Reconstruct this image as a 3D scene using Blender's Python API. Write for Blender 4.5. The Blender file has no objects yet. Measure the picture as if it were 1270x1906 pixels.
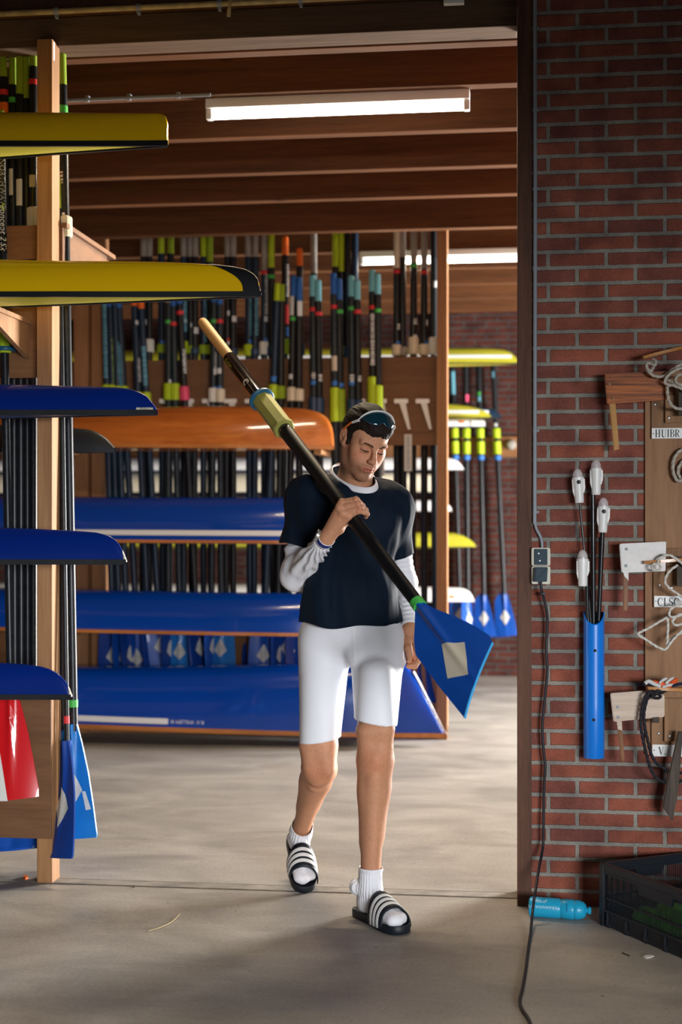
import bpy, bmesh, math, random
import numpy as np
from mathutils import Vector, Matrix, Quaternion, noise as mnoise

random.seed(7)
scene = bpy.context.scene
COL = scene.collection
PI = math.pi

# ------------------------------------------------------------------ camera
YAW = math.radians(7.2)
CAM_D, CAM_H, FPX, HORIZON = 5.515, 1.42, 2650.0, 985.0
cam_data = bpy.data.cameras.new('camera')
cam = bpy.data.objects.new('camera', cam_data)
COL.objects.link(cam)
cam.location = (0.0, -CAM_D, CAM_H)
cam.rotation_euler = (PI / 2, 0.0, YAW)
cam_data.sensor_fit = 'VERTICAL'
cam_data.sensor_height = 36.0
cam_data.lens = FPX / 1906.0 * 36.0
cam_data.shift_y = (HORIZON - 953.0) / 1906.0
cam_data.clip_start = 0.05
cam_data.clip_end = 200.0
cam_data.dof.use_dof = True
cam_data.dof.focus_distance = 5.2
cam_data.dof.aperture_fstop = 2.2
scene.camera = cam

# ------------------------------------------------------------------ view and world
scene.view_settings.view_transform = 'Standard'
scene.view_settings.look = 'None'
scene.view_settings.gamma = 1.0
scene.view_settings.use_curve_mapping = False
scene.view_settings.exposure = 0.0
world = bpy.data.worlds.new('sky')
scene.world = world
world.use_nodes = True
wn = world.node_tree.nodes
wn['Background'].inputs['Color'].default_value = (0.62, 0.78, 1.0, 1.0)
wn['Background'].inputs['Strength'].default_value = 0.13


def area_light(name, loc, target, sx, sy, power, color):
    d = bpy.data.lights.new(name, 'AREA')
    d.shape = 'RECTANGLE'
    d.size, d.size_y = sx, sy
    d.energy = power
    d.color = color
    o = bpy.data.objects.new(name, d)
    COL.objects.link(o)
    o.location = loc
    v = Vector(target) - Vector(loc)
    o.rotation_euler = v.to_track_quat('-Z', 'Y').to_euler()
    return o


# daylight: the wide side gate of the hall, and the open front of the bay behind the camera (under a low lintel added to shade the upper bricks)
area_light('gate_daylight', (4.05, 5.0, 1.22), (-2.0, 1.6, 0.8), 2.5, 2.1, 1800.0, (1.0, 0.975, 0.94))
area_light('front_daylight', (4.3, -10.3, 1.72), (0.0, 0.0, 1.1), 4.2, 1.6, 1180.0, (0.95, 0.97, 1.0))

# ------------------------------------------------------------------ helpers
CY, SY = math.cos(YAW), math.sin(YAW)


def P(px, py, Y):
    """world point on the vertical plane y = Y seen at photo pixel (px, py)"""
    a, b = (px - 635.0) / FPX, (HORIZON - py) / FPX
    dx, dy, dz = -SY + a * CY, CY + a * SY, b
    t = (Y + CAM_D) / dy
    return Vector((dx * t, Y, CAM_H + dz * t))


def PZ(px, py, z=0.0):
    """world point at height z seen at photo pixel"""
    a, b = (px - 635.0) / FPX, (HORIZON - py) / FPX
    t = (z - CAM_H) / b
    return Vector(((-SY + a * CY) * t, -CAM_D + (CY + a * SY) * t, z))


def depth_scale(px, Y):
    a = (px - 635.0) / FPX
    return FPX * (CY + a * SY) / (Y + CAM_D)   # pixels per metre


def link(o, parent=None):
    COL.objects.link(o)
    if parent is not None:
        o.parent = parent
    return o


def thing(name, label, cat, loc=(0, 0, 0), rot=(0, 0, 0), group=None):
    o = bpy.data.objects.new(name, None)
    o.empty_display_size = 0.05
    link(o)
    o.location = loc
    o.rotation_euler = rot
    return tag(o, label, cat, group)


def tag(o, label, cat=None, group=None, kind=None):
    if label: o['label'] = label
    if cat: o['category'] = cat
    if group: o['group'] = group
    if kind: o['kind'] = kind
    return o


def obj(name, bm, m, parent=None, smooth=True, angle=40.0, local=None):
    me = bpy.data.meshes.new(name)
    bmesh.ops.recalc_face_normals(bm, faces=bm.faces[:])
    if smooth:
        lim = math.radians(angle)
        for f in bm.faces: f.smooth = True
        for e in bm.edges:
            if len(e.link_faces) == 2 and e.calc_face_angle(0.0) > lim:
                e.smooth = False
    bm.to_mesh(me)
    bm.free()
    ms = m if isinstance(m, (list, tuple)) else [m]
    for k in ms: me.materials.append(k)
    o = bpy.data.objects.new(name, me)
    link(o, parent)
    if local is not None: o.matrix_local = local
    return o


def struct(name, bm, m, label=None, smooth=False, parent=None):
    o = obj(name, bm, m, parent, smooth)
    o['kind'] = 'structure'
    if label: o['label'] = label
    return o


def box(bm, lo, hi, bev=0.0, M=None, seg=2, mi=0):
    x0, y0, z0 = lo; x1, y1, z1 = hi
    vs = [bm.verts.new(c) for c in ((x0, y0, z0), (x1, y0, z0), (x1, y1, z0), (x0, y1, z0),
                                    (x0, y0, z1), (x1, y0, z1), (x1, y1, z1), (x0, y1, z1))]
    fs = [bm.faces.new([vs[i] for i in q]) for q in ((3, 2, 1, 0), (4, 5, 6, 7), (0, 1, 5, 4), (1, 2, 6, 5), (2, 3, 7, 6), (3, 0, 4, 7))]
    for f in fs: f.material_index = mi
    new = vs
    if bev > 0:
        es = list({e for f in fs for e in f.edges})
        r = bmesh.ops.bevel(bm, geom=es, offset=bev, segments=seg, affect='EDGES', profile=0.6)
        new = list({v for f in r['faces'] for v in f.verts} | {v for v in vs if v.is_valid})
    if M is not None:
        bmesh.ops.transform(bm, matrix=M, verts=[v for v in new if v.is_valid])
    return new


def rings(bm, rr, closed=True, cap0=True, cap1=True, mi=0):
    """loft a list of rings (each a list of points)"""
    vv = [[bm.verts.new(p) for p in r] for r in rr]
    n = len(rr[0])
    for a, b in zip(vv[:-1], vv[1:]):
        for i in range(n if closed else n - 1):
            j = (i + 1) % n
            try:
                f = bm.faces.new((a[i], a[j], b[j], b[i])); f.material_index = mi
            except ValueError: pass
    if closed and cap0:
        f = bm.faces.new(vv[0][::-1]); f.material_index = mi
    if closed and cap1:
        f = bm.faces.new(vv[-1]); f.material_index = mi
    return vv


def frames(pts):
    pts = [Vector(p) for p in pts]
    out = []
    prev = None
    for i, p in enumerate(pts):
        t = (pts[min(i + 1, len(pts) - 1)] - pts[max(i - 1, 0)])
        t = t.normalized() if t.length > 1e-9 else Vector((0, 0, 1))
        if prev is None:
            ref = Vector((0, 0, 1)) if abs(t.z) < 0.9 else Vector((1, 0, 0))
            n = ref - t * ref.dot(t)
        else:
            n = prev - t * prev.dot(t)
        n.normalize()
        prev = n
        out.append((p, t, n, t.cross(n)))
    return out


def tube(bm, pts, r, seg=10, cap=True, mi=0, flat=1.0):
    fr = frames(pts)
    rr = []
    for i, (p, t, n, b) in enumerate(fr):
        ri = r[i] if isinstance(r, (list, tuple)) else r
        rr.append([p + (n * math.cos(2 * PI * k / seg) + b * math.sin(2 * PI * k / seg) * flat) * ri for k in range(seg)])
    return rings(bm, rr, True, cap, cap, mi)


def lathe(bm, prof, seg=24, M=None, mi=0, cap=True):
    """profile [(r, z)] turned about z"""
    rr = [[Vector((r * math.cos(2 * PI * k / seg), r * math.sin(2 * PI * k / seg), z)) for k in range(seg)] for r, z in prof]
    if M is not None: rr = [[M @ p for p in ring] for ring in rr]
    return rings(bm, rr, True, cap, cap, mi)


def prism(bm, outline, y0, y1, bev=0.0, M=None, mi=0):
    """outline of (x, z) points, extruded from y0 to y1"""
    a = [bm.verts.new((x, y0, z)) for x, z in outline]
    b = [bm.verts.new((x, y1, z)) for x, z in outline]
    n = len(outline)
    fs = [bm.faces.new(a), bm.faces.new(b[::-1])]
    for i in range(n):
        j = (i + 1) % n
        fs.append(bm.faces.new((a[j], a[i], b[i], b[j])))
    for f in fs: f.material_index = mi
    bmesh.ops.recalc_face_normals(bm, faces=fs)
    new = a + b
    if bev > 0:
        es = list({e for f in fs[:2] for e in f.edges})
        r = bmesh.ops.bevel(bm, geom=es, offset=bev, segments=2, affect='EDGES')
        new = list({v for f in r['faces'] for v in f.verts} | {v for v in new if v.is_valid})
    if M is not None:
        bmesh.ops.transform(bm, matrix=M, verts=[v for v in new if v.is_valid])
    return new


def smooth_path(pts, n=8):
    """Catmull-Rom through the points"""
    p = [Vector(q) for q in pts]
    p = [p[0] * 2 - p[1]] + p + [p[-1] * 2 - p[-2]]
    out = []
    for i in range(1, len(p) - 2):
        for k in range(n):
            t = k / n
            a, b, c, d = p[i - 1], p[i], p[i + 1], p[i + 2]
            out.append(0.5 * ((2 * b) + (c - a) * t + (2 * a - 5 * b + 4 * c - d) * t * t + (-a + 3 * b - 3 * c + d) * t ** 3))
    out.append(p[-2])
    return out


def rounded(pts, r, n=4):
    """round the corners of a 2D outline"""
    out = []
    m = len(pts)
    rr = r if isinstance(r, (list, tuple)) else [r] * m
    for i in range(m):
        a, b, c = Vector(pts[i - 1]), Vector(pts[i]), Vector(pts[(i + 1) % m])
        ri = min(rr[i], 0.45 * (a - b).length, 0.45 * (c - b).length)
        if ri <= 0: out.append(tuple(b)); continue
        s, e = b + (a - b).normalized() * ri, b + (c - b).normalized() * ri
        for k in range(n + 1):
            t = k / n
            out.append(tuple(s * (1 - t) ** 2 + b * 2 * t * (1 - t) + e * t * t))
    return out


def text_geo(body, size, mirror=False, shear=0.0):
    """outline lettering as flat verts and faces in XY, centred"""
    cu = bpy.data.curves.new('lettering', 'FONT')
    cu.body = body
    cu.size = size
    cu.align_x = 'CENTER'; cu.align_y = 'CENTER'
    cu.shear = shear
    cu.resolution_u = 2
    o = bpy.data.objects.new('lettering', cu)
    COL.objects.link(o)
    dg = bpy.context.evaluated_depsgraph_get()
    me = o.evaluated_get(dg).to_mesh()
    vs = [v.co.copy() for v in me.vertices]
    fs = [tuple(p.vertices) for p in me.polygons]
    o.evaluated_get(dg).to_mesh_clear()
    bpy.data.objects.remove(o)
    bpy.data.curves.remove(cu)
    return vs, fs


def text_bm(bm, body, size, fn, shear=0.0, mi=0):
    """lettering mapped by fn(u, v) -> Vector"""
    vs, fs = text_geo(body, size, shear=shear)
    nv = [bm.verts.new(fn(v.x, v.y)) for v in vs]
    for f in fs:
        try:
            g = bm.faces.new([nv[i] for i in f]); g.material_index = mi
        except ValueError: pass


# ------------------------------------------------------------------ materials
MATS = {}


def new_mat(name):
    m = bpy.data.materials.new(name)
    m.use_nodes = True
    return m, m.node_tree.nodes, m.node_tree.links, m.node_tree.nodes['Principled BSDF']


def mat(name, col, rough=0.5, metal=0.0, coat=0.0, spec=0.35, var=0.0, vscale=8.0, bump=0.0, bscale=200.0, emit=0.0, sheen=0.0, sss=0.0):
    if name in MATS: return MATS[name]
    m, N, L, b = new_mat(name)
    c = (col[0], col[1], col[2], 1.0)
    b.inputs['Base Color'].default_value = c
    b.inputs['Roughness'].default_value = rough
    b.inputs['Metallic'].default_value = metal
    b.inputs['Coat Weight'].default_value = coat
    b.inputs['Coat Roughness'].default_value = 0.04
    b.inputs['Specular IOR Level'].default_value = spec
    if sheen: b.inputs['Sheen Weight'].default_value = sheen
    if sss:
        b.inputs['Subsurface Weight'].default_value = sss
        b.inputs['Subsurface Radius'].default_value = (0.012, 0.005, 0.003)
        b.inputs['Subsurface Scale'].default_value = 0.6
    if emit:
        b.inputs['Emission Color'].default_value = c
        b.inputs['Emission Strength'].default_value = emit
    tc = N.new('ShaderNodeTexCoord')
    if var:
        n = N.new('ShaderNodeTexNoise'); n.inputs['Scale'].default_value = vscale; n.inputs['Detail'].default_value = 4
        L.new(tc.outputs['Object'], n.inputs['Vector'])
        r = N.new('ShaderNodeValToRGB')
        r.color_ramp.elements[0].position = 0.3; r.color_ramp.elements[1].position = 0.72
        r.color_ramp.elements[0].color = tuple(x * (1 - var) for x in col) + (1,)
        r.color_ramp.elements[1].color = tuple(min(1, x * (1 + var)) for x in col) + (1,)
        L.new(n.outputs['Fac'], r.inputs['Fac']); L.new(r.outputs['Color'], b.inputs['Base Color'])
    if bump:
        n2 = N.new('ShaderNodeTexNoise'); n2.inputs['Scale'].default_value = bscale; n2.inputs['Detail'].default_value = 3
        L.new(tc.outputs['Object'], n2.inputs['Vector'])
        bp = N.new('ShaderNodeBump'); bp.inputs['Strength'].default_value = bump; bp.inputs['Distance'].default_value = 0.002
        L.new(n2.outputs['Fac'], bp.inputs['Height']); L.new(bp.outputs['Normal'], b.inputs['Normal'])
    MATS[name] = m
    return m


def wood(name, dark, light, axis='X', rough=0.6, grain=14.0, stretch=0.06, coat=0.0, knots=True, bump=0.25, contrast=(0.35, 0.68)):
    """grain runs along the given axis"""
    if name in MATS: return MATS[name]
    m, N, L, b = new_mat(name)
    tc = N.new('ShaderNodeTexCoord')
    oi = N.new('ShaderNodeObjectInfo')
    add = N.new('ShaderNodeVectorMath'); add.operation = 'ADD'
    sc = N.new('ShaderNodeVectorMath'); sc.operation = 'SCALE'; sc.inputs['Scale'].default_value = 17.0
    cx = N.new('ShaderNodeCombineXYZ')
    for k in 'XYZ': L.new(oi.outputs['Random'], cx.inputs[k])
    L.new(cx.outputs[0], sc.inputs[0]); L.new(tc.outputs['Object'], add.inputs[0]); L.new(sc.outputs[0], add.inputs[1])
    mp = N.new('ShaderNodeMapping')
    s = {'X': (stretch, 1, 1), 'Y': (1, stretch, 1), 'Z': (1, 1, stretch)}[axis]
    mp.inputs['Scale'].default_value = tuple(v * grain for v in s)
    L.new(add.outputs[0], mp.inputs['Vector'])
    n = N.new('ShaderNodeTexNoise'); n.inputs['Scale'].default_value = 1.0; n.inputs['Detail'].default_value = 6; n.inputs['Roughness'].default_value = 0.6; n.inputs['Distortion'].default_value = 0.7
    L.new(mp.outputs[0], n.inputs['Vector'])
    n3 = N.new('ShaderNodeTexNoise'); n3.inputs['Scale'].default_value = 8.0; n3.inputs['Detail'].default_value = 3
    L.new(mp.outputs[0], n3.inputs['Vector'])
    mixf = N.new('ShaderNodeMath'); mixf.operation = 'MULTIPLY_ADD'; mixf.inputs[1].default_value = 0.35
    L.new(n3.outputs['Fac'], mixf.inputs[0])
    sub = N.new('ShaderNodeMath'); sub.operation = 'MULTIPLY'; sub.inputs[1].default_value = 0.66
    L.new(n.outputs['Fac'], sub.inputs[0]); L.new(sub.outputs[0], mixf.inputs[2])
    r = N.new('ShaderNodeValToRGB')
    r.color_ramp.elements[0].position, r.color_ramp.elements[1].position = contrast
    r.color_ramp.elements[0].color = tuple(dark) + (1,); r.color_ramp.elements[1].color = tuple(light) + (1,)
    L.new(mixf.outputs[0], r.inputs['Fac'])
    out = r.outputs['Color']
    if knots:
        v = N.new('ShaderNodeTexVoronoi'); v.inputs['Scale'].default_value = 3.2
        mp2 = N.new('ShaderNodeMapping')
        mp2.inputs['Scale'].default_value = {'X': (.55, 1, 1), 'Y': (1, .55, 1), 'Z': (1, 1, .55)}[axis]
        L.new(add.outputs[0], mp2.inputs['Vector']); L.new(mp2.outputs[0], v.inputs['Vector'])
        kr = N.new('ShaderNodeValToRGB')
        kr.color_ramp.elements[0].position = 0.02; kr.color_ramp.elements[0].color = (0.22, 0.14, 0.09, 1)
        kr.color_ramp.elements[1].position = 0.085; kr.color_ramp.elements[1].color = (1, 1, 1, 1)
        L.new(v.outputs['Distance'], kr.inputs['Fac'])
        mx = N.new('ShaderNodeMix'); mx.data_type = 'RGBA'; mx.blend_type = 'MULTIPLY'; mx.inputs['Factor'].default_value = 0.8
        L.new(out, mx.inputs['A']); L.new(kr.outputs['Color'], mx.inputs['B'])
        out = mx.outputs['Result']
    L.new(out, b.inputs['Base Color'])
    b.inputs['Roughness'].default_value = rough
    b.inputs['Specular IOR Level'].default_value = 0.25
    b.inputs['Coat Weight'].default_value = coat
    b.inputs['Coat Roughness'].default_value = 0.05
    bp = N.new('ShaderNodeBump'); bp.inputs['Strength'].default_value = bump; bp.inputs['Distance'].default_value = 0.003
    L.new(mixf.outputs[0], bp.inputs['Height']); L.new(bp.outputs['Normal'], b.inputs['Normal'])
    MATS[name] = m
    return m


def brick_mat(name, c1, c2, mortar, x0, z0, bw=0.2153, rh=0.0601):
    m, N, L, b = new_mat(name)
    tc = N.new('ShaderNodeTexCoord')
    sp = N.new('ShaderNodeSeparateXYZ'); L.new(tc.outputs['Object'], sp.inputs[0])
    nz = N.new('ShaderNodeTexNoise'); nz.inputs['Scale'].default_value = 28.0; nz.inputs['Detail'].default_value = 3
    L.new(tc.outputs['Object'], nz.inputs['Vector'])
    cb = N.new('ShaderNodeCombineXYZ')
    L.new(sp.outputs['X'], cb.inputs['X']); L.new(sp.outputs['Z'], cb.inputs['Y'])
    dv = N.new('ShaderNodeVectorMath'); dv.operation = 'MULTIPLY_ADD'
    dv.inputs[1].default_value = (0.005, 0.005, 0.0); dv.inputs[2].default_value = (-x0 + bw * 0.5 - 0.0025, -z0 - 0.0025, 0.0)
    L.new(nz.outputs['Color'], dv.inputs[0])
    ad = N.new('ShaderNodeVectorMath'); ad.operation = 'ADD'
    L.new(cb.outputs[0], ad.inputs[0]); L.new(dv.outputs[0], ad.inputs[1])
    br = N.new('ShaderNodeTexBrick')
    br.offset = 0.5; br.offset_frequency = 2; br.squash = 1.0
    br.inputs['Scale'].default_value = 1.0
    br.inputs['Brick Width'].default_value = bw; br.inputs['Row Height'].default_value = rh
    br.inputs['Mortar Size'].default_value = 0.0088; br.inputs['Mortar Smooth'].default_value = 0.25
    br.inputs['Bias'].default_value = -0.1
    br.inputs['Color1'].default_value = tuple(c1) + (1,); br.inputs['Color2'].default_value = tuple(c2) + (1,)
    br.inputs['Mortar'].default_value = tuple(mortar) + (1,)
    L.new(ad.outputs[0], br.inputs['Vector'])
    # blotches inside the bricks and grain everywhere
    n1 = N.new('ShaderNodeTexNoise'); n1.inputs['Scale'].default_value = 9.0; n1.inputs['Detail'].default_value = 5
    L.new(tc.outputs['Object'], n1.inputs['Vector'])
    r1 = N.new('ShaderNodeValToRGB'); r1.color_ramp.elements[0].color = (0.6, 0.58, 0.62, 1); r1.color_ramp.elements[1].color = (1.25, 1.2, 1.15, 1)
    r1.color_ramp.elements[0].position = 0.3; r1.color_ramp.elements[1].position = 0.7
    L.new(n1.outputs['Fac'], r1.inputs['Fac'])
    n2 = N.new('ShaderNodeTexNoise'); n2.inputs['Scale'].default_value = 330.0; n2.inputs['Detail'].default_value = 2
    L.new(tc.outputs['Object'], n2.inputs['Vector'])
    r2 = N.new('ShaderNodeValToRGB'); r2.color_ramp.elements[0].color = (0.72, 0.72, 0.72, 1); r2.color_ramp.elements[1].color = (1.25, 1.25, 1.25, 1)
    r2.color_ramp.elements[0].position = 0.3; r2.color_ramp.elements[1].position = 0.7
    L.new(n2.outputs['Fac'], r2.inputs['Fac'])
    m1 = N.new('ShaderNodeMix'); m1.data_type = 'RGBA'; m1.blend_type = 'MULTIPLY'; m1.inputs['Factor'].default_value = 1.0
    m2 = N.new('ShaderNodeMix'); m2.data_type = 'RGBA'; m2.blend_type = 'MULTIPLY'; m2.inputs['Factor'].default_value = 1.0
    L.new(br.outputs['Color'], m1.inputs['A']); L.new(r1.outputs['Color'], m1.inputs['B'])
    L.new(m1.outputs['Result'], m2.inputs['A']); L.new(r2.outputs['Color'], m2.inputs['B'])
    L.new(m2.outputs['Result'], b.inputs['Base Color'])
    b.inputs['Roughness'].default_value = 0.85; b.inputs['Specular IOR Level'].default_value = 0.2
    inv = N.new('ShaderNodeMath'); inv.operation = 'MULTIPLY_ADD'; inv.inputs[1].default_value = -1.0; inv.inputs[2].default_value = 1.0
    L.new(br.outputs['Fac'], inv.inputs[0])
    hs = N.new('ShaderNodeMath'); hs.operation = 'MULTIPLY_ADD'; hs.inputs[1].default_value = 0.12
    L.new(n2.outputs['Fac'], hs.inputs[0]); L.new(inv.outputs[0], hs.inputs[2])
    bp = N.new('ShaderNodeBump'); bp.inputs['Strength'].default_value = 0.9; bp.inputs['Distance'].default_value = 0.006
    L.new(hs.outputs[0], bp.inputs['Height']); L.new(bp.outputs['Normal'], b.inputs['Normal'])
    return m


def concrete_mat(name):
    m, N, L, b = new_mat(name)
    tc = N.new('ShaderNodeTexCoord')
    def nz(scale, detail, rough=0.55, stretch=None, dist=0.0):
        n = N.new('ShaderNodeTexNoise'); n.inputs['Scale'].default_value = scale; n.inputs['Detail'].default_value = detail; n.inputs['Roughness'].default_value = rough
        n.inputs['Distortion'].default_value = dist
        if stretch:
            mp = N.new('ShaderNodeMapping'); mp.inputs['Scale'].default_value = stretch
            L.new(tc.outputs['Object'], mp.inputs['Vector']); L.new(mp.outputs[0], n.inputs['Vector'])
        else: L.new(tc.outputs['Object'], n.inputs['Vector'])
        return n
    def ramp(src, p0, c0, p1, c1):
        r = N.new('ShaderNodeValToRGB')
        r.color_ramp.elements[0].position = p0; r.color_ramp.elements[0].color = tuple(c0) + (1,)
        r.color_ramp.elements[1].position = p1; r.color_ramp.elements[1].color = tuple(c1) + (1,)
        L.new(src, r.inputs['Fac']); return r
    def mul(a, bb, f=1.0):
        x = N.new('ShaderNodeMix'); x.data_type = 'RGBA'; x.blend_type = 'MULTIPLY'; x.inputs['Factor'].default_value = f
        L.new(a, x.inputs['A']); L.new(bb, x.inputs['B']); return x.outputs['Result']
    big = nz(1.6, 8, 0.62, (1, 1.6, 1), 0.6)
    base = ramp(big.outputs['Fac'], 0.3, (0.255, 0.24, 0.215), 0.7, (0.44, 0.415, 0.375))
    streak = ramp(nz(2.2, 8, 0.7, (1.0, 5.0, 1.0), 1.0).outputs['Fac'], 0.33, (0.8, 0.79, 0.78), 0.6, (1.06, 1.05, 1.04))
    fine = ramp(nz(75, 4).outputs['Fac'], 0.3, (0.86, 0.86, 0.86), 0.7, (1.1, 1.1, 1.1))
    # dark chips and pits
    v = N.new('ShaderNodeTexNoise'); v.inputs['Scale'].default_value = 46; v.inputs['Detail'].default_value = 2
    mp = N.new('ShaderNodeMapping'); mp.inputs['Scale'].default_value = (1, 1.0, 1)
    L.new(tc.outputs['Object'], mp.inputs['Vector']); L.new(mp.outputs[0], v.inputs['Vector'])
    pits = ramp(v.outputs['Fac'], 0.255, (0.3, 0.29, 0.29), 0.29, (1, 1, 1))
    stain = ramp(nz(0.9, 3, 0.5, (1, 1, 1)).outputs['Fac'], 0.6, (1, 1, 1), 0.78, (1.0, 0.86, 0.74))
    out = mul(mul(mul(mul(base.outputs['Color'], streak.outputs['Color'], 0.4), fine.outputs['Color']), pits.outputs['Color'], 0.8), stain.outputs['Color'], 0.8)
    L.new(out, b.inputs['Base Color'])
    rr = N.new('ShaderNodeMapRange'); rr.inputs['To Min'].default_value = 0.32; rr.inputs['To Max'].default_value = 0.62
    L.new(big.outputs['Fac'], rr.inputs['Value']); L.new(rr.outputs[0], b.inputs['Roughness'])
    bp = N.new('ShaderNodeBump'); bp.inputs['Strength'].default_value = 0.15; bp.inputs['Distance'].default_value = 0.003
    f2 = nz(60, 4)
    L.new(f2.outputs['Fac'], bp.inputs['Height']); L.new(bp.outputs['Normal'], b.inputs['Normal'])
    return m


M_JOIST = wood('joist_pine', (0.062, 0.023, 0.008), (0.15, 0.056, 0.018), 'X', 0.65, 16, 0.05)
M_HEADER = wood('header_wood', (0.075, 0.042, 0.024), (0.16, 0.098, 0.06), 'X', 0.75, 22, 0.05)
M_DECK = wood('ceiling_boards', (0.06, 0.027, 0.012), (0.115, 0.052, 0.023), 'Y', 0.7, 10, 0.08)
M_POST = wood('rack_pine', (0.25, 0.12, 0.05), (0.44, 0.235, 0.105), 'Z', 0.6, 13, 0.045)
M_POST2 = wood('back_rack_pine', (0.22, 0.10, 0.042), (0.36, 0.18, 0.08), 'Z', 0.6, 13, 0.045)
M_PLY = wood('plywood_panel', (0.15, 0.065, 0.026), (0.29, 0.135, 0.055), 'X', 0.6, 9, 0.12, knots=False, contrast=(0.3, 0.75))
M_PLY2 = wood('board_plywood', (0.115, 0.054, 0.025), (0.21, 0.105, 0.05), 'X', 0.6, 9, 0.12, knots=False, contrast=(0.3, 0.75))
M_JAMB = wood('jamb_hardwood', (0.06, 0.027, 0.017), (0.14, 0.06, 0.034), 'Z', 0.6, 20, 0.07, knots=False)
M_CONC = concrete_mat('concrete_floor')
_b0 = P(1075, 633, -0.095)
_b1 = P(1075, 647, -0.095)
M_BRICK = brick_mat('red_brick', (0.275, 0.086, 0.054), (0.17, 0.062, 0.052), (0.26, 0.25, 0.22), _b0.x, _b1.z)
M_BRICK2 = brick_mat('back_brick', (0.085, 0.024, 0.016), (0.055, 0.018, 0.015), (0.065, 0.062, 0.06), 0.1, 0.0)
M_WHITE = mat('white_plastic', (0.78, 0.78, 0.76), 0.35, spec=0.5)
M_GREY = mat('grey_conduit_plastic', (0.27, 0.30, 0.33), 0.45)
M_STEEL = mat('steel_screw', (0.55, 0.55, 0.52), 0.35, metal=0.9)
M_PLASTER = mat('grey_plaster', (0.13, 0.13, 0.125), 0.9, var=0.1, vscale=3)

# ------------------------------------------------------------------ the building
WALL_Y = -0.095
bm = bmesh.new(); box(bm, (-11, -8.6, -0.15), (6.2, 8.6, 0.0))
struct('floor', bm, M_CONC, 'worn grey concrete floor running through the doorway')

jx0, jx1 = P(963, 1685, -0.11).x, P(990, 1685, -0.11).x
bm = bmesh.new(); box(bm, (jx1 - 0.012, WALL_Y, 0.0), (4.3, 0.105, 3.78))
struct('wall_right', bm, M_BRICK, 'red brick wall right of the doorway')
bm = bmesh.new(); box(bm, (jx0, -0.112, 0.0), (jx1, 0.125, 3.80), 0.003)
struct('trim_1', bm, M_JAMB, 'dark brown hardwood jamb on the edge of the brick wall')
# header over the opening
hz = 3.375
bm = bmesh.new(); box(bm, (-10.5, 0.055, hz), (jx0 - 0.001, 0.20, hz + 0.115), 0.004)
struct('trim_2', bm, M_HEADER, 'greyish wooden header beam over the doorway')
bm = bmesh.new(); box(bm, (-10.5, 0.03, hz + 0.117), (jx0 - 0.001, 0.19, 3.80), 0.004)
struct('trim_3', bm, M_DECK, 'dark upper beam above the header')
# threshold strip between two slab joints
bm = bmesh.new()
box(bm, (-6.0, -0.006, -0.02), (jx0, 0.0035, 0.0018)); box(bm, (-6.0, 0.075, -0.02), (jx0, 0.083, 0.0016))
struct('trim_4', bm, mat('joint_dirt', (0.09, 0.075, 0.06), 0.95, var=0.5, vscale=14), 'two dirty joints of the floor under the doorway')
bm = bmesh.new(); box(bm, (-6.0, 0.004, -0.02), (jx0, 0.075, 0.0022))
struct('trim_5', bm, mat('threshold_concrete', (0.27, 0.25, 0.22), 0.8, var=0.35, vscale=9, bump=0.3, bscale=60), 'rough concrete strip between the two floor joints')

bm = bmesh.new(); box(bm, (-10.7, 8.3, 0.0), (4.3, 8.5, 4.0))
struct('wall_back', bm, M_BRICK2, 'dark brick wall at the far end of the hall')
bm = bmesh.new(); box(bm, (-10.7, 0.2, 0.0), (-10.5, 8.3, 4.0))
struct('wall_left', bm, M_PLASTER)
# right side of the hall with its wide open gate
bm = bmesh.new()
box(bm, (4.1, 0.105, 0.0), (4.3, 3.7, 3.78)); box(bm, (4.1, 6.3, 0.0), (4.3, 8.3, 3.78)); box(bm, (4.1, 3.7, 2.35), (4.3, 6.3, 3.78))
struct('wall_gate', bm, M_PLASTER, 'right side wall of the hall with its wide open gate')
bm = bmesh.new(); box(bm, (-10.7, 0.2, 3.64), (4.3, 8.5, 3.75))
struct('ceiling', bm, M_DECK, 'brown boarded ceiling above the joists')
# the roof over the front bay
bm = bmesh.new(); box(bm, (-10.7, -5.9, 3.80), (4.3, 0.19, 3.92))
struct('ceiling_front', bm, M_DECK, 'boarded ceiling of the front bay')
bm = bmesh.new(); box(bm, (4.1, -5.9, 0.0), (4.3, WALL_Y, 3.8))
struct('wall_front_right', bm, M_PLASTER)
bm = bmesh.new(); box(bm, (-10.7, -5.9, 0.0), (-10.5, 0.2, 3.8))
struct('wall_front_left', bm, M_PLASTER)

bm = bmesh.new()
box(bm, (-10.7, -6.1, 1.88), (4.3, -5.9, 3.92)); box(bm, (-10.7, -6.1, 0.0), (-3.2, -5.9, 1.88)); box(bm, (3.4, -6.1, 0.0), (4.3, -5.9, 1.88))  # added out of view: low lintel keeps daylight off the upper brick wall
struct('wall_front_added', bm, M_PLASTER, 'unseen wall added behind the viewer, its low lintel shading the upper bricks')

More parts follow.
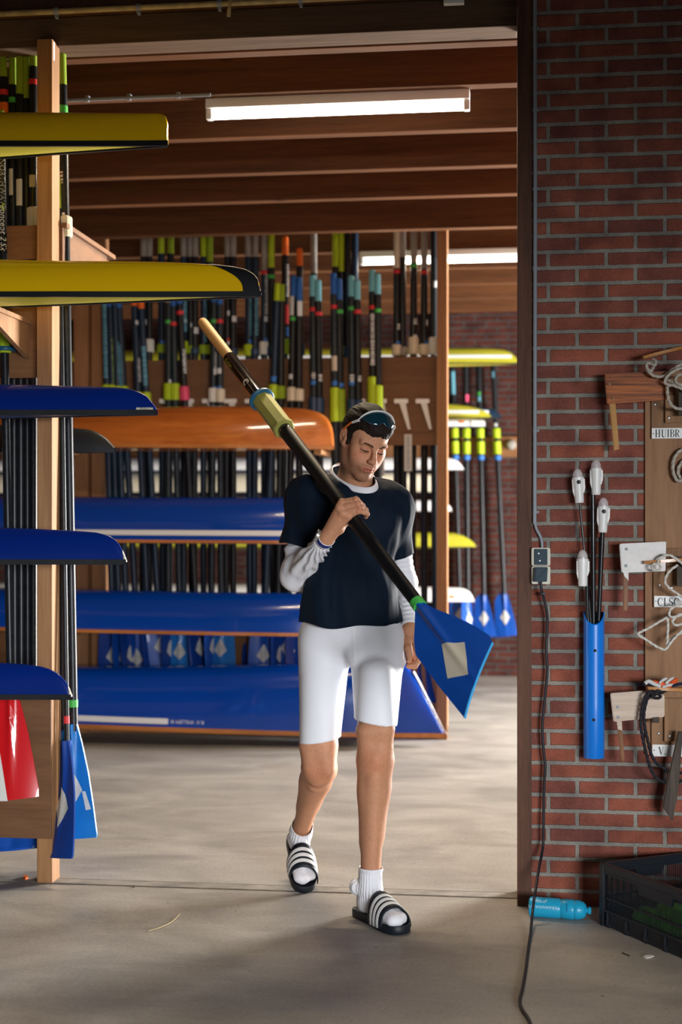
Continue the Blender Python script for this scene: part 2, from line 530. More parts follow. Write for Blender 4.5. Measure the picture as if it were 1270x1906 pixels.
JOIST_Y = [0.33, 0.885, 1.59, 2.31, 2.98, 3.90, 4.62, 5.34, 6.06, 6.78, 7.50]
names_ord = ['first', 'second', 'third', 'fourth', 'fifth', 'sixth', 'seventh', 'eighth', 'ninth', 'tenth', 'eleventh', 'twelfth', 'thirteenth', 'fourteenth', 'fifteenth', 'sixteenth',
             'seventeenth', 'eighteenth', 'nineteenth', 'twentieth', 'twenty-first', 'twenty-second', 'twenty-third', 'twenty-fourth', 'twenty-fifth', 'twenty-sixth', 'twenty-seventh', 'twenty-eighth']
for i, y in enumerate(JOIST_Y):
    bm = bmesh.new(); box(bm, (-10.5, y - 0.036, 3.40), (4.1, y + 0.036, 3.64), 0.005)
    o = struct('ceiling_joist', bm, M_JOIST, 'brown pine ceiling joist, %s behind the header' % names_ord[i])
    o['group'] = 'ceiling joists of the hall'


# ------------------------------------------------------------------ lamps and conduits
M_TUBE = mat('lit_fluorescent_tube', (1.0, 0.93, 0.80), 0.5, emit=14.0)
M_LAMPW = mat('lamp_white_enamel', (0.82, 0.82, 0.80), 0.35)


def batten_lamp(x0, x1, y, ztop, label, power):
    cx = (x0 + x1) / 2; h = (x1 - x0) / 2
    t = thing('fluorescent_lamp', label, 'lamp', (cx, y, ztop))
    bm = bmesh.new()
    box(bm, (-h, -0.032, -0.045), (h, 0.032, 0.0), 0.005)
    obj('lamp_body', bm, M_LAMPW, t)
    for s in (-1, 1):
        bm = bmesh.new()
        box(bm, (s * h - (0.028 if s > 0 else 0.0), -0.022, -0.092), (s * h + (0.0 if s > 0 else 0.028), 0.022, -0.0445), 0.006)
        obj('tube_holder', bm, M_LAMPW, t)
    bm = bmesh.new()
    tube(bm, [(-h + 0.028, 0, -0.074), (h - 0.028, 0, -0.074)], 0.0165, 16)
    obj('light_tube', bm, M_TUBE, t)
    d = bpy.data.lights.new('lamp_light', 'AREA'); d.shape = 'RECTANGLE'; d.size = 2 * h - 0.1; d.size_y = 0.04; d.energy = power; d.color = (1.0, 0.80, 0.54)
    l = bpy.data.objects.new('lamp_light', d); link(l, t); l.location = (0, 0, -0.10)
    return t


l0, l1 = P(385, 190, 0.93), P(875, 172, 0.93)
batten_lamp(l0.x, l1.x, 0.93, 3.40, 'lit fluorescent batten lamp under the joists in front of the oar rack', 62.0)
l2 = P(671, 452, 4.60)
batten_lamp(l2.x, l2.x + 1.52, 4.60, 3.40, 'lit fluorescent batten lamp partly hidden behind the oars of the back rack', 12.0)


c0, c1 = P(124, 197, 0.80), P(384, 184, 0.80)
t = thing('conduit_pipe', 'thin grey conduit running along the joist to the fluorescent lamp', 'pipe', (0, 0, 0))
bm = bmesh.new(); tube(bm, [(c0.x - 1.6, 0.80, 3.385), (c1.x + 0.02, 0.80, 3.385)], 0.0085, 10)
obj('pipe', bm, M_GREY, t)
for fx in (0.15, 0.45, 0.8):
    x = c0.x + (c1.x - c0.x) * fx
    bm = bmesh.new(); tube(bm, [(x - 0.008, 0.80, 3.385), (x + 0.008, 0.80, 3.385)], 0.0125, 10)
    box(bm, (x - 0.008, 0.795, 3.392), (x + 0.008, 0.83, 3.402))
    obj('clip', bm, M_GREY, t)

# yellowed pipe on the upper beam, with a hanging cable end
t = thing('conduit_pipe', 'yellowed conduit with clips running along the dark beam above the header', 'pipe', (0, 0, 0))
M_YPIPE = mat('yellowed_pvc', (0.46, 0.36, 0.17), 0.5, var=0.25, vscale=20)
zy = P(300, 10, 0.0).z
bm = bmesh.new(); tube(bm, [(-7.0, 0.012, zy), (jx0 - 0.05, 0.012, zy)], 0.0115, 12)
obj('pipe', bm, M_YPIPE, t)
for pxx in (105, 258, 409, 560):
    x = P(pxx, 10, 0.012).x
    bm = bmesh.new(); tube(bm, [(x - 0.009, 0.012, zy), (x + 0.009, 0.012, zy)], 0.016, 12); box(bm, (x - 0.006, 0.005, zy - 0.026), (x + 0.006, 0.03, zy - 0.012), 0.002)
    obj('clip', bm, M_GREY, t)
x = P(428, 10, 0.0).x
bm = bmesh.new(); tube(bm, smooth_path([(x, 0.004, zy + 0.05), (x + 0.002, -0.006, zy), (x - 0.001, -0.008, zy - 0.03), (x - 0.004, -0.004, zy - 0.058)], 5), [0.006] * 10 + [0.008] * 6, 8)
tag(obj('cable_end', bm, mat('yellow_cable', (0.5, 0.4, 0.2), 0.5), None), 'short cable end hanging in front of the yellowed conduit', 'cable')
x = P(845, 3, 0.0).x
bm = bmesh.new(); box(bm, (x - 0.04, -0.0, P(845, 6, 0).z), (x + 0.04, 0.03, P(845, -14, 0).z), 0.004)
tag(obj('junction_box', bm, M_LAMPW), 'small pale junction box on the dark beam above the doorway', 'box')

# ------------------------------------------------------------------ oars
M_CARBON = mat('carbon_shaft_black', (0.010, 0.012, 0.015), 0.34, spec=0.28, var=0.4, vscale=40)
M_CARBON2 = mat('carbon_shaft_slate', (0.016, 0.026, 0.034), 0.36, spec=0.28, var=0.3, vscale=30)
M_NAVYSH = mat('navy_shaft', (0.010, 0.027, 0.055), 0.33, spec=0.28)
M_LIME = mat('lime_rubber', (0.42, 0.58, 0.015), 0.55)
M_LIMED = mat('lime_grip_foam', (0.25, 0.37, 0.015), 0.75, bump=0.3, bscale=400)
M_CREAM = mat('cream_sleeve', (0.66, 0.60, 0.46), 0.5)
M_WHSL = mat('white_sleeve', (0.72, 0.72, 0.68), 0.45)
M_PINK = mat('pink_sleeve', (0.72, 0.07, 0.16), 0.5)
M_ORANGE = mat('orange_grip', (0.80, 0.15, 0.015), 0.6)
M_LBLUE = mat('light_blue_grip', (0.17, 0.50, 0.60), 0.65)
M_BLUEG = mat('blue_grip', (0.02, 0.12, 0.42), 0.6)
M_REDB = mat('red_band', (0.62, 0.03, 0.04), 0.45)
M_GREENB = mat('green_band', (0.06, 0.42, 0.07), 0.45)
M_GREYG = mat('grey_grip', (0.30, 0.28, 0.25), 0.6, var=0.2)
M_BLUEM = mat('blue_marking', (0.03, 0.17, 0.55), 0.4)
M_NAVYC = mat('navy_sleeve', (0.015, 0.045, 0.11), 0.45)
M_WMARK = mat('white_marking', (0.62, 0.66, 0.68), 0.5)
M_TMARK = mat('teal_marking', (0.12, 0.36, 0.48), 0.5)
M_GMARK = mat('green_marking', (0.35, 0.55, 0.06), 0.5)
M_BLADE = mat('blue_blade_paint', (0.006, 0.075, 0.40), 0.4, coat=0.1, var=0.12, vscale=12)
M_BLADEL = mat('bright_blue_blade_paint', (0.010, 0.18, 0.55), 0.4, coat=0.1, var=0.14, vscale=10)
M_BLADED = mat('deep_blue_blade_paint', (0.005, 0.045, 0.27), 0.4, coat=0.1)
M_BRED = mat('red_blade_paint', (0.60, 0.008, 0.012), 0.28, coat=0.6)
M_PATCH = mat('cream_patch', (0.55, 0.49, 0.38), 0.55)
M_PATCHW = mat('worn_white_patch', (0.58, 0.58, 0.54), 0.6, var=0.12, vscale=30)
M_COLB = mat('blue_button_plastic', (0.012, 0.10, 0.19), 0.4)

HATCHET = ([(0, -.017), (.05, -.05), (.10, -.085), (.146, -.107), (.31, -.106), (.472, -.098)],
           [(0, .017), (.06, .036), (.14, .072), (.22, .102), (.285, .119), (.315, .112)])


BIG = ([(0, -.017), (.03, -.05), (.065, -.082), (.12, -.097), (.3, -.103), (.47, -.103)], [(0, .017), (.08, .04), (.2, .07), (.33, .095), (.44, .115), (.452, .113)])
BIG2 = (BIG[0], [(0, .017), (.03, .048), (.065, .078), (.12, .093), (.3, .105), (.455, .112)])


def poly_at(pl, t):
    ls = [0.0]
    for a, b in zip(pl[:-1], pl[1:]): ls.append(ls[-1] + math.hypot(b[0] - a[0], b[1] - a[1]))
    d = t * ls[-1]
    for i in range(len(pl) - 1):
        if d <= ls[i + 1] + 1e-9:
            k = (d - ls[i]) / max(1e-9, ls[i + 1] - ls[i])
            return pl[i][0] + (pl[i + 1][0] - pl[i][0]) * k, pl[i][1] + (pl[i + 1][1] - pl[i][1]) * k
    return pl[-1]


class Blade:
    """blade surface in oar space: x across, y out of the face, z along the oar"""

    def __init__(self, z0, flip=1, bl=0.47, spoon=0.045, shape=HATCHET):
        self.z0, self.flip, self.bl, self.spoon, self.shape = z0, flip, bl / 0.47, spoon, shape

    def pt(self, v, p, side):
        v *= self.bl
        t = max(0.0, min(1.0, v / 0.47))
        y = self.spoon * t * t - 0.35 * p * p * t * 4 + 0.0
        spine = 0.021 * (1 - t) ** 1.1 * math.exp(-(p / 0.012) ** 2)
        th = 0.0035
        y += (th + (spine if side > 0 else spine * 0.8)) * side
        return Vector((p * self.flip, -y, self.z0 - v))

    def build(self, m, parent, nu=22, nv=26):
        bm = bmesh.new()
        rows = []
        for j in range(nv + 1):
            a, b = poly_at(self.shape[0], j / nv), poly_at(self.shape[1], j / nv)
            vp = [(a[0] + (b[0] - a[0]) * i / nu, a[1] + (b[1] - a[1]) * i / nu) for i in range(nu + 1)]
            front = [self.pt(v, p, 1) for v, p in vp]
            back = [self.pt(v, p, -1) for v, p in vp][::-1]
            rows.append(front + back)
        rings(bm, rows)
        return obj('blade', bm, m, parent, angle=50)

    def patch(self, name, quad, m, parent, side=1, n=6, lift=0.0012):
        bm = bmesh.new()
        g = []
        for j in range(n + 1):
            row = []
            for i in range(n + 1):
                u, w = i / n, j / n
                v = (quad[0][0] * (1 - u) + quad[1][0] * u) * (1 - w) + (quad[3][0] * (1 - u) + quad[2][0] * u) * w
                p = (quad[0][1] * (1 - u) + quad[1][1] * u) * (1 - w) + (quad[3][1] * (1 - u) + quad[2][1] * u) * w
                q = self.pt(v, p, side); q.y -= lift * side
                row.append(bm.verts.new(q))
            g.append(row)
        for j in range(n):
            for i in range(n):
                bm.faces.new((g[j][i], g[j][i + 1], g[j + 1][i + 1], g[j + 1][i]))
        return obj(name, bm, m, parent)


DIAMOND = [(.185, 0), (.265, .046), (.345, 0), (.265, -.046)]


def oar_axis(o, top, bot, roll):
    """place an oar so its grip end is at top and its tip at bot"""
    z = (Vector(top) - Vector(bot)).normalized()
    fwd = Vector((0, -1, 0))
    y = -(fwd - z * fwd.dot(z)).normalized()
    x = y.cross(z).normalized()
    R = Matrix((x, y, z)).transposed().to_4x4()
    o.matrix_world = Matrix.Translation(top) @ R @ Matrix.Rotation(roll, 4, 'Z')


t_blade = {}


def make_oar(label, group, top, bot, roll=0.0, shaft=None, grip=(0.13, M_LIMED), bands=(), collar=(0.85, 0.16, M_LIME), ring=None,
             blade=M_BLADE, patch=M_PATCHW, flip=1, r=0.0215, r_end=0.0155, marks=(), hi=False, bl=0.47, seg=14, dia=DIAMOND, spoon=0.045, shape=BIG):
    L = (Vector(top) - Vector(bot)).length
    t = thing('oar', label, 'oar', group=group)
    oar_axis(t, top, bot, roll)
    gl, gm = grip
    bm = bmesh.new()
    gr = r * 0.92
    tube(bm, [(0, 0, 0), (0, 0, -0.004), (0, 0, -0.012), (0, 0, -gl * 0.5), (0, 0, -gl)], [gr * 0.55, gr * 0.85, gr, gr, gr * 1.02], seg)
    obj('grip', bm, gm, t)
    zn = -(L - bl)
    rad = lambda z: r + (r_end - r) * max(0.0, min(1.0, (-z - 0.9) / max(0.1, L - bl - 0.9)))
    bm = bmesh.new()
    zs = [-gl, -0.5, -0.95, -1.4, -2.0, zn - 0.03]
    tube(bm, [(0, 0, z) for z in zs], [rad(z) for z in zs], seg)
    sh = obj('shaft', bm, shaft or M_CARBON, t)
    for z0, ln, m in bands:
        bm = bmesh.new(); tube(bm, [(0, 0, -z0), (0, 0, -z0 - ln)], rad(-z0) + 0.0012, seg)
        obj('band', bm, m, t)
    if collar:
        z0, ln, m = collar
        bm = bmesh.new()
        prof = [(r + 0.001, -z0 + 0.012), (r + 0.010, -z0 + 0.006), (r + 0.011, -z0), (r + 0.011, -z0 - ln + 0.006), (r + 0.008, -z0 - ln), (r + 0.001, -z0 - ln)]
        lathe(bm, prof, 10)
        obj('sleeve', bm, m, t, angle=25)
        if ring:
            zr, rm = ring
            bm = bmesh.new()
            lathe(bm, [(r + 0.011, -zr + 0.008), (r + 0.026, -zr + 0.008), (r + 0.028, -zr + 0.005), (r + 0.028, -zr - 0.005), (r + 0.026, -zr - 0.008), (r + 0.011, -zr - 0.008)], 18)
            obj('button', bm, rm, t)
    for z0, ln, m, kind in marks:          # unreadable printed lettering: short blocks round the front of the shaft
        bm = bmesh.new(); rn = random.Random(int(z0 * 1000) + len(label))
        z = z0
        rr = r + 0.0009
        while z < z0 + ln:
            w = rn.uniform(0.006, 0.014) if kind == 'text' else ln
            hh = rn.uniform(0.55, 0.8) if kind == 'text' else 0.95
            q = [[Vector((rr * math.sin(a), -rr * math.cos(a), zz)) for a in np.linspace(-hh, hh * 0.7, 6)] for zz in (-z, -z - w)]
            rings(bm, q, closed=False)
            z += w + rn.uniform(0.003, 0.008)
        obj('marking', bm, m, t)
    if blade:
        B = Blade(zn, flip, bl, spoon, shape)
        bo = B.build(blade, t, *((30, 36) if hi else (16, 18)))
        t_blade[t.name] = bo
        if patch:
            B.patch('blade_patch', dia, patch, bo, 1, lift=0.0016)
    return t


# ------------------------------------------------------------------ racing shells stored keel up
M_YEL = mat('yellow_hull_gelcoat', (0.90, 0.55, 0.004), 0.25, coat=0.6)
M_YELDECK = mat('pale_yellow_deck', (0.50, 0.44, 0.05), 0.5)
M_BLACKP = mat('black_gunwale', (0.010, 0.011, 0.013), 0.4)
M_BLUEH = mat('blue_hull_gelcoat', (0.001, 0.016, 0.16), 0.25, coat=0.3, spec=0.25)
M_BLUEH2 = mat('royal_blue_hull_gelcoat', (0.001, 0.046, 0.34), 0.2, coat=0.45, spec=0.25)
M_BLUEDECK = mat('blue_deck', (0.005, 0.02, 0.10), 0.45)
M_WHULL = mat('white_hull_gelcoat', (0.72, 0.72, 0.72), 0.25, coat=0.6)
M_YGHULL = mat('lemon_hull_gelcoat', (0.40, 0.38, 0.03), 0.25, coat=0.4)
M_WORN = mat('scuffed_edge', (0.45, 0.42, 0.36), 0.8, var=0.4, vscale=60)
M_VARN = wood('varnished_cedar', (0.34, 0.085, 0.012), (0.56, 0.17, 0.03), 'X', 0.25, 12, 0.06, coat=1.0, knots=False, bump=0.03)
M_GUNW = wood('varnished_gunwale', (0.30, 0.10, 0.02), (0.52, 0.20, 0.05), 'X', 0.35, 14, 0.06, coat=0.5, knots=False, bump=0.05)
M_STRIPE = mat('white_hull_stripe', (0.70, 0.72, 0.74), 0.35, coat=0.5)


def lerp_tab(tab, s):
    if s <= tab[0][0]: return tab[0][1]
    for (a, va), (b, vb) in zip(tab[:-1], tab[1:]):
        if s <= b:
            k = (s - a) / (b - a)
            return va + (vb - va) * k
    return tab[-1][1]


class Shell:
    """hull upside down: local +x is the tip (x = 0), gunwale at z = 0, keel up"""

    def __init__(self, profile, width, length, e=0.85, overhang=()):
        self.prof, self.wid, self.L, self.e, self.over = profile, width, length, e, overhang

    def h(self, s): return lerp_tab(self.prof, s)

    def w(self, s): return lerp_tab(self.wid, s)

    def pt(self, s, f, off=0.0):
        """f: 0 near gunwale, 1 far gunwale"""
        a = f * PI
        c, q = math.cos(a), math.sin(a)
        y = -math.copysign(abs(c) ** self.e, c) * (self.w(s) + off)
        z = (abs(q) ** self.e) * (self.h(s) + off)
        return Vector((-s, y, z))

    def f_at(self, s, z):
        return math.asin(min(1.0, (max(0.0, z) / self.h(s)) ** (1 / self.e))) / PI

    def side(self, s, z, off=0.0045):
        p = self.pt(s, self.f_at(s, z), off); p.z = z
        return p

    def stations(self):
        ss = [0, .006, .014, .025, .04, .06, .085, .115, .15, .2, .26, .33, .42, .55, .7, .9, 1.15, 1.5, 1.9, 2.4, 3.0, 3.6, 4.3, 5.0, 5.7, 6.4, 7.0, 7.6]
        return [s for s in ss if s < self.L] + [self.L]

    def hull(self, m, parent, n=28):
        bm = bmesh.new()
        rings(bm, [[self.pt(s, i / n) for i in range(n + 1)] for s in self.stations()], closed=False)
        bm.verts.ensure_lookup_table()
        bm.faces.new([bm.verts[i] for i in range(n + 1)])      # close the stem
        self.ho = obj('hull', bm, m, parent, angle=60)
        return self.ho

    def cap(self, m, parent, s_low, s_high, n=28, name='bow_tip'):
        bm = bmesh.new()
        rr = []
        for k in range(15):
            t = k / 14
            rr.append([self.pt(t * (s_low + (s_high - s_low) * math.sin(PI * i / n) ** 3), i / n, 0.0014) + Vector((.0025 * (1 - t), 0, 0)) for i in range(n + 1)])
        rings(bm, rr, closed=False)
        bm.verts.ensure_lookup_table(); bm.faces.new([bm.verts[i] for i in range(n + 1)])
        return obj(name, bm, m, self.ho, angle=60)

    def gunwale(self, m, parent, hgt=0.02, thick=0.012):
        bm = bmesh.new()
        pts = [(s, -1) for s in self.stations()[::-1]] + [(s, 1) for s in self.stations()[1:]]
        rr = []
        for s, sd in pts:
            y = self.w(s) * sd
            o = thick * sd
            tip = 0.006 if s == 0 else 0.0
            rr.append([Vector((-s + tip, y + o * 0.35, -hgt / 2)), Vector((-s + tip, y + o * 0.35, hgt / 2)), Vector((-s, y - o * 0.65, hgt / 2)), Vector((-s, y - o * 0.65, -hgt / 2))])
        rings(bm, rr)
        return obj('gunwale', bm, m, parent, smooth=False)

    def deck(self, m, parent, drop=0.012, n=10, z=-0.004):
        bm = bmesh.new()
        rr = []
        for s in self.stations():
            w = max(0.002, self.w(s) - 0.008)
            rr.append([Vector((-s, w * (2 * i / n - 1), z - drop * min(1, w / 0.1) * (1 - (2 * i / n - 1) ** 2))) for i in range(n + 1)])
        rings(bm, rr, closed=False)
        return obj('deck', bm, m, parent, angle=60)

    def stripe(self, m, parent, s0, s1, z0, z1, name='stripe', n=24):
        bm = bmesh.new()
        rr = []
        for i in range(n + 1):
            s = s0 + (s1 - s0) * i / n
            rr.append([self.side(s, z0 + (z1 - z0) * j / 3) for j in range(4)])
        rings(bm, rr, closed=False)
        return obj(name, bm, m, self.ho)


TRI = (lambda k: [(0, .012), (.1, .020 + .01 * k), (.4, .055), (.65, .09), (1.0, .13), (1.6, .19), (2.4, .245), (3.2, .265), (6, .27), (7.2, .15), (7.8, .02)])
RY = -0.34     # mid plane of the boats on the near rack


def shell(name, label, cat, tip_px, gun_y, prof_px, hullm, deckm, gunm, Y=RY, wid=None, length=7.8, group=None, e=0.85, pitch=0.0, yaw=0.0, gh=0.02, drop=0.012):
    """prof_px: [(pixels left of the tip, pixels above the gunwale)]"""
    w0 = (wid or TRI(0))
    sc = depth_scale(tip_px, Y - 0.02)
    p = P(tip_px, gun_y, Y)
    t = thing(name, label, cat, p, (0, pitch, yaw), group)
    prof = [(a / sc, b / sc) for a, b in prof_px]
    S = Shell(prof, w0, length, e)
    S.hull(hullm, t)
    if deckm: S.deck(deckm, t, drop)
    S.gunwale(gunm, t, gh)
    return t, S, sc


NEAR = 'shells stored on the near left rack'
t, S, sc = shell('rowing_shell', 'glossy yellow blunt-ended shell, topmost on the left rack under the ceiling', 'boat', 312, 268,
                 [(0, 40), (1, 47), (4, 52.5), (9, 56), (20, 58), (60, 59.5), (140, 63), (220, 66), (330, 69), (600, 80), (1200, 105), (2000, 112), (3600, 100)], M_YEL, M_YELDECK, M_BLACKP, group=NEAR)
t, S, sc = shell('rowing_shell', 'glossy yellow shell with a rounded black bow tip on the left rack', 'boat', 485, 548,
                 [(0, 1), (2, 18), (6, 29), (14, 38), (28, 46.5), (50, 52), (85, 57), (140, 62), (230, 66.5), (330, 69), (500, 75), (900, 95), (1600, 112), (3600, 100)], M_YEL, M_YELDECK, M_BLACKP, group=NEAR)
S.cap(M_BLACKP, t, 0.062, 0.20)
t, S, sc = shell('rowing_shell', 'dark blue shell with scuffed white bow edge, just under the two yellow ones', 'boat', 293, 768,
                 [(0, 2), (3, 10), (9, 19), (20, 31), (36, 40), (52, 45), (70, 47.5), (110, 49.5), (200, 53), (330, 57), (600, 70), (1200, 100), (2000, 110), (3600, 100)], M_BLUEH, M_BLUEDECK, M_BLACKP, group=NEAR)
S.stripe(M_WORN, t, 0.012, 0.075, 0.010, 0.018, 'scuff', 10)
t, S, sc = shell('rowing_shell', 'dark blue shell with chipped rounded bow crossing the oar shafts at hip height', 'boat', 234, 1046,
                 [(0, 3), (3, 14), (8, 26), (14, 36), (22, 44), (34, 50), (55, 55), (90, 58), (160, 61.5), (234, 64), (500, 75), (1200, 100), (2000, 110), (3600, 100)], M_BLUEH, M_BLUEDECK, M_BLACKP, group=NEAR)
S.cap(M_WORN, t, 0.004, 0.012, name='scuff')
t, S, sc = shell('rowing_shell', 'dark blue shell with short rounded bow, lowest on the left rack above the red blade', 'boat', 132, 1297,
                 [(0, 3), (3, 15), (8, 26), (16, 36), (24, 43), (36, 50), (56, 56), (90, 60), (132, 62), (500, 75), (1200, 100), (2000, 110), (3600, 100)], M_BLUEH, M_BLUEDECK, M_BLACKP, group=NEAR)
S.cap(M_WORN, t, 0.003, 0.010, name='scuff')
# black shell in the gap behind the post, on the inner side of the same rack
wid_b = [(0, .012), (.1, .03), (.4, .07), (1.0, .13), (1.8, .2), (3.0, .25), (6, .26), (7.8, .02)]
t, S, sc = shell('rowing_shell', 'black shell bow poking out behind the left post below the orange wooden boat', 'boat', 217, 838,
                 [(0, 2), (6, 9), (18, 22), (32, 32), (48, 38), (66, 41), (90, 42.5), (160, 46), (400, 60), (1500, 90), (3000, 80)], M_BLACKP, M_BLACKP, M_BLACKP, Y=0.62, wid=wid_b)

# ------------------------------------------------------------------ near left rack
px0, px1 = P(68.5, 1640, 0.0).x, P(97, 1640, 0.0).x
ztop = P(90, 72, 0.0).z
rack = thing('boat_rack', 'pine boat rack with plywood panels holding yellow and blue shells at the left', 'rack', (px0, 0.0, 0.0))
IM = Matrix.Translation((-px0, 0, 0))


def rpart(name, bm, m):
    bmesh.ops.transform(bm, matrix=IM, verts=bm.verts[:])
    return obj(name, bm, m, rack, smooth=False)


bm = bmesh.new(); box(bm, (px0, 0.0, 0.0), (px1, 0.095, ztop), 0.003); rpart('post', bm, M_POST)
bm = bmesh.new(); box(bm, (px0 - 2.1, 0.0, 0.0), (px0 - 2.1 + 0.065, 0.095, ztop), 0.003); rpart('post', bm, M_POST)
bm = bmesh.new(); box(bm, (px0 - 4.2, 0.0, 0.0), (px0 - 4.2 + 0.065, 0.095, ztop), 0.003); rpart('post', bm, M_POST)
bm = bmesh.new(); box(bm, (px1 - 0.001, 0.055, P(105, 1548, 0.06).z), (px1 + 0.006, 0.095, P(105, 1285, 0.06).z), 0.001); rpart('side_batten', bm, M_POST)
for (ya, yb, yf) in ((420, 482, 0.052), (560, 703, 0.052), (1262, 1560, -0.012)):
    za, zb = P(30, yb, yf).z, P(30, ya, yf).z
    x1 = px1 - 0.002 if yf > 0 else P(95, 1400, yf).x
    bm = bmesh.new(); box(bm, (px0 - 4.1, yf, za), (x1, yf + 0.012 + (0.006 if yf > 0 else -0.0005), zb), 0.002); rpart('panel', bm, M_PLY if yf > 0 else M_PLY2)


def near_bracket(px, ptop, y_far, y_near, z, drop):
    """plywood arm: board on a triangular gusset, reaching towards the viewer from the panel"""
    x = P(px, ptop, y_far).x
    bm = bmesh.new()
    box(bm, (x - 0.13, y_near, z - 0.018), (x + 0.022, y_far, z), 0.002)
    g = [(y_far, z - 0.018), (y_near + 0.05, z - 0.018), (y_near + 0.05, z - 0.034), (y_far, z - drop)]
    a = [bm.verts.new((x + 0.012, y, zz)) for y, zz in g]; b = [bm.verts.new((x - 0.008, y, zz)) for y, zz in g]
    bm.faces.new(a); bm.faces.new(b[::-1])
    for i in range(4): bm.faces.new((a[i], b[i], b[(i + 1) % 4], a[(i + 1) % 4]))
    rpart('bracket', bm, M_POST)


M_ARM = M_POST
for gy, pxt in ((268, 312), (548, 485), (768, 293), (1046, 234), (1297, 132)):
    zg = P(pxt, gy, RY).z - 0.019
    xs = [px0 - 2.0, px0 - 4.1]
    if gy == 548: near_bracket(50, 600, 0.05, -0.47, zg - 0.002, 0.155)
    for x in xs:
        bm = bmesh.new()
        box(bm, (x, -0.66, zg - 0.06), (x + 0.05, 0.05, zg), 0.002)
        rpart('bracket', bm, M_POST)
# bracket on the hall side of the post
bm = bmesh.new()
q = [P(112, 415, 0.10), P(112, 478, 0.10)]
x = q[0].x
za, zb = q[0].z, q[1].z
box(bm, (x - 0.03, 0.095, za - 0.02), (x + 0.03, 0.80, za + 0.0), 0.002)
g = [(0.095, za - 0.02), (0.095, za - 0.18), (0.72, za - 0.045), (0.72, za - 0.02)]
a = [bm.verts.new((x + 0.012, y, zz)) for y, zz in g]; b = [bm.verts.new((x - 0.012, y, zz)) for y, zz in g]
bm.faces.new(a); bm.faces.new(b[::-1])
for i in range(4): bm.faces.new((a[i], b[i], b[(i + 1) % 4], a[(i + 1) % 4]))
rpart('bracket', bm, M_PLY2)
zk = P(217, 838, 0.62).z - 0.012
for xx in (px0 - 0.55, px0 - 2.0, px0 - 4.1):
    bm = bmesh.new(); box(bm, (xx, 0.095, zk - 0.05), (xx + 0.05, 0.9, zk), 0.002); rpart('bracket', bm, M_POST)
bm = bmesh.new(); box(bm, (px1 - 0.0005, 0.012, P(103, 112, 0.02).z), (px1 + 0.0012, 0.03, P(103, 78, 0.02).z)); rpart('sticker', bm, M_WHSL)

NEARO = 'oars hung on the near left rack'
# oar with printed lettering in front of the panel, ending in the red blade
F1a, F1b = P(1, 205, 0.015), P(23, 1490, -0.045)
t = make_oar('black oar with vertical white lettering, red and white blade, far left', NEARO, F1a, F1b, 0.1, grip=(0.13, M_LIMED), collar=(0.885, 0.10, M_LIME),
             ring=(0.97, M_COLB), blade=M_BRED, patch=None, r=0.017)
L1 = (F1a - F1b).length
B = Blade(-(L1 - 0.47), 1, 0.47, shape=BIG)
B.patch('blade_patch', [(.18, -.100), (.18, -.060), (.464, -.006), (.464, -.102)], M_WHSL, t_blade[t.name], 1, lift=0.002)
bm = bmesh.new()
rr = 0.0185


def on_shaft(z0, ang0=0.35, rr=rr):
    # letters run down the shaft, tops towards the right
    return lambda u, v: Vector((rr * math.sin(ang0 + v / rr), -rr * math.cos(ang0 + v / rr), -z0 - u))


zpix = lambda y: (P(1, 205, 0.0).z - P(3, y, 0.0).z)
text_bm(bm, 'NORTHWAVE', 0.032, on_shaft(zpix(345)))
obj('lettering', bm, mat('grey_lettering', (0.42, 0.42, 0.40), 0.5), t)
bm = bmesh.new(); text_bm(bm, 'concept 2', 0.036, on_shaft(zpix(418)), shear=0.25); obj('lettering', bm, M_WHSL, t)
bm = bmesh.new(); text_bm(bm, 'Sk', 0.036, on_shaft(zpix(462)), shear=0.25); obj('lettering', bm, M_WHSL, t)
bm = bmesh.new(); tube(bm, [Vector((0.012, -0.0145, -zpix(382))), Vector((0.004, -0.0185, -zpix(386))), Vector((0.004, -0.0185, -zpix(391))), Vector((0.012, -0.0145, -zpix(395)))], 0.003, 6)
obj('logo', bm, M_GMARK, t)

GR = [(5, 86, 145, M_REDB, 27), (23, 88, 160, M_GREENB, 29), (37, 88, 177, None, 40), (49, 88, 186, None, 52), (62, 88, 125, M_REDB, 62)]
desc = ['lime grip and red and orange bands, leftmost of the hung row', 'lime grip and green band, second of the hung row', 'long lime grip and twin scroll marks, third of the hung row',
        'longest lime grip, fourth of the hung row', 'short lime grip and cream sleeve, hard against the left post']
for i, (x, y0, y1, bd, xb) in enumerate(GR):
    a, b = P(x, 30, 0.17 + 0.012 * (i % 2)), P(xb, 1574 + (i % 3) * 4, 0.14)
    s = 450.0
    gl = (y1 - 30) / s
    bands = [((y1 - 30 + 24) / s, 0.022, bd)] if bd else []
    if i == 0: bands.append(((y1 - 30 + 48) / s, 0.05, M_ORANGE))
    marks = [((300 - 30 + 18 * i) / s, 0.11, M_PATCH, 'solid')] if i in (1, 2) else []
    if i == 4: marks = [((328 - 30) / s, 0.05, M_PATCH, 'solid')]
    make_oar('black oar with ' + desc[i], NEARO, a, b, 0.15 - 0.5 * (i % 2), grip=(gl, M_LIMED), bands=bands,
             collar=(((392 if i == 4 else 430) - 30) / s, 0.075 if i == 4 else 0.14, M_CREAM if i == 4 else M_NAVYC), r=0.0175, marks=marks)
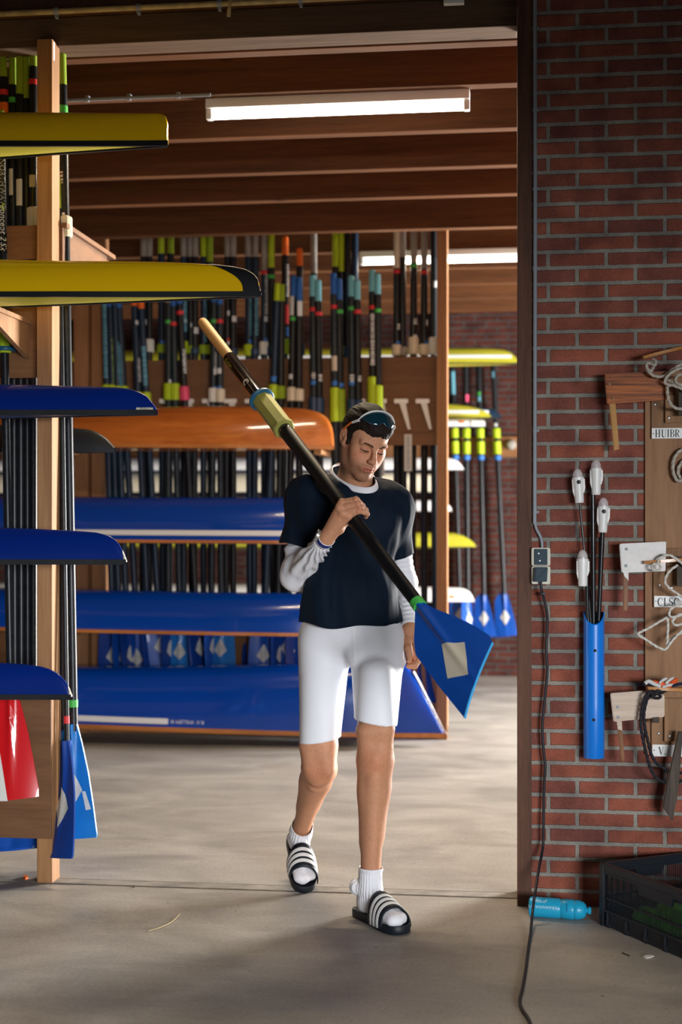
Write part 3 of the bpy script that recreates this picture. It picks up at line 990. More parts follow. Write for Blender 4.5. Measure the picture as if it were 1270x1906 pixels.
# the oars on the hall side of the post
a, b = P(113, 40, 0.16), P(141, 1562, 0.11)
s = 455.0
t = make_oar('black oar with lime grip and bright blue blade, right of the left post', NEARO, a, b, -0.25, grip=(0.265, M_LIMED), bands=[((200 - 40) / s, 0.03, M_GREENB), ((1322 - 40) / s * 0.99, 0.03, M_GREENB)],
             collar=((412 - 40) / s, 0.075, M_CREAM), blade=M_BLADEL, r=0.0215, r_end=0.0185, flip=1, marks=[((325 - 40) / s, 0.055, M_PATCH, 'text'), ((402 - 40) / s, 0.014, M_WHSL, 'solid')], hi=True)
L2 = (a - b).length
Blade(-(L2 - 0.47), 1, 0.47, shape=BIG).patch('worn_spot', [(.27, .045), (.27, .06), (.34, .088), (.345, .066)], M_PATCHW, t_blade[t.name], 1, lift=0.002)
a, b = P(109, 330, 0.13), P(128, 1596, 0.045)
make_oar('black oar with red band and deep blue curved blade closest to the left post', NEARO, a, b, -0.72, bands=[(2.20, 0.03, M_REDB)], collar=None, blade=M_BLADED, patch=M_PATCHW, r=0.012, r_end=0.0105, hi=True, spoon=0.075)
a, b = P(106, 330, 0.20), P(120, 1572, 0.17)
make_oar('black oar with dark blue blade and grey patch, tucked behind the left post', NEARO, a, b, -0.8, collar=None, blade=M_BLADED, patch=M_PATCHW, r=0.012, r_end=0.0105)

# ------------------------------------------------------------------ rack across the hall
BY = 4.10
rack2 = thing('oar_rack', 'wooden rack across the hall with plywood boards holding oars and blue boats', 'rack', (P(825, 1372, BY).x, BY, 0))
IM2 = Matrix.Translation((-P(825, 1372, BY).x, -BY, 0))


def r2(name, bm, m):
    bmesh.ops.transform(bm, matrix=IM2, verts=bm.verts[:])
    return obj(name, bm, m, rack2, smooth=False)


for a, b, dy in ((813, 833, 0), (137, 163, 0), (166, 190, 0.05), (684, 704, 0)):
    x0, x1 = P(a, 1300, BY).x, P(b, 1300, BY).x
    bm = bmesh.new(); box(bm, (x0, BY + dy, 0.0), (x1, BY + dy + 0.115, 3.62 if a != 684 else P(690, 840, BY).z), 0.004)
    r2('post', bm, M_POST2)
for a in (-6.0, -8.2):
    bm = bmesh.new(); box(bm, (a, BY, 0.0), (a + 0.07, BY + 0.115, 3.62), 0.004); r2('post', bm, M_POST2)
xr, xl = P(813.5, 700, BY + .06).x, -8.2
for ya, yb, dy, mm in ((666, 752, 0.070, M_PLY2), (752, 829, 0.064, M_PLY2), (1163, 1330, 0.075, M_PLY)):
    bm = bmesh.new(); box(bm, (xl, BY + dy, P(600, yb, BY + dy).z), (xr, BY + dy + 0.018, P(600, ya, BY + dy).z), 0.002); r2('panel', bm, mm)
bm = bmesh.new(); box(bm, (xl, BY + 0.055, P(600, 829, BY).z), (xr, BY + 0.075, P(600, 806, BY).z), 0.002); r2('rail', bm, M_PLY2)
bm = bmesh.new(); box(bm, (xl, BY + 0.03, P(600, 1372, BY).z), (P(833, 1300, BY).x, BY + 0.1, P(600, 1348, BY).z), 0.002); r2('rail', bm, M_POST2)

# white oar hooks on the board
ORD = lambda i: names_ord[i]
hk = []
for k in range(17):
    px = 787 - 39.8 * k
    p = P(px, 747, BY + 0.04)
    t = thing('oar_hook', 'white plastic oar hook on the back rack board, %s from the right post' % ORD(k), 'hook', p, group='oar hooks along the back rack board')
    bm = bmesh.new()
    prism(bm, rounded([(-.047, -.014), (.047, -.014), (.047, .016), (-.047, .016)], .006), -0.012, 0.0, 0.002)
    obj('hook_plate', bm, M_WHITE, t, smooth=False)
    bm = bmesh.new()
    a = [(-.012, -.014), (.030, -.014), (.062, -.19), (.045, -.19)]
    prism(bm, a, -0.006, 0.024, 0.002)
    obj('strut', bm, M_WHSL, t, smooth=False)

SC = 275.6
FR = 'oars in the front row of the back rack'
BR = 'oars in the back row of the back rack'
OL = 2.77
# x at grip top, y of grip top, grip pixels, grip, band (y, colour), sleeve (y0, y1, colour), x of blade, roll, shaft, flip, marks, words
FRONT = [
    (195, 540, 30, M_BLUEG, None, (725, 755, M_LIME), 212, 0.1, M_NAVYSH, [(560, 150, M_TMARK, 'text')], 'slate oar with long pale lettering'),
    (203.5, 543, 30, M_BLUEG, None, (725, 755, M_LIME), 226, 1.3, M_NAVYSH, [(635, 85, M_GMARK, 'text')], 'slate oar with small green lettering'),
    (212, 538, 30, M_BLUEG, None, (728, 755, M_LIME), 241, 1.35, M_NAVYSH, [(640, 85, M_TMARK, 'text')], 'slate oar with blue lettering'),
    (220, 545, 30, M_BLUEG, None, (728, 755, M_LIME), 262, -0.35, M_NAVYSH, [(645, 80, M_TMARK, 'text')], 'slate oar with pale blue lettering'),
    (248, 520, 52, M_ORANGE, None, (740, 765, M_LIME), 280, 1.35, M_NAVYSH, [(672, 45, M_WMARK, 'text'), (600, 8, M_WMARK, 'solid')], 'slate oar with orange grip and white lettering'),
    (260, 520, 57, M_ORANGE, None, (740, 765, M_LIME), 302, 0.4, M_NAVYSH, [(650, 75, M_TMARK, 'text')], 'slate oar with orange grip and teal lettering'),
    (314, 525, 40, M_GREYG, (598, M_GREENB), (722, 751, M_LIME), 313, 1.3, M_CARBON2, [(712, 8, M_WMARK, 'solid')], 'black oar with grey grip, green band and lime sleeve'),
    (322, 528, 44, M_BLUEG, (602, M_REDB), (722, 751, M_LIME), 337, -0.12, M_CARBON2, [], 'black oar with red band and lime sleeve'),
    (332, 522, 46, M_BLUEG, (581, M_REDB), (728, 752, M_PINK), 372, 1.1, M_CARBON, [(655, 42, M_WMARK, 'text')], 'black oar with blue grip and pink sleeve'),
    (399, 518, 46, M_BLUEG, (597, M_GREENB), (730, 754, M_WHSL), 392, 1.3, M_CARBON2, [(660, 30, M_WMARK, 'text'), (690, 12, M_WMARK, 'solid'), (724, 6, M_BLUEM, 'solid')], 'black oar with blue grip, green band and white sleeve'),
    (409, 520, 48, M_BLUEG, (597, M_REDB), (731, 754, M_CREAM), 412, -0.1, M_CARBON2, [(690, 10, M_WMARK, 'solid'), (724, 6, M_BLUEM, 'solid')], 'black oar with blue grip, red band and cream sleeve'),
    (517, 527, 34, M_LIME, None, (722, 746, M_LIME), 488, 0.25, M_NAVYSH, [(704, 10, M_BLUEM, 'solid')], 'navy oar with short lime grip and lime sleeve'),
    (525, 529, 33, M_LIMED, None, (725, 746, M_LIMED), 516, 1.25, M_CARBON, [], 'black oar with short dull lime grip'),
    (547, 513, 40, M_BLUEG, (592, M_GREENB), (727, 750, M_CREAM), 535, -0.4, M_CARBON, [(553, 36, M_WMARK, 'solid'), (700, 9, M_WMARK, 'solid')], 'black oar with blue grip, white neck and cream sleeve'),
    (557, 516, 46, M_BLUEG, None, (730, 750, M_CREAM), 556, 0.6, M_CARBON, [(562, 28, M_WMARK, 'solid')], 'black oar with blue grip half hidden behind its neighbour'),
    (582, 512, 41, M_LBLUE, (574, M_REDB), (745, 772, M_NAVYC), 590, 0.2, M_CARBON2, [(697, 12, M_WMARK, 'text'), (712, 8, M_BLUEM, 'solid')], 'dark oar with pale blue grip, red band and navy sleeve'),
    (592, 521, 41, M_LBLUE, (582, M_REDB), (746, 772, M_NAVYC), 600, 0.8, M_CARBON, [(700, 10, M_WMARK, 'text')], 'dark oar with pale blue grip leaning behind its twin'),
    (621, 508, 41, M_BLUEG, (569, M_REDB), (727, 788, M_LIME), 630, 0.2, M_CARBON2, [(665, 28, M_PATCH, 'solid'), (712, 9, M_BLUEM, 'solid')], 'dark oar with blue grip, red band and long lime sleeve'),
    (631, 518, 41, M_BLUEG, (578, M_GREENB), (730, 788, M_LIMED), 640, 0.9, M_CARBON, [(716, 8, M_BLUEM, 'solid')], 'dark oar with blue grip and dull lime sleeve'),
    (654, 513, 40, M_LBLUE, (572, M_GREENB), (748, 772, M_NAVYC), 660, 0.2, M_CARBON2, [(700, 10, M_WMARK, 'text'), (712, 8, M_BLUEM, 'solid')], 'dark oar with pale blue grip, green band and navy sleeve'),
    (665, 521, 38, M_LBLUE, (578, M_REDB), (750, 772, M_NAVYC), 672, 0.9, M_CARBON, [(702, 8, M_WMARK, 'text')], 'dark oar with pale blue grip, red band, behind a green-banded one'),
    (693, 502, 42, M_LBLUE, (570, M_REDB), (706, 760, M_LIME), 697, 0.2, M_CARBON, [(586, 90, M_WMARK, 'text'), (672, 10, M_WMARK, 'text')], 'black oar with pale blue grip, white lettering and lime sleeve'),
    (703, 509, 40, M_LBLUE, (576, M_GREENB), (722, 765, M_LIME), 707, 0.9, M_CARBON, [], 'black oar with pale blue grip, green band, rightmost of the front row'),
]
for i, (x, yt, gpx, gm, band, (s0, s1, sm), xb, roll, shm, marks, words) in enumerate(FRONT):
    Yo = BY + 0.022 - 0.004 * (i % 3)
    a = P(x, yt, Yo)
    bq = P(xb, yt + 745, Yo - 0.035)
    d = (bq - a).normalized()
    b = a + d * OL
    k = lambda y: (y - yt) / SC
    mk = [(k(y0), ln / SC, m, kind) for y0, ln, m, kind in marks]
    bm_ = M_BLADEL if i in (7, 10) else (M_BLADE if i % 2 else M_BLADED)
    make_oar(words, FR, a, b, roll, shaft=shm, grip=(gpx / SC, gm), bands=[(k(band[0]), 0.026, band[1])] if band else [], collar=(k(s0), (s1 - s0) / SC, sm),
             blade=bm_, patch=M_PATCHW, marks=mk, r=0.0245, r_end=0.0235, seg=10, shape=BIG2, dia=[(.17, 0), (.255, .046), (.30, 0), (.255, -.046)])

BACK = [
    (268, M_GREYG, None, (640, 662, M_CREAM), M_CARBON, [(600, 10, M_WMARK, 'solid')], 'black oar with grey wooden grip and cream sleeve, far left'),
    (278, M_GREYG, None, (640, 662, M_WHSL), M_CARBON, [], 'black oar with dark grip and off-white sleeve'),
    (300, M_LIME, None, (650, 664, M_LIMED), M_NAVYSH, [(640, 8, M_BLUEM, 'solid')], 'navy oar with lime grip beside a pale one'),
    (318, M_LIMED, None, (650, 664, M_LIMED), M_CARBON, [], 'black oar with green grip and sleeve'),
    (342, M_GREYG, None, (643, 664, M_LIME), M_NAVYSH, [(560, 60, M_TMARK, 'text'), (599, 7, M_WMARK, 'solid')], 'navy oar with lime sleeve and white ring'),
    (354, M_GREYG, None, (652, 664, M_LIMED), M_CARBON, [(606, 8, M_WMARK, 'solid')], 'black oar with a white ring beside the lime sleeve'),
    (364, M_GREYG, None, (655, 664, M_NAVYC), M_CARBON, [(614, 12, M_WMARK, 'solid')], 'black oar with a long white mark'),
    (379, M_LIME, None, (650, 665, M_LIMED), M_NAVYSH, [(552, 90, M_TMARK, 'text')], 'navy oar with lime grip and pale lettering'),
    (390, M_LIMED, None, (650, 665, M_LIMED), M_CARBON, [], 'black oar with broad lime grip'),
    (424, M_GREYG, None, (655, 665, M_NAVYC), M_CARBON, [(582, 9, M_WMARK, 'solid'), (634, 5, M_REDB, 'solid'), (640, 6, M_WMARK, 'solid')], 'black oar with white and red rings'),
    (434, M_GREYG, None, (655, 665, M_NAVYC), M_CARBON, [(592, 11, M_WMARK, 'solid')], 'black oar with a single white oval mark'),
    (462, M_GREYG, None, (648, 667, M_LIME), M_NAVYSH, [(540, 90, M_TMARK, 'text'), (636, 7, M_BLUEM, 'solid')], 'navy oar with lime sleeve behind the black bow tip'),
    (476, M_GREYG, None, (655, 665, M_NAVYC), M_NAVYSH, [(545, 80, M_TMARK, 'text')], 'navy oar with blue foot'),
    (492, M_GREYG, (506, M_REDB), (642, 664, M_WHSL), M_NAVYSH, [(512, 75, M_WMARK, 'text'), (592, 10, M_WMARK, 'solid'), (633, 6, M_BLUEM, 'solid')], 'navy oar with grey grip, red band and white sleeve'),
    (505, M_LIME, (513, M_GREENB), (650, 664, M_NAVYC), M_CARBON, [], 'black oar with lime grip and green band'),
    (531, M_ORANGE, None, (637, 662, M_LIMED), M_CARBON, [(494, 62, M_WMARK, 'text'), (570, 35, M_REDB, 'solid'), (612, 14, M_BLUEM, 'text')], 'black oar with orange grip and dark red neck'),
    (558, M_ORANGE, None, (645, 664, M_NAVYC), M_CARBON, [], 'black oar with a shorter orange grip'),
    (584, M_GREYG, None, (650, 664, M_NAVYC), M_CARBON2, [], 'dark oar with tall grey wooden grip'),
    (625, M_LIME, None, (650, 664, M_LIMED), M_CARBON, [], 'black oar with tall lime grip'),
    (636, M_LIME, None, (650, 664, M_LIMED), M_CARBON, [], 'black oar with tall lime grip and blue tip'),
    (647, M_CARBON, None, (650, 666, M_NAVYC), M_CARBON, [], 'all black oar beside the tall lime grips'),
    (661, M_NAVYSH, None, (650, 666, M_NAVYC), M_NAVYSH, [], 'all navy oar beside the tall lime grips'),
    (739, M_CREAM, (503, M_REDB), (645, 663, M_CREAM), M_CARBON, [(604, 11, M_WMARK, 'text'), (636, 8, M_BLUEM, 'solid')], 'black oar with cream wooden grip, red band, second pair from right'),
    (749, M_GREYG, None, (650, 663, M_GREYG), M_CARBON, [], 'black oar with grey grip leaning behind the cream one'),
    (771, M_GREYG, (492, M_GREENB), (631, 660, M_CREAM), M_CARBON, [(594, 10, M_WMARK, 'text'), (624, 6, M_WMARK, 'solid')], 'black oar with green band and cream sleeve near the right post'),
    (790, M_GREYG, (504, M_REDB), (644, 662, M_CREAM), M_CARBON, [(596, 10, M_WMARK, 'text'), (636, 6, M_BLUEM, 'solid')], 'black oar with grey grip and red band near the right post'),
    (807, M_CARBON, None, (631, 660, M_WHSL), M_CARBON2, [(524, 12, M_WMARK, 'solid')], 'dark oar with white sleeve touching the right post'),
]
GT = {531: (440, 476), 558: (462, 496), 739: (415, 500), 771: (415, 490), 790: (415, 501), 584: (415, 510), 492: (415, 505), 300: (380, 475), 318: (380, 475), 379: (400, 480), 390: (395, 490), 625: (400, 498), 636: (412, 507), 505: (430, 500)}
SCB = 2650 / 9.76
for i, (x, gm, band, (s0, s1, sm), shm, marks, words) in enumerate(BACK):
    yt, yg = GT.get(x, (410, 480))
    Yo = BY + 0.135 + 0.008 * (i % 2)
    a = P(x, yt, Yo)
    b = P(x + (i % 3 - 1) * 4, yt + 3.3 * SCB, Yo)
    k = lambda y: (y - yt) / SCB
    mk = [(k(y0), ln / SCB, m, kind) for y0, ln, m, kind in marks]
    make_oar(words, BR, a, b, 1.2 if i % 2 else 0.9, shaft=shm, grip=(k(yg), gm), bands=[(k(band[0]), 0.026, band[1])] if band else [], collar=(k(s0), (s1 - s0) / SCB, sm),
             blade=M_BLADED, patch=None, marks=mk, r=0.0245, r_end=0.0235, seg=10)

# paper name strips hanging on the rail
M_STRIP = mat('paper_strip', (0.58, 0.57, 0.52), 0.7)
for (x0, x1, ya, yb, w) in ((753, 767, 808, 877, 'white name strip hanging right of the head, under the board'), (703, 716, 812, 886, 'white name strip partly hidden behind the head')):
    t = thing('name_strip', w, 'label', P((x0 + x1) / 2, (ya + yb) / 2, BY + 0.05), group='name strips under the back rack board')
    hw, hh = (x1 - x0) / 2 / SC, (yb - ya) / 2 / SC
    bm = bmesh.new(); box(bm, (-hw, -0.003, -hh), (hw, 0.0, hh), 0.0005); obj('strip', bm, M_STRIP, t, smooth=False)
    bm = bmesh.new(); rn = random.Random(3); z = hh * 0.9
    while z > -hh * 0.85:
        d = rn.uniform(.006, .013); box(bm, (-hw * .45, -0.0036, z - d), (hw * .45, -0.0031, z)); z -= d + .006
    obj('marking', bm, M_GREY, t, smooth=False)

# ------------------------------------------------------------------ boats on the back rack
RB = 3.80
HALL = 'boats on the arms of the rack across the hall'
WG = [(0, .02), (.1, .05), (.3, .10), (.7, .17), (1.2, .22), (2.0, .25), (6, .25), (7.4, .1), (7.8, .03)]
t, S, sc = shell('wooden_rowboat', 'varnished orange cedar boat with a long white shine, behind the oar handle', 'boat', 622, 834,
                 [(0, 4), (1, 22), (4, 38), (10, 52), (20, 62), (35, 69), (60, 74), (120, 77), (230, 79), (380, 75), (480, 68), (620, 60), (1500, 56)], M_VARN, M_VARN, M_GUNW, Y=RB, wid=WG, group=HALL, e=0.8, gh=0.022, pitch=0.010)
t, S, sc = shell('wooden_rowboat', 'blue boat with a full white stripe above its brown gunwale, behind the man', 'boat', 715, 1010,
                 [(0, 4), (3, 30), (14, 55), (40, 72), (90, 80), (180, 84), (300, 84), (1500, 84)], M_BLUEH2, M_BLUEDECK, M_GUNW, Y=RB, wid=WG, group=HALL, e=0.75, gh=0.02, pitch=0.006)
S.stripe(M_STRIPE, t, 0.25, 7.4, 0.040, 0.074, n=40)
t, S, sc = shell('wooden_rowboat', 'plain blue boat with brown gunwale above the row of hanging blades', 'boat', 722, 1182,
                 [(0, 4), (3, 30), (14, 50), (40, 66), (90, 73), (180, 75), (300, 74), (1500, 74)], M_BLUEH2, M_BLUEDECK, M_GUNW, Y=RB, wid=WG, group=HALL, e=0.75, gh=0.022, pitch=0.014)
t, S, sc = shell('wooden_rowboat', 'big blue boat with raked white stem and name lettering, lowest on the rack', 'boat', 828, 1369,
                 [(0, 2), (10, 20), (30, 58), (50, 96), (66, 124), (72, 129), (90, 129), (200, 127), (400, 118), (640, 106), (1500, 100)], M_BLUEH2, M_BLUEDECK, M_GUNW, Y=RB, wid=[(0, .012), (.1, .03), (.3, .075), (.7, .15), (1.2, .2), (2.0, .24), (6, .25), (7.8, .03)], group=HALL, e=0.7, gh=0.03, pitch=0.022)
S.stripe(M_STRIPE, t, (828 - 316) / sc, 7.2, 0.035, 0.072, n=40)
bm = bmesh.new()
for k in range(2): pass
rr = [[S.pt(s - 0.012, f, 0.003) for f in (0.42, 0.47, 0.5, 0.53, 0.58)] for s in np.linspace(0.0, 66 / sc, 12)]
rings(bm, [[q + Vector((0.010, 0, 0)) for q in r] for r in rr], closed=False)
obj('stem_band', bm, M_STRIPE, S.ho)
bm = bmesh.new()
s_c, z_c = (828 - 352) / sc, 0.054
text_bm(bm, 'R.V. WILLEM III', 0.034, lambda u, v: S.side(s_c + u * 1.0, z_c - v))
obj('lettering', bm, M_STRIPE, S.ho)

for gy, tipx, pit in ((834, 622, .010), (1010, 715, .006), (1182, 722, .014), (1369, 828, .022)):
    p = P(tipx, gy, RB)
    for xx in (P(150, 1000, BY).x - 0.03, P(694, 1000, BY).x - 0.02 if gy > 900 else P(604, 1000, BY).x, -6.0):
        zz = p.z - 0.013 + (p.x - xx) * math.sin(pit)
        bm = bmesh.new(); box(bm, (xx - .02, 3.56 if gy > 900 else 3.74, zz - (0.055 if gy > 900 else 0.03)), (xx + .03, BY + (0.0 if gy > 900 else 0.06), zz - 0.002), 0.002)
        if zz > 0.06: r2('arm', bm, M_POST2)
        else: bm.free()

# ------------------------------------------------------------------ rack on the far wall
WY = 7.72
rack3 = thing('boat_rack', 'dark rack on the far brick wall carrying lemon and white shells', 'rack', (P(825, 1250, 8.1).x, 8.1, 0))
IM3 = Matrix.Translation((-P(825, 1250, 8.1).x, -8.1, 0))


def r3(name, bm, m):
    bmesh.ops.transform(bm, matrix=IM3, verts=bm.verts[:])
    return obj(name, bm, m, rack3, smooth=False)


for pxx in (826, 152, -200):
    x = P(pxx, 1000, 8.14).x
    bm = bmesh.new(); box(bm, (x - .035, 8.14, 0), (x + .035, 8.3, 3.6), 0.003); r3('post', bm, M_PLY)
bm = bmesh.new(); box(bm, (-8, 8.26, P(900, 851, 8.24).z), (1.5, 8.299, P(900, 813, 8.24).z), 0.003); r3('rail', bm, M_PLY)
FAR = 'shells on the far wall rack'
WF = [(0, .015), (.1, .035), (.4, .08), (.9, .13), (1.6, .2), (2.6, .25), (6, .25), (7.8, .03)]
for (tip, gun, prof, hm, stripe, Yb, words) in (
        (963, 677, [(0, 8), (4, 14), (12, 21), (24, 26), (45, 29), (80, 30.5), (130, 32), (500, 36), (1500, 36)], M_YGHULL, (10, 16), WY, 'lemon yellow shell with a white stripe, highest on the far wall'),
        (916, 778, [(0, 1), (5, 7), (14, 14), (25, 18), (45, 23), (78, 27), (130, 30), (1500, 34)], M_YGHULL, (8, 14), WY - 0.05, 'lemon yellow shell with pointed bow on the far wall, second from top'),
        (935, 778, [(0, 1), (5, 8), (12, 14), (20, 18), (34, 20), (80, 21), (1500, 24)], M_NAVYSH, None, WY + 0.32, 'dark teal shell tip just behind the second lemon one'),
        (903, 793, [(0, 9), (4, 11), (30, 12.5), (80, 13), (1500, 13)], M_WHULL, None, WY - 0.22, 'flat white hull with an orange mark under the lemon one'),
        (863, 874, [(0, 2), (4, 9), (9, 15), (16, 19), (26, 21.5), (60, 23), (300, 25), (1500, 25)], M_WHULL, None, WY, 'white shell with rounded bow on the far wall at head height'),
        (832, 917, [(0, 4), (6, 26), (20, 34), (60, 38), (300, 40), (1500, 42)], M_CREAM, None, WY, 'beige shell on the far wall beneath the white one'),
        (841, 951, [(0, 4), (4, 10), (12, 16), (40, 20), (300, 24), (1500, 26)], M_WHULL, None, WY - 0.1, 'white shell with a thin red mark, mostly hidden by the right post'),
        (887, 1019, [(0, 2), (4, 8), (12, 15), (24, 22), (40, 26.5), (60, 28), (300, 30), (1500, 30)], M_YGHULL, None, WY, 'lemon yellow shell with a rounded bow, lowest yellow on the far wall'),
        (883, 1119, [(0, 2), (3, 9), (8, 17), (15, 22), (28, 25), (60, 26), (300, 30), (1500, 30)], M_WHULL, None, WY, 'white shell on the far wall just above the blue blades')):
    t, S, sc = shell('rowing_shell', words, 'boat', tip, gun, prof, hm, M_YELDECK if hm is M_YGHULL else M_BLUEDECK, M_BLACKP if hm is not M_WHULL else M_WHULL, Y=Yb, wid=WF, group=FAR, gh=0.012 if hm is not M_WHULL else 0.006)
    if stripe: S.stripe(M_STRIPE, t, 0.05 if tip > 950 else 0.03, 2.6, stripe[0] / sc, stripe[1] / sc)
    if tip == 903:
        S.stripe(M_ORANGE, t, 38 / sc, 48 / sc, 5 / sc, 10 / sc, 'mark', 3); S.stripe(M_BLACKP, t, 25.5 / sc, 27.5 / sc, 0.5 / sc, 11 / sc, 'mark', 2)
    if tip == 883: S.stripe(M_ORANGE, t, 36 / sc, 46 / sc, 6 / sc, 11 / sc, 'mark', 3)
    z = P(tip, gun, Yb).z - 0.013
    for pxx in (826, 152, -200):
        x = P(pxx, 1000, 8.14).x
        bm = bmesh.new(); box(bm, (x - .02, Yb - 0.28, z - 0.05), (x + .02, 8.14, z), 0.002); r3('arm', bm, M_PLY)

FO = 'oars hanging on the far brick wall'
SCF = 2650 / 13.7
for i, (x, xb, yb, rl, words) in enumerate(((845, 858, 1182, 0.1, 'oar with lime sleeves on the far wall, nearest the rack post'), (870, 872, 1190, 0.9, 'oar with lime sleeves and red mark on the far wall'),
                                           (894, 903, 1188, -0.2, 'oar with lime sleeves and green mark, third on the far wall'), (920, 943, 1186, -0.15, 'oar with lime sleeves and white logo, last on the far wall'))):
    yt = 655
    Yo = 8.215 - 0.01 * (i % 2)
    a = P(x - 3, yt, Yo); b = P(xb, yb, Yo - 0.02)
    L = (a - b).length
    k = lambda y: (y - yt) / SCF
    mk = [[(k(692), .22, M_TMARK, 'solid')], [(k(735), .07, M_PINK, 'solid')], [(k(730), .03, M_GREENB, 'solid'), (k(738), .05, M_TMARK, 'solid')], [(k(692), .05, M_TMARK, 'text')]][i]
    t = make_oar(words, FO, a, b, rl, grip=(.1, M_GREYG), collar=(k(799), .085, M_LIME), blade=M_BLADE, patch=M_PATCHW, r=0.026, r_end=0.024, marks=mk + [(k(788), .03, M_WMARK, 'solid')], seg=10, shape=BIG, bl=0.44)
    bm = bmesh.new(); lathe(bm, [(.027, -k(822)), (.038, -k(822)), (.036, -k(845)), (.027, -k(845))], 10); obj('sleeve', bm, M_LIME, t)
    bm = bmesh.new(); lathe(bm, [(.027, -k(848)), (.034, -k(848)), (.034, -k(856)), (.027, -k(856))], 10); obj('sleeve', bm, M_BLUEM, t)
tag(obj('wall_knob', (lambda b: (lathe(b, [(.0, 0), (.05, .0), (.05, .03), (.03, .06), (.0, .065)], 14, Matrix.Translation(P(952, 828, 8.255)) @ Matrix.Rotation(PI / 2, 4, 'X')), b)[1])(bmesh.new()), M_GREYG), 'small round grey knob on the rail of the far wall', 'knob')

# ------------------------------------------------------------------ things on the brick wall
WF_ = WALL_Y
M_BLACKPL = mat('black_plastic', (0.012, 0.013, 0.015), 0.42)
M_DKTEAL = mat('dark_teal_plastic', (0.006, 0.03, 0.05), 0.5)
M_CREAMPL = mat('cream_socket_plastic', (0.62, 0.60, 0.50), 0.4)
M_CABLE = mat('black_cable_rubber', (0.010, 0.010, 0.016), 0.45)

Yc = WF_ - 0.012
t = thing('conduit_pipe', 'thin grey conduit clipped down the bricks beside the door jamb', 'pipe')
pts = [P(996, -60, Yc), P(996.5, 400, Yc), P(995.5, 960, Yc), P(995.5, 975, Yc)]
bm = bmesh.new(); tube(bm, pts, 0.0078, 12); obj('pipe', bm, M_GREY, t)
bm = bmesh.new(); tube(bm, smooth_path([P(995.5, 972, Yc), P(999, 985, Yc), P(1006, 998, Yc), P(1009, 1010, Yc), P(1009, 1024, Yc)], 6), 0.0058, 10); obj('flexible_cable', bm, M_GREY, t)
for y in (53, 205, 352, 500, 649, 802, 953):
    p = P(996, y, Yc)
    bm = bmesh.new(); tube(bm, [p - Vector((0, 0, .005)), p + Vector((0, 0, .005))], 0.0098, 12)
    box(bm, (p.x + .006, Yc - .002, p.z - .004), (p.x + .016, WF_ - 0.001, p.z + .004), 0.001)
    obj('clip', bm, M_GREY, t)

# double socket box with plug
p = P(1007, 1053, WF_)
t = thing('socket_box', 'cream wall socket with two dark teal flaps and a plugged in black cable', 'socket', p)
bm = bmesh.new(); prism(bm, rounded([(-.035, -.068), (.035, -.068), (.035, -.001), (-.035, -.001)], .008), -.040, 0, 0.003); obj('socket_body', bm, M_CREAMPL, t)
bm = bmesh.new(); prism(bm, rounded([(-.035, .001), (.035, .001), (.035, .068), (-.035, .068)], .008), -.040, 0, 0.003); obj('socket_body', bm, M_CREAMPL, t)
bm = bmesh.new(); prism(bm, rounded([(-.025, .004), (.024, .004), (.024, .064), (-.025, .064)], .003), -.046, -.035, 0.002); obj('flap', bm, M_DKTEAL, t)
for sx, sz in ((-.008, .047), (-.004, .02)):
    bm = bmesh.new(); lathe(bm, [(.0028, 0), (.0028, .002)], 10, Matrix.Translation((sx, -.045, sz)) @ Matrix.Rotation(PI / 2, 4, 'X')); obj('screw', bm, M_STEEL, t)
bm = bmesh.new(); prism(bm, rounded([(-.026, -.058), (.022, -.058), (.025, -.004), (-.022, -.004)], .004), -.070, -.035, 0.004); obj('plug', bm, M_DKTEAL, t)

cp = [P(1007, 1082, -.150), P(1008, 1098, -.150), P(1012, 1112, -.142), P(1018, 1138, -.135), P(1019, 1165, -.13), P(1017, 1210, -.13), P(1019, 1250, -.13), P(1014, 1305, -.13), P(1010, 1350, -.13), P(1012, 1395, -.13), P(1015, 1425, -.13),
      P(1013, 1470, -.13), P(1012, 1540, -.135), P(1011, 1575, -.14), P(1003, 1620, -.21), P(996, 1665, -.325), P(992, 1695, -.342)]
cp += [PZ(988, 1738, .010), PZ(984, 1765, .0056), PZ(979, 1805, .0056), PZ(973, 1840, .0056), PZ(968, 1862, .0056), PZ(972, 1878, .0056), PZ(982, 1893, .0056), PZ(988, 1910, .0056), PZ(990, 1960, .0056)]
t = thing('power_cable', 'black power cable hanging from the socket and trailing over the floor', 'cable')
bm = bmesh.new(); tube(bm, smooth_path(cp, 6), 0.0052, 10); obj('cable', bm, M_CABLE, t)
k = P(1010, 1105, -.147)
bm = bmesh.new(); box(bm, (k.x - .009, k.y - .009, k.z - .006), (k.x + .011, k.y + .009, k.z + .006), 0.003); obj('cable_tie', bm, M_CABLE, t)

# blue tube with boat lights
M_BTUBE = mat('bright_blue_pvc', (0.004, 0.19, 0.72), 0.32, coat=0.25, spec=0.5)
M_HOLE = mat('dark_screw_hole', (0.006, 0.006, 0.008), 0.7)
tz0, tz1 = P(1106, 1410, -.14).z, P(1106, 1139, -.14).z
tc = P(1106, 1250, -.140)
R_ = 0.0385
t = thing('tube_holder', 'bright blue slant-cut tube screwed upright to the bricks, holding the light poles', 'tube', (tc.x, tc.y, tz0))
bm = bmesh.new()
n = 40
ring = lambda r, z, slope=0.0: [Vector((r * math.cos(2 * PI * k / n), r * math.sin(2 * PI * k / n), z + slope * r * min(0.0, math.sin(2 * PI * k / n)))) for k in range(n)]
H_ = tz1 - tz0
rings(bm, [ring(R_ - .003, .004), ring(R_ - .001, 0), ring(R_, .002), ring(R_, .2), ring(R_, H_, 1.22), ring(R_ - .0035, H_, 1.22), ring(R_ - .0035, .012)], cap0=True, cap1=True)
obj('tube', bm, M_BTUBE, t, angle=35)
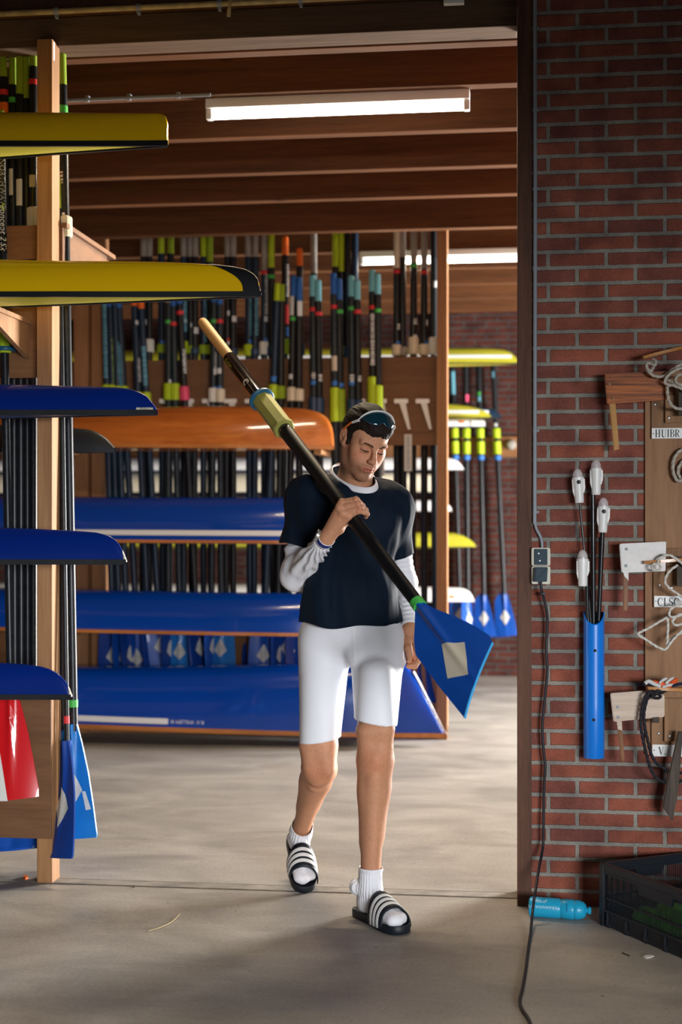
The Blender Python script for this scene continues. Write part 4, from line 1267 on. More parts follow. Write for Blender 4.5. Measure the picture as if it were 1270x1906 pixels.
bm = bmesh.new(); rings(bm, [ring(R_ - .0036, .02), ring(R_ - .0037, H_ - .001, 1.22), ring(R_ - .0045, H_ - .001, 1.22), ring(R_ - .0045, .02)], cap0=False, cap1=False); obj('tube_inner_shade', bm, M_BLACKPL, t)  # black sleeve stands in for the shade inside the blue tube
for hx, hy in ((1108, 1211), (1105.5, 1340)):
    q = P(hx, hy, tc.y - R_)
    bm = bmesh.new(); lathe(bm, [(.0058, -.002), (.0058, .0012), (.0, .0012)], 16, Matrix.Translation(q - Vector((tc.x, tc.y, tz0)) + Vector((0, 0.001, 0))) @ Matrix.Rotation(PI / 2, 4, 'X')); obj('screw_hole', bm, M_HOLE, t)

M_CLEAR, N_, L_, b_ = new_mat('clear_dome_plastic')
b_.inputs['Alpha'].default_value = 0.42; b_.inputs['Roughness'].default_value = 0.12; b_.inputs['IOR'].default_value = 1.5
b_.inputs['Base Color'].default_value = (0.92, 0.86, 0.88, 1)
M_POLE = mat('black_pole', (0.008, 0.009, 0.011), 0.3, coat=0.2)
LIGHTS = [(1079, 872, 936, 1104, -.150, (1099, 1146), True, 'white boat light on a thin leaning pole, leftmost of the upper three', 0.0042, -0.06),
          (1110, 855, 921, 1106, -.146, (1105, 1150), False, 'white boat light on the tallest pole, its dome highest of the four', 0.0095, 0.0),
          (1122, 926, 991, 1113, -.158, (1115, 1152), True, 'white boat light with black button, right of the tallest one', 0.0085, 0.03),
          (1085, 1023, 1091, 1095, -.170, (1094, 1140), False, 'white boat light hanging lowest, beside the top of the blue tube', 0.0075, 0.0)]
for (cx, y0, y1, xb, Yl, (bx, by), btn, words, pr, lean) in LIGHTS:
    top, bot = P(cx, y0, Yl), P(cx, y1, Yl)
    h = (top - bot).length
    t = thing('boat_light', words, 'light', bot, (0, lean, 0), group='white boat lights in the blue tube')
    bm = bmesh.new(); r = 0.0205
    lathe(bm, [(.0155, 0), (.0165, .003), (.0172, .012), (.0185, .05), (r, h * .55), (r, h * .70), (r + .0018, h * .70), (r + .0018, h * .745), (r - .001, h * .75)], 24)
    obj('light_body', bm, M_WHITE, t)
    s = -1 if not btn else 1
    bm = bmesh.new(); prism(bm, [(-.0225, h * .34), (-.015, .016), (-.006, h * .35), (-.010, h * .69), (-.0225, h * .69)], -.008, .008, 0.002); obj('clip', bm, M_WHITE, t, smooth=False)
    bm = bmesh.new(); prism(bm, [(.010, h * .34), (.019, h * .28), (.0245, h * .42), (.0245, h * .69), (.012, h * .69)], -.008, .008, 0.002); obj('clip', bm, M_WHITE, t, smooth=False)
    bm = bmesh.new(); z0 = h * .745
    prof = [(r - .0015, z0)] + [((r - .0015) * math.cos(a), z0 + .003 + (h - z0 - .003) * math.sin(a)) for a in np.linspace(0, PI / 2 - .05, 9)]
    lathe(bm, prof, 24); dm_ = obj('dome', bm, M_CLEAR, t)
    bm = bmesh.new(); lathe(bm, [(.012, z0 - .001), (.012, z0 + .003), (.005, z0 + .006), (.005, z0 + .012), (.001, z0 + .014)], 14); obj('bulb', bm, M_WHSL, dm_)
    if btn:
        bm = bmesh.new(); lathe(bm, [(.0075, 0), (.0075, .003), (.005, .004), (0, .004)], 16, Matrix.Translation((.002, -r + .0005, h * .60)) @ Matrix.Rotation(PI / 2, 4, 'X')); obj('button', bm, M_BLACKPL, t)
    # pole runs from inside the body down into the tube
    e = P(bx, by, tc.y + (0.004 if cx != 1085 else -.012)); e = e - Vector((0, 0, .22 if cx != 1085 else .12))
    inv = t.matrix_basis.inverted() if False else (Matrix.Translation(bot) @ Matrix.Rotation(lean, 4, 'Y')).inverted()
    st = Vector((0.0 if cx in (1079, 1122) else (-.012 if cx == 1110 else .016), 0.004, .03 if cx not in (1110,) else .045))
    e = Vector((tc.x + (e.x - tc.x) * .55, e.y, e.z))
    mid = inv @ P(bx, by, Yl + .012)
    bm = bmesh.new(); tube(bm, smooth_path([st, mid, inv @ e], 6), pr, 10); obj('pole', bm, M_POLE, t)
# one bare pole among them
a, b = P(1117, 1000, -.135), P(1112, 1240, -.135)
bm = bmesh.new(); tube(bm, [a, b], .0042, 8)
tag(obj('pole_rod', bm, M_POLE), 'bare thin black rod standing among the light poles in the blue tube', 'rod')

# ------------------------------------------------------------------ rudder board
M_BOARD = wood('rudder_board_ply', (0.21, 0.098, 0.042), (0.38, 0.20, 0.095), 'Z', 0.55, 10, 0.10, knots=False, contrast=(0.3, 0.72))
M_BLOCK = wood('rudder_block_wood', (0.20, 0.10, 0.045), (0.33, 0.18, 0.088), 'Z', 0.6, 16, 0.08, knots=False)
M_MAHOG = wood('striped_mahogany', (0.07, 0.014, 0.004), (0.46, 0.125, 0.02), 'X', 0.42, 34, 0.035, coat=0.35, knots=False, contrast=(0.40, 0.62))
M_PAINTW = mat('chipped_white_paint', (0.76, 0.74, 0.72), 0.45, var=0.06, vscale=40)
M_PALEW = wood('bare_pale_wood', (0.52, 0.40, 0.31), (0.72, 0.60, 0.50), 'X', 0.6, 22, 0.05, knots=False)
M_STICKY = wood('yellow_lacquered_stick', (0.44, 0.21, 0.045), (0.56, 0.29, 0.07), 'Z', 0.4, 16, 0.05, coat=0.3, knots=False)
M_STICKB = wood('brown_lacquered_stick', (0.10, 0.035, 0.012), (0.36, 0.15, 0.045), 'Z', 0.4, 30, 0.04, coat=0.3, knots=False)
M_YOKE = wood('yoke_wood', (0.36, 0.14, 0.035), (0.56, 0.25, 0.075), 'X', 0.4, 20, 0.05, coat=0.3, knots=False)
M_DKWOOD = wood('weathered_dark_wood', (0.035, 0.028, 0.024), (0.11, 0.085, 0.065), 'Z', 0.75, 22, 0.05, knots=False)
M_EDGELIT = wood('lit_edge_wood', (0.16, 0.11, 0.075), (0.33, 0.25, 0.18), 'Z', 0.75, 30, 0.05, knots=False)  # paler wood colour carries the light on the plank's left edge
M_INK = mat('black_letter_paint', (0.010, 0.012, 0.02), 0.5)

ob = P(1201, 745, WF_)
board = thing('rudder_board', 'tall brown plywood board on the bricks carrying three rudders and their name plates', 'board', (ob.x, WF_, P(1210, 1404, WF_).z))
IMB = Matrix.Translation(-Vector((ob.x, WF_, P(1210, 1404, WF_).z)))


def rb(name, bm, m, parent=None, **kw):
    bmesh.ops.transform(bm, matrix=IMB, verts=bm.verts[:])
    return obj(name, bm, m, parent or board, **kw)


def pbox(bm, x0, ya, x1, yb, Yf, Yb, bev=0.002, xr=None):
    a, b = P(x0, yb, Yf), P(x1, ya, Yf)
    return box(bm, (a.x, Yf, a.z), (xr if xr is not None else b.x, Yb, b.z), bev)


XR = 1.75
bm = bmesh.new(); pbox(bm, 1201, 690, 1270, 1404, WF_ - .014, WF_ - .0005, xr=XR); rb('backing_board', bm, M_BOARD, smooth=False)
for (x0, ya, yb) in ((1213, 700, 812), (1216.5, 1020, 1130), (1213, 1285, 1405)):
    bm = bmesh.new(); pbox(bm, x0, ya, 1330, yb, WF_ - .026, WF_ - .0145, xr=1.45); rb('mount_plate', bm, M_BLOCK, smooth=False)
for (x0, ya, yb) in ((1238.5, 735, 787), (1241, 1040, 1090), (1237, 1300, 1380)):
    bm = bmesh.new(); pbox(bm, x0, ya, 1256, yb, WF_ - .042, WF_ - .0265, xr=P(1290, ya, WF_).x); rb('hanger_block', bm, M_BLOCK, smooth=False)
for sx, sy, Yp in ((1220, 753, .026), (1246, 778, .042), (1228.5, 1089, .026), (1251, 1094, .026), (1226.5, 1365, .026), (1247, 1370, .042)):
    q = P(sx, sy, WF_ - Yp)
    bm = bmesh.new(); lathe(bm, [(.0055, -.001), (.0055, .001), (.003, .0022), (.0022, .0008), (0, .0008)], 14, Matrix.Translation(q) @ Matrix.Rotation(PI / 2, 4, 'X')); rb('screw', bm, M_STEEL)


def strip2(bm, pts, ws, fn):
    pts = [Vector((p[0], p[1])) for p in pts]
    L, R = [], []
    for i, p in enumerate(pts):
        d = pts[min(i + 1, len(pts) - 1)] - pts[max(i - 1, 0)]
        nrm = Vector((-d.y, d.x)).normalized()
        w = ws[i] if isinstance(ws, (list, tuple)) else ws
        L.append(bm.verts.new(fn(*(p + nrm * w / 2)))); R.append(bm.verts.new(fn(*(p - nrm * w / 2))))
    for i in range(len(pts) - 1):
        bm.faces.new((L[i], L[i + 1], R[i + 1], R[i]))


def arc(cx, cy, rx, ry, a0, a1, n=12):
    return [(cx + rx * math.cos(math.radians(a0 + (a1 - a0) * i / n)), cy + ry * math.sin(math.radians(a0 + (a1 - a0) * i / n))) for i in range(n + 1)]


def serif(bm, ch, fn):
    """book-face capital one unit high; returns its advance"""
    T, t_ = .15, .05
    S = lambda p, w: strip2(bm, p, w, fn)
    def stem(x, w=T, y0=0., y1=1., s=.13):
        S([(x, y0), (x, y1)], w)
        S([(x - s, y0 + .02), (x + s, y0 + .02)], .04); S([(x - s, y1 - .02), (x + s, y1 - .02)], .04)
    if ch == 'H': stem(.16); stem(.58); S([(.16, .5), (.58, .5)], .05); return .78
    if ch == 'I': stem(.16); return .36
    if ch == 'U':
        S([(.02, .98), (.30, .98)], .04); S([(.48, .98), (.68, .98)], .04)
        c = arc(.37, .26, .21, .25, 180, 360); S([(.16, 1.)] + c[:7], [T] * 5 + [.13, .11, .09]); S(c[6:] + [(.58, 1.)], [.09, .07] + [.05] * 6); return .74
    if ch == 'B':
        stem(.14); S([(.14, .97)] + arc(.30, .75, .19, .22, 90, -90) + [(.14, .53)], [.05] * 4 + [.08, .11, .13, .13, .13, .11, .08] + [.05] * 4)
        S([(.14, .51)] + arc(.32, .27, .22, .25, 90, -90) + [(.14, .02)], [.05] * 4 + [.08, .12, .15, .15, .15, .12, .08] + [.05] * 4); return .62
    if ch == 'R':
        stem(.14); S([(.14, .97)] + arc(.30, .74, .20, .23, 90, -90) + [(.14, .51)], [.05] * 4 + [.08, .11, .14, .14, .14, .11, .08] + [.05] * 4)
        S([(.32, .5), (.46, .12), (.60, .02)], [.12, .14, .06]); return .64
    if ch == 'C':
        S(arc(.38, .5, .30, .47, 42, 318, 20), [.05, .05, .06, .06, .08, .10, .12, .14, .15, .16, .16, .16, .15, .14, .12, .10, .08, .06, .06, .05, .05]); S([(.62, .68), (.62, .96)], .05); return .72
    if ch == 'L': stem(.16); S([(.16, .03), (.56, .03)], .06); S([(.56, .0), (.58, .3)], [.09, .03]); return .64
    if ch == 'S':
        p = arc(.27, .74, .19, .23, 40, 250, 10) + arc(.28, .26, .22, .24, 60, -140, 10)
        S(p, [.05, .05, .06, .07, .08, .10, .12, .14, .15, .15, .15, .15, .15, .15, .14, .12, .10, .08, .06, .05, .05, .05]); S([(.43, .7), (.43, .95)], .04); S([(.07, .05), (.07, .3)], .04); return .56
    if ch == 'V':
        S([(.12, 1.), (.37, 0.)], [.16, .12]); S([(.60, 1.), (.37, .02)], .05); S([(.0, .98), (.26, .98)], .04); S([(.50, .98), (.70, .98)], .04); return .72
    if ch == '.':
        c = arc(.1, .08, .07, .07, 0, 360, 12)[:-1]
        bm.faces.new([bm.verts.new(fn(*q)) for q in c]); return .25
    return .4


def plate(px0_, pya, pxr, pyb, word, hpx, base_px, start_px, words, scaleX, dots):
    Yp = WF_ - .0265
    a, b = P(px0_, pyb, Yp), P(px0_, pya, Yp)
    xr = a.x + (pxr - px0_) / 505.0
    t = thing('name_plate', words, 'sign', (a.x, Yp, a.z), group='white name plates on the rudder board')
    bm = bmesh.new(); box(bm, (0, -.003, 0), (xr - a.x, 0, b.z - a.z), 0.0008); obj('plate', bm, M_WHITE, t, smooth=False)
    bm = bmesh.new()
    s = hpx / 505.0
    x = (start_px - px0_) / 505.0
    zb = (pyb - base_px) / 505.0
    for ch in word:
        adv = serif(bm, ch, lambda u, v: Vector((x + u * s * scaleX, -.0035, zb + v * s)))
        x += adv * s * scaleX + .0010
    for dx, dy in dots:
        c = arc((dx - px0_) / 505.0, (pyb - dy) / 505.0, .0022, .0022, 0, 360, 10)[:-1]
        bm.faces.new([bm.verts.new((u, -.0034, v)) for u, v in c])
    obj('lettering', bm, M_INK, t, smooth=False)


plate(1213.5, 797, 1345, 816.5, 'HUIBR', 14.5, 814, 1219.5, 'white name plate lettered HUIBR under the mahogany rudder', 0.95, [(1216.5, 807)])
plate(1218, 1109, 1330, 1130, 'CLSC', 15, 1127.5, 1224, 'white name plate lettered CLS half covered by white rope', 0.98, [(1221, 1119)])
plate(1214.5, 1385.5, 1330, 1407.5, 'V.', 14.5, 1404, 1225.5, 'white name plate lettered V beside the black rope', 1.0, [(1218, 1396)])


def rudder(words, blade, stick, bm_mat, st_mat, Yb, th, holes, yoke, tipwhite=None):
    o0 = P(blade[0][0], blade[0][1], Yb)
    t = thing('rudder', words, 'rudder', o0, group='rudders hung on the rudder board')
    loc = lambda x, y, Yq=Yb: P(x, y, Yq) - o0
    out = [(q.x, q.z) for q in (loc(*p) for p in blade)]
    bm = bmesh.new(); prism(bm, rounded(out, [.010, .004, .004, .010] if len(out) == 4 else .008), -th / 2, th / 2, 0.003); obj('rudder_blade', bm, bm_mat, t, angle=30)
    out = [(q.x, q.z) for q in (loc(*p) for p in stick)]
    bm = bmesh.new(); prism(bm, out, -th * .4, th * .4, 0.0025); obj('stick', bm, st_mat, t, smooth=False)
    if tipwhite:
        out = [(q.x, q.z) for q in (loc(*p) for p in tipwhite)]
        bm = bmesh.new(); prism(bm, out, -th * .4 - .001, th * .4 - .002, 0.001); obj('painted_end', bm, bm_mat, t, smooth=False)
    for hx, hy in holes:
        q = loc(hx, hy, Yb - th / 2)
        bm = bmesh.new(); lathe(bm, [(.006, -.001), (.006, .0008), (.004, .0014), (0, .0006)], 14, Matrix.Translation(q) @ Matrix.Rotation(PI / 2, 4, 'X')); obj('rivet', bm, M_GREY if bm_mat is not M_MAHOG else M_STICKB, t)
    # yoke: a lens-shaped board across the rudder head, reaching out from the wall
    (x0, y0), (x1, y1), Y0, Y1 = yoke
    a, b = P(x0, y0, Y0) - o0, P(x1, y1, Y1) - o0
    d = (b - a); L = d.length; d.normalize()
    sd = Vector((0, -1, 0)); sd = (sd - d * sd.dot(d)).normalized(); up = d.cross(sd)
    if up.z < 0: up = -up
    bm = bmesh.new()
    o2 = []
    for k in range(13):
        f = k / 12; o2.append((f * L, .030 * math.sin(PI * min(1, f * 1.0 + .06)) ** .6 if f < .97 else .012))
    ring_ = [(u, w) for u, w in o2] + [(u, -w) for u, w in o2[::-1]]
    top = [bm.verts.new(a + d * u + sd * w + up * .0055) for u, w in ring_]; bt = [bm.verts.new(a + d * u + sd * w - up * .0055) for u, w in ring_]
    bm.faces.new(top); bm.faces.new(bt[::-1])
    for i in range(len(top)):
        j = (i + 1) % len(top); bm.faces.new((top[i], bt[i], bt[j], top[j]))
    obj('yoke', bm, M_YOKE, t, smooth=False)
    # rudder stock behind, at the right
    q = loc(blade[1][0] + 26, (blade[1][1] + blade[2][1]) / 2, Yb)
    bm = bmesh.new(); box(bm, (q.x - .012, -.010, q.z - .11), (q.x + .014, .012, q.z + .0), 0.003); obj('stock', bm, M_DKWOOD, t, smooth=False)
    return t


rudder('striped mahogany rudder with a yellow stick, topmost on the board above HUIBR', [(1125, 696), (1243, 691), (1243, 744), (1130, 753)], [(1134.5, 752), (1146, 752), (1153, 836), (1143, 839)], M_MAHOG, M_STICKY, -.185, .022,
       [(1135, 714), (1141, 741)], ((1197, 666), (1300, 641), -.21, -.17))
rudder('white painted rudder with a brown stick, middle of the board above CLS', [(1153, 1012), (1240, 1008), (1239, 1063), (1157, 1066)], [(1160.5, 1065), (1170, 1065), (1168.5, 1135), (1160, 1137)], M_PAINTW, M_STICKB, -.185, .02,
       [(1166.5, 1022), (1165.5, 1053)], ((1199, 1047), (1310, 1038), -.215, -.18), tipwhite=[(1160.5, 1065), (1170, 1065), (1170, 1081), (1162, 1073)])
rudder('bare pale wooden rudder with a pointed stick, lowest on the board above V', [(1136, 1290), (1194, 1285.5), (1237, 1293), (1237, 1334), (1142, 1343)], [(1148, 1342), (1157.5, 1342), (1163, 1412), (1160, 1419), (1155.5, 1412)], M_PALEW, M_STICKB, -.19, .022,
       [(1151, 1335), (1150, 1316)], ((1205, 1280), (1310, 1284), -.235, -.18), tipwhite=[(1148, 1342), (1157.5, 1342), (1158.5, 1360), (1150, 1357)])
# weathered plank hanging below
q0 = P(1262, 1362, -.20)
t = thing('plank', 'weathered dark wooden plank with a pointed tip, hanging beside the V plate', 'plank', q0)
f = [P(x, y, -.20) - q0 for x, y in ((1263, 1362), (1272, 1362), (1262, 1480), (1252, 1529), (1234.5, 1503), (1236, 1486))]
bm = bmesh.new(); prism(bm, [(q.x, q.z) for q in f], -.006, .012, .002); obj('plank_face', bm, M_DKWOOD, t, smooth=False)
e = [P(x, y, -.207) - q0 for x, y in ((1263, 1362), (1267, 1362), (1241, 1489), (1239, 1506), (1234.5, 1503), (1236, 1486))]
bm = bmesh.new(); prism(bm, [(q.x, q.z) for q in e], -.004, .010, .001); obj('plank_lit_edge', bm, M_EDGELIT, t, smooth=False)  # lit left edge of the plank, its light put into the colour


# ------------------------------------------------------------------ ropes
def rope_bm(pts, r, pitch=0.022, strands=3, n=10, seg=14, depth=0.30):
    path = smooth_path(pts, n)
    # resample evenly
    L = [0.0]
    for a, b in zip(path[:-1], path[1:]): L.append(L[-1] + (b - a).length)
    m = max(8, int(L[-1] / (pitch / 9)))
    rs = []; j = 0
    for i in range(m + 1):
        d = L[-1] * i / m
        while j < len(L) - 2 and L[j + 1] < d: j += 1
        k = (d - L[j]) / max(1e-9, L[j + 1] - L[j]); rs.append(path[j].lerp(path[j + 1], min(1, k)))
    bm = bmesh.new()
    out = []
    for i, (p, tt, nn, bb) in enumerate(frames(rs)):
        d = L[-1] * i / m
        row = []
        for k in range(seg):
            a = 2 * PI * k / seg
            ri = r * (1 - depth + depth * abs(math.cos(strands * 0.5 * (a - 2 * PI * d / (pitch * strands)))) ** 0.8 * 1.6 - depth * .3)
            row.append(p + (nn * math.cos(a) + bb * math.sin(a)) * ri)
        out.append(row)
    rings(bm, out)
    return bm


M_ROPEG = mat('grey_hemp_rope', (0.46, 0.42, 0.35), 0.85, var=0.2, vscale=90)
M_ROPEW = mat('white_braided_rope', (0.62, 0.60, 0.54), 0.8, var=0.15, vscale=120)
M_ROPEB = mat('black_rope', (0.012, 0.012, 0.018), 0.7)


def rope(words, pieces, r, m, group=None):
    t = thing('rope', words, 'rope', P(*pieces[0][0]), group=group)
    o = P(*pieces[0][0])
    for pc in pieces:
        obj('strand', rope_bm([P(*q) - o for q in pc], r), m, t, angle=80)


rope('thick grey hemp rope knotted and coiled over the mahogany rudder', [
    [(1216, 668, -.225), (1221, 672, -.235), (1219, 680, -.24), (1211, 676, -.235), (1204, 678, -.235), (1206, 687, -.24), (1213, 690, -.235), (1217, 683, -.225)],
    [(1207, 690, -.235), (1212, 696, -.24), (1219, 700, -.235), (1228, 701, -.23), (1238, 699, -.225), (1250, 690, -.225), (1262, 682, -.225), (1280, 672, -.22)],
    [(1280, 684, -.235), (1262, 687, -.24), (1246, 697, -.245), (1238, 709, -.245), (1243, 716, -.24), (1256, 718, -.24), (1280, 728, -.235)],
    [(1243, 716, -.225), (1243, 730, -.225), (1246, 746, -.225), (1254, 757, -.225), (1266, 761, -.225), (1282, 758, -.225)],
    [(1238, 706, -.215), (1250, 710, -.23), (1262, 716, -.24), (1282, 722, -.24)],
    [(1282, 700, -.24), (1266, 697, -.245), (1258, 706, -.245), (1264, 715, -.25), (1284, 716, -.25)]], 0.0058, M_ROPEG)
rope('grey rope loop hanging on the board under the HUIBR plate', [
    [(1284, 836, -.14), (1268, 838, -.14), (1256, 852, -.14), (1253, 870, -.14), (1256, 886, -.14), (1263, 895, -.14), (1271, 892, -.14), (1276, 878, -.14), (1282, 858, -.14)],
    [(1288, 850, -.13), (1272, 858, -.13), (1263, 872, -.13), (1264, 884, -.13), (1270, 890, -.13), (1282, 884, -.13)]], 0.0062, M_ROPEG)
rope('white braided rope looped and knotted below the white rudder, over the CLS plate', [
    [(1212, 1052, -.235), (1217, 1060, -.245), (1226, 1062, -.245), (1230, 1055, -.25), (1224, 1049, -.245), (1216, 1050, -.24)],
    [(1223, 1050, -.235), (1230, 1038, -.235), (1242, 1033, -.235), (1256, 1038, -.23), (1282, 1058, -.225)],
    [(1262, 1052, -.20), (1250, 1060, -.205), (1241, 1072, -.205), (1239, 1085, -.205), (1248, 1096, -.205), (1260, 1104, -.205), (1284, 1122, -.20)],
    [(1278, 1124, -.21), (1262, 1127, -.225), (1250, 1133, -.23), (1246, 1143, -.235), (1252, 1149, -.235), (1266, 1144, -.235), (1284, 1138, -.23)],
    [(1282, 1146, -.21), (1264, 1146, -.215), (1253, 1155, -.22), (1256, 1163, -.225), (1268, 1162, -.225), (1284, 1156, -.22)],
    [(1248, 1146, -.215), (1230, 1156, -.215), (1206, 1170, -.215), (1190, 1178, -.215), (1189, 1182, -.215), (1202, 1190, -.215), (1222, 1203, -.215), (1236, 1209, -.215), (1241, 1207, -.215), (1254, 1190, -.215), (1270, 1174, -.21), (1284, 1164, -.21)],
    [(1243, 1150, -.205), (1244, 1165, -.205), (1243, 1185, -.205), (1242, 1201, -.205)],
    [(1246, 1193, -.20), (1258, 1184, -.20), (1284, 1170, -.20)]], 0.0047, M_ROPEW)
rope('black rope hanging in long loops over the bare pale rudder', [
    [(1240, 1286, -.235), (1226, 1290, -.245), (1210, 1288, -.25), (1202, 1296, -.245), (1198, 1310, -.24), (1194, 1330, -.235), (1193, 1350, -.235), (1197, 1375, -.23), (1203, 1400, -.225), (1208, 1420, -.22), (1216, 1440, -.215), (1230, 1453, -.21), (1246, 1457, -.19), (1284, 1452, -.18)],
    [(1222, 1292, -.235), (1208, 1298, -.235), (1202, 1312, -.23), (1199, 1332, -.225), (1201, 1355, -.225), (1206, 1378, -.22), (1212, 1402, -.215), (1222, 1420, -.21), (1236, 1430, -.20), (1252, 1437, -.185), (1284, 1440, -.18)],
    [(1214, 1284, -.24), (1222, 1290, -.255), (1230, 1296, -.25), (1222, 1300, -.245), (1214, 1294, -.25), (1226, 1286, -.255), (1234, 1290, -.25)]], 0.0056, M_ROPEB)

# work glove lying on the yoke of the lowest rudder
M_GLW = mat('white_glove_knit', (0.62, 0.61, 0.58), 0.8, bump=0.4, bscale=500)
M_GLO = mat('orange_glove_coating', (0.75, 0.10, 0.02), 0.6)
M_GLN = mat('navy_glove_cuff', (0.012, 0.016, 0.04), 0.8)
g0 = P(1200, 1272, -.235)
t = thing('work_glove', 'white and orange work glove with navy cuff lying on the lowest rudder', 'glove', g0)
gp = lambda x, y, Y=-.235: P(x, y, Y) - g0
bm = bmesh.new(); tube(bm, smooth_path([gp(1199, 1275), gp(1206, 1270), gp(1216, 1275), gp(1226, 1280), gp(1234, 1281)], 4), [.007 + .004 * math.sin(PI * k / 16) for k in range(17)], 12); obj('cuff', bm, M_GLN, t)
bm = bmesh.new(); tube(bm, smooth_path([gp(1201, 1272, -.245), gp(1208, 1268, -.245), gp(1218, 1273, -.245), gp(1230, 1278, -.245)], 4), [.0075] * 13, 12); obj('palm', bm, M_GLW, t)
bm = bmesh.new(); tube(bm, smooth_path([gp(1214, 1270), gp(1226, 1274), gp(1240, 1275), gp(1250, 1274), gp(1262, 1270)], 4), [.009, .011, .012, .012, .012, .012, .012, .012, .012, .012, .012, .012, .011, .01, .009, .008, .006], 12, flat=.8); obj('coating', bm, M_GLO, t)
for k, (xa, ya, xb, yb, m) in enumerate(((1228, 1271, 1242, 1262, M_GLW), (1240, 1272, 1254, 1261, M_GLW), (1250, 1271, 1262, 1264, M_GLO), (1234, 1279, 1256, 1274, M_GLW), (1252, 1277, 1276, 1272, M_GLN))):
    bm = bmesh.new(); tube(bm, smooth_path([gp(xa, ya, -.245), gp((xa + xb) / 2, (ya + yb) / 2 - 1, -.247), gp(xb, yb, -.24)], 5), [.0055] * 8 + [.005, .0045, .003], 10); obj('finger', bm, m, t)

# ------------------------------------------------------------------ crate
M_CRATE = mat('black_crate_plastic', (0.010, 0.013, 0.018), 0.38)
k0 = PZ(1124, 1722); k1 = PZ(1268, 1783)
ang = math.atan2(k1.y - k0.y, k1.x - k0.x)
CL, CW, CH = 0.60, 0.40, 0.225
t = thing('crate', 'black slatted plastic crate on the floor in the right corner', 'crate', (k0.x, k0.y, 0), (0, 0, ang))
# crate space: +x along the near face, +y towards the wall and right


def slat_side(p0, p1, nslat, name, handle=True):
    """one side from p0 to p1"""
    bm = bmesh.new()
    a, b = Vector((*p0, 0)), Vector((*p1, 0))
    d = (b - a).normalized(); L = (b - a).length
    M = Matrix.Translation(a) @ Matrix.Rotation(math.atan2(d.y, d.x), 4, 'Z')
    th = .006
    box(bm, (0, -.010, CH - .028), (L, .010, CH), .003, M)
    box(bm, (0, -.008, CH - .036), (L, .006, CH - .026), 0, M)
    box(bm, (0, -.009, .052), (L, .009, .062), .002, M)
    box(bm, (0, -.006, .100), (L, .004, .107), 0, M)
    box(bm, (0, -.004, .004), (L, .004, .016), .001, M)
    if handle:
        u0, u1 = L * .34, L * .66
        pts = [(u0 - .004, CH - .028), (u1 + .004, CH - .028), (u1 - .010, CH - .066), (u0 + .010, CH - .066)]
        prism(bm, pts, -.007, .005, 0, M)
    step = L / nslat
    for i in range(nslat):
        x = (i + .5) * step
        box(bm, (x - step * .20, -.0008, .058), (x + step * .20, .0008, CH - .03), 0, M)
    for x in np.linspace(.03, L - .03, 6):
        box(bm, (x - .004, -.009, .006), (x + .004, .004, .056), .001, M)
        box(bm, (x - .012, -.006, .0), (x + .012, .006, .02), .001, M)
    box(bm, (0, -.002, .010), (L, .002, .056), 0, M)
    obj(name, bm, M_CRATE, t, smooth=False)


slat_side((0, 0), (CL, 0), 66, 'slatted_side')
slat_side((0, CW), (0, 0), 44, 'slatted_side')
slat_side((CL, 0), (CL, CW), 44, 'slatted_side')
slat_side((CL, CW), (0, CW), 66, 'slatted_side')
for x, y in ((0, 0), (CL, 0), (0, CW), (CL, CW)):
    bm = bmesh.new(); box(bm, (x - .012, y - .012, .0), (x + .012, y + .012, CH), .004); obj('corner_post', bm, M_CRATE, t)
bm = bmesh.new(); box(bm, (0, 0, .012), (CL, CW, .02)); obj('crate_floor', bm, M_CRATE, t, smooth=False)
CRM = Matrix.Translation((k0.x, k0.y, 0)) @ Matrix.Rotation(ang, 4, 'Z')
M_GREENC = mat('bright_green_foam', (0.12, 0.72, 0.03), 0.6)
for i, (x, y, r, h, w) in enumerate(((.20, .012, .075, .105, 'green foam pad lying low in the crate behind its front slats'), (.34, .012, .10, .155, 'bigger green foam pad at the right inside the crate'))):
    bm = bmesh.new()
    rr = []
    for k in range(9):
        a = PI * k / 8
        rr.append([Vector((x + r * math.cos(2 * PI * j / 20) * math.sin(a) ** .7, y + .034 + .04 * math.sin(2 * PI * j / 20) * math.sin(a) ** .7, .022 + (h - .022) * (1 - math.cos(a)) / 2)) for j in range(20)])
    rings(bm, [[CRM @ q for q in row] for row in rr])
    tag(obj('foam_pad', bm, M_GREENC), w, 'pad', 'green pads in the crate')

# ------------------------------------------------------------------ water bottle
M_BOT = mat('cyan_bottle_plastic', (0.012, 0.33, 0.55), 0.35, coat=0.1)
M_BOTL = mat('pale_lettering', (0.45, 0.68, 0.78), 0.5)
rB = .0365
b0, b1 = PZ(986, 1706, 0), PZ(1097, 1714, 0)
dv = b1 - b0; dv.normalize()
Lb = .222
R0 = Matrix((dv, Vector((0, 0, 1)).cross(dv), Vector((0, 0, 1)))).transposed().to_4x4()
t = thing('water_bottle', 'cyan sports bottle lying on the floor against the wall by the jamb', 'bottle', (b0.x, b0.y, 0))
t.matrix_world = Matrix.Translation(b0 + Vector((0, 0, rB + .0005))) @ R0
MX = Matrix.Rotation(PI / 2, 4, 'Y')
bm = bmesh.new(); lathe(bm, [(.02, .003), (.031, 0), (.0355, .004), (rB, .012), (rB, .106), (.035, .110), (.0335, .113), (.0335, .117), (.035, .120)], 40, MX); obj('bottle_body', bm, M_BOT, t)
bm = bmesh.new(); lathe(bm, [(.034, .118), (.0365, .121), (.0365, .158), (.0355, .161), (.0345, .163), (.0345, .165), (.0358, .167), (.0355, .178), (.029, .197), (.020, .205), (.012, .207), (.010, .208), (.010, .212), (.0135, .214), (.0135, .221), (.010, .224), (.0, .224)], 40, MX); obj('bottle_cap', bm, M_BOT, t)
bm = bmesh.new()
cyl = lambda ax, a: Vector((ax, -math.cos(a) * (rB + .0006), math.sin(a) * (rB + .0006)))
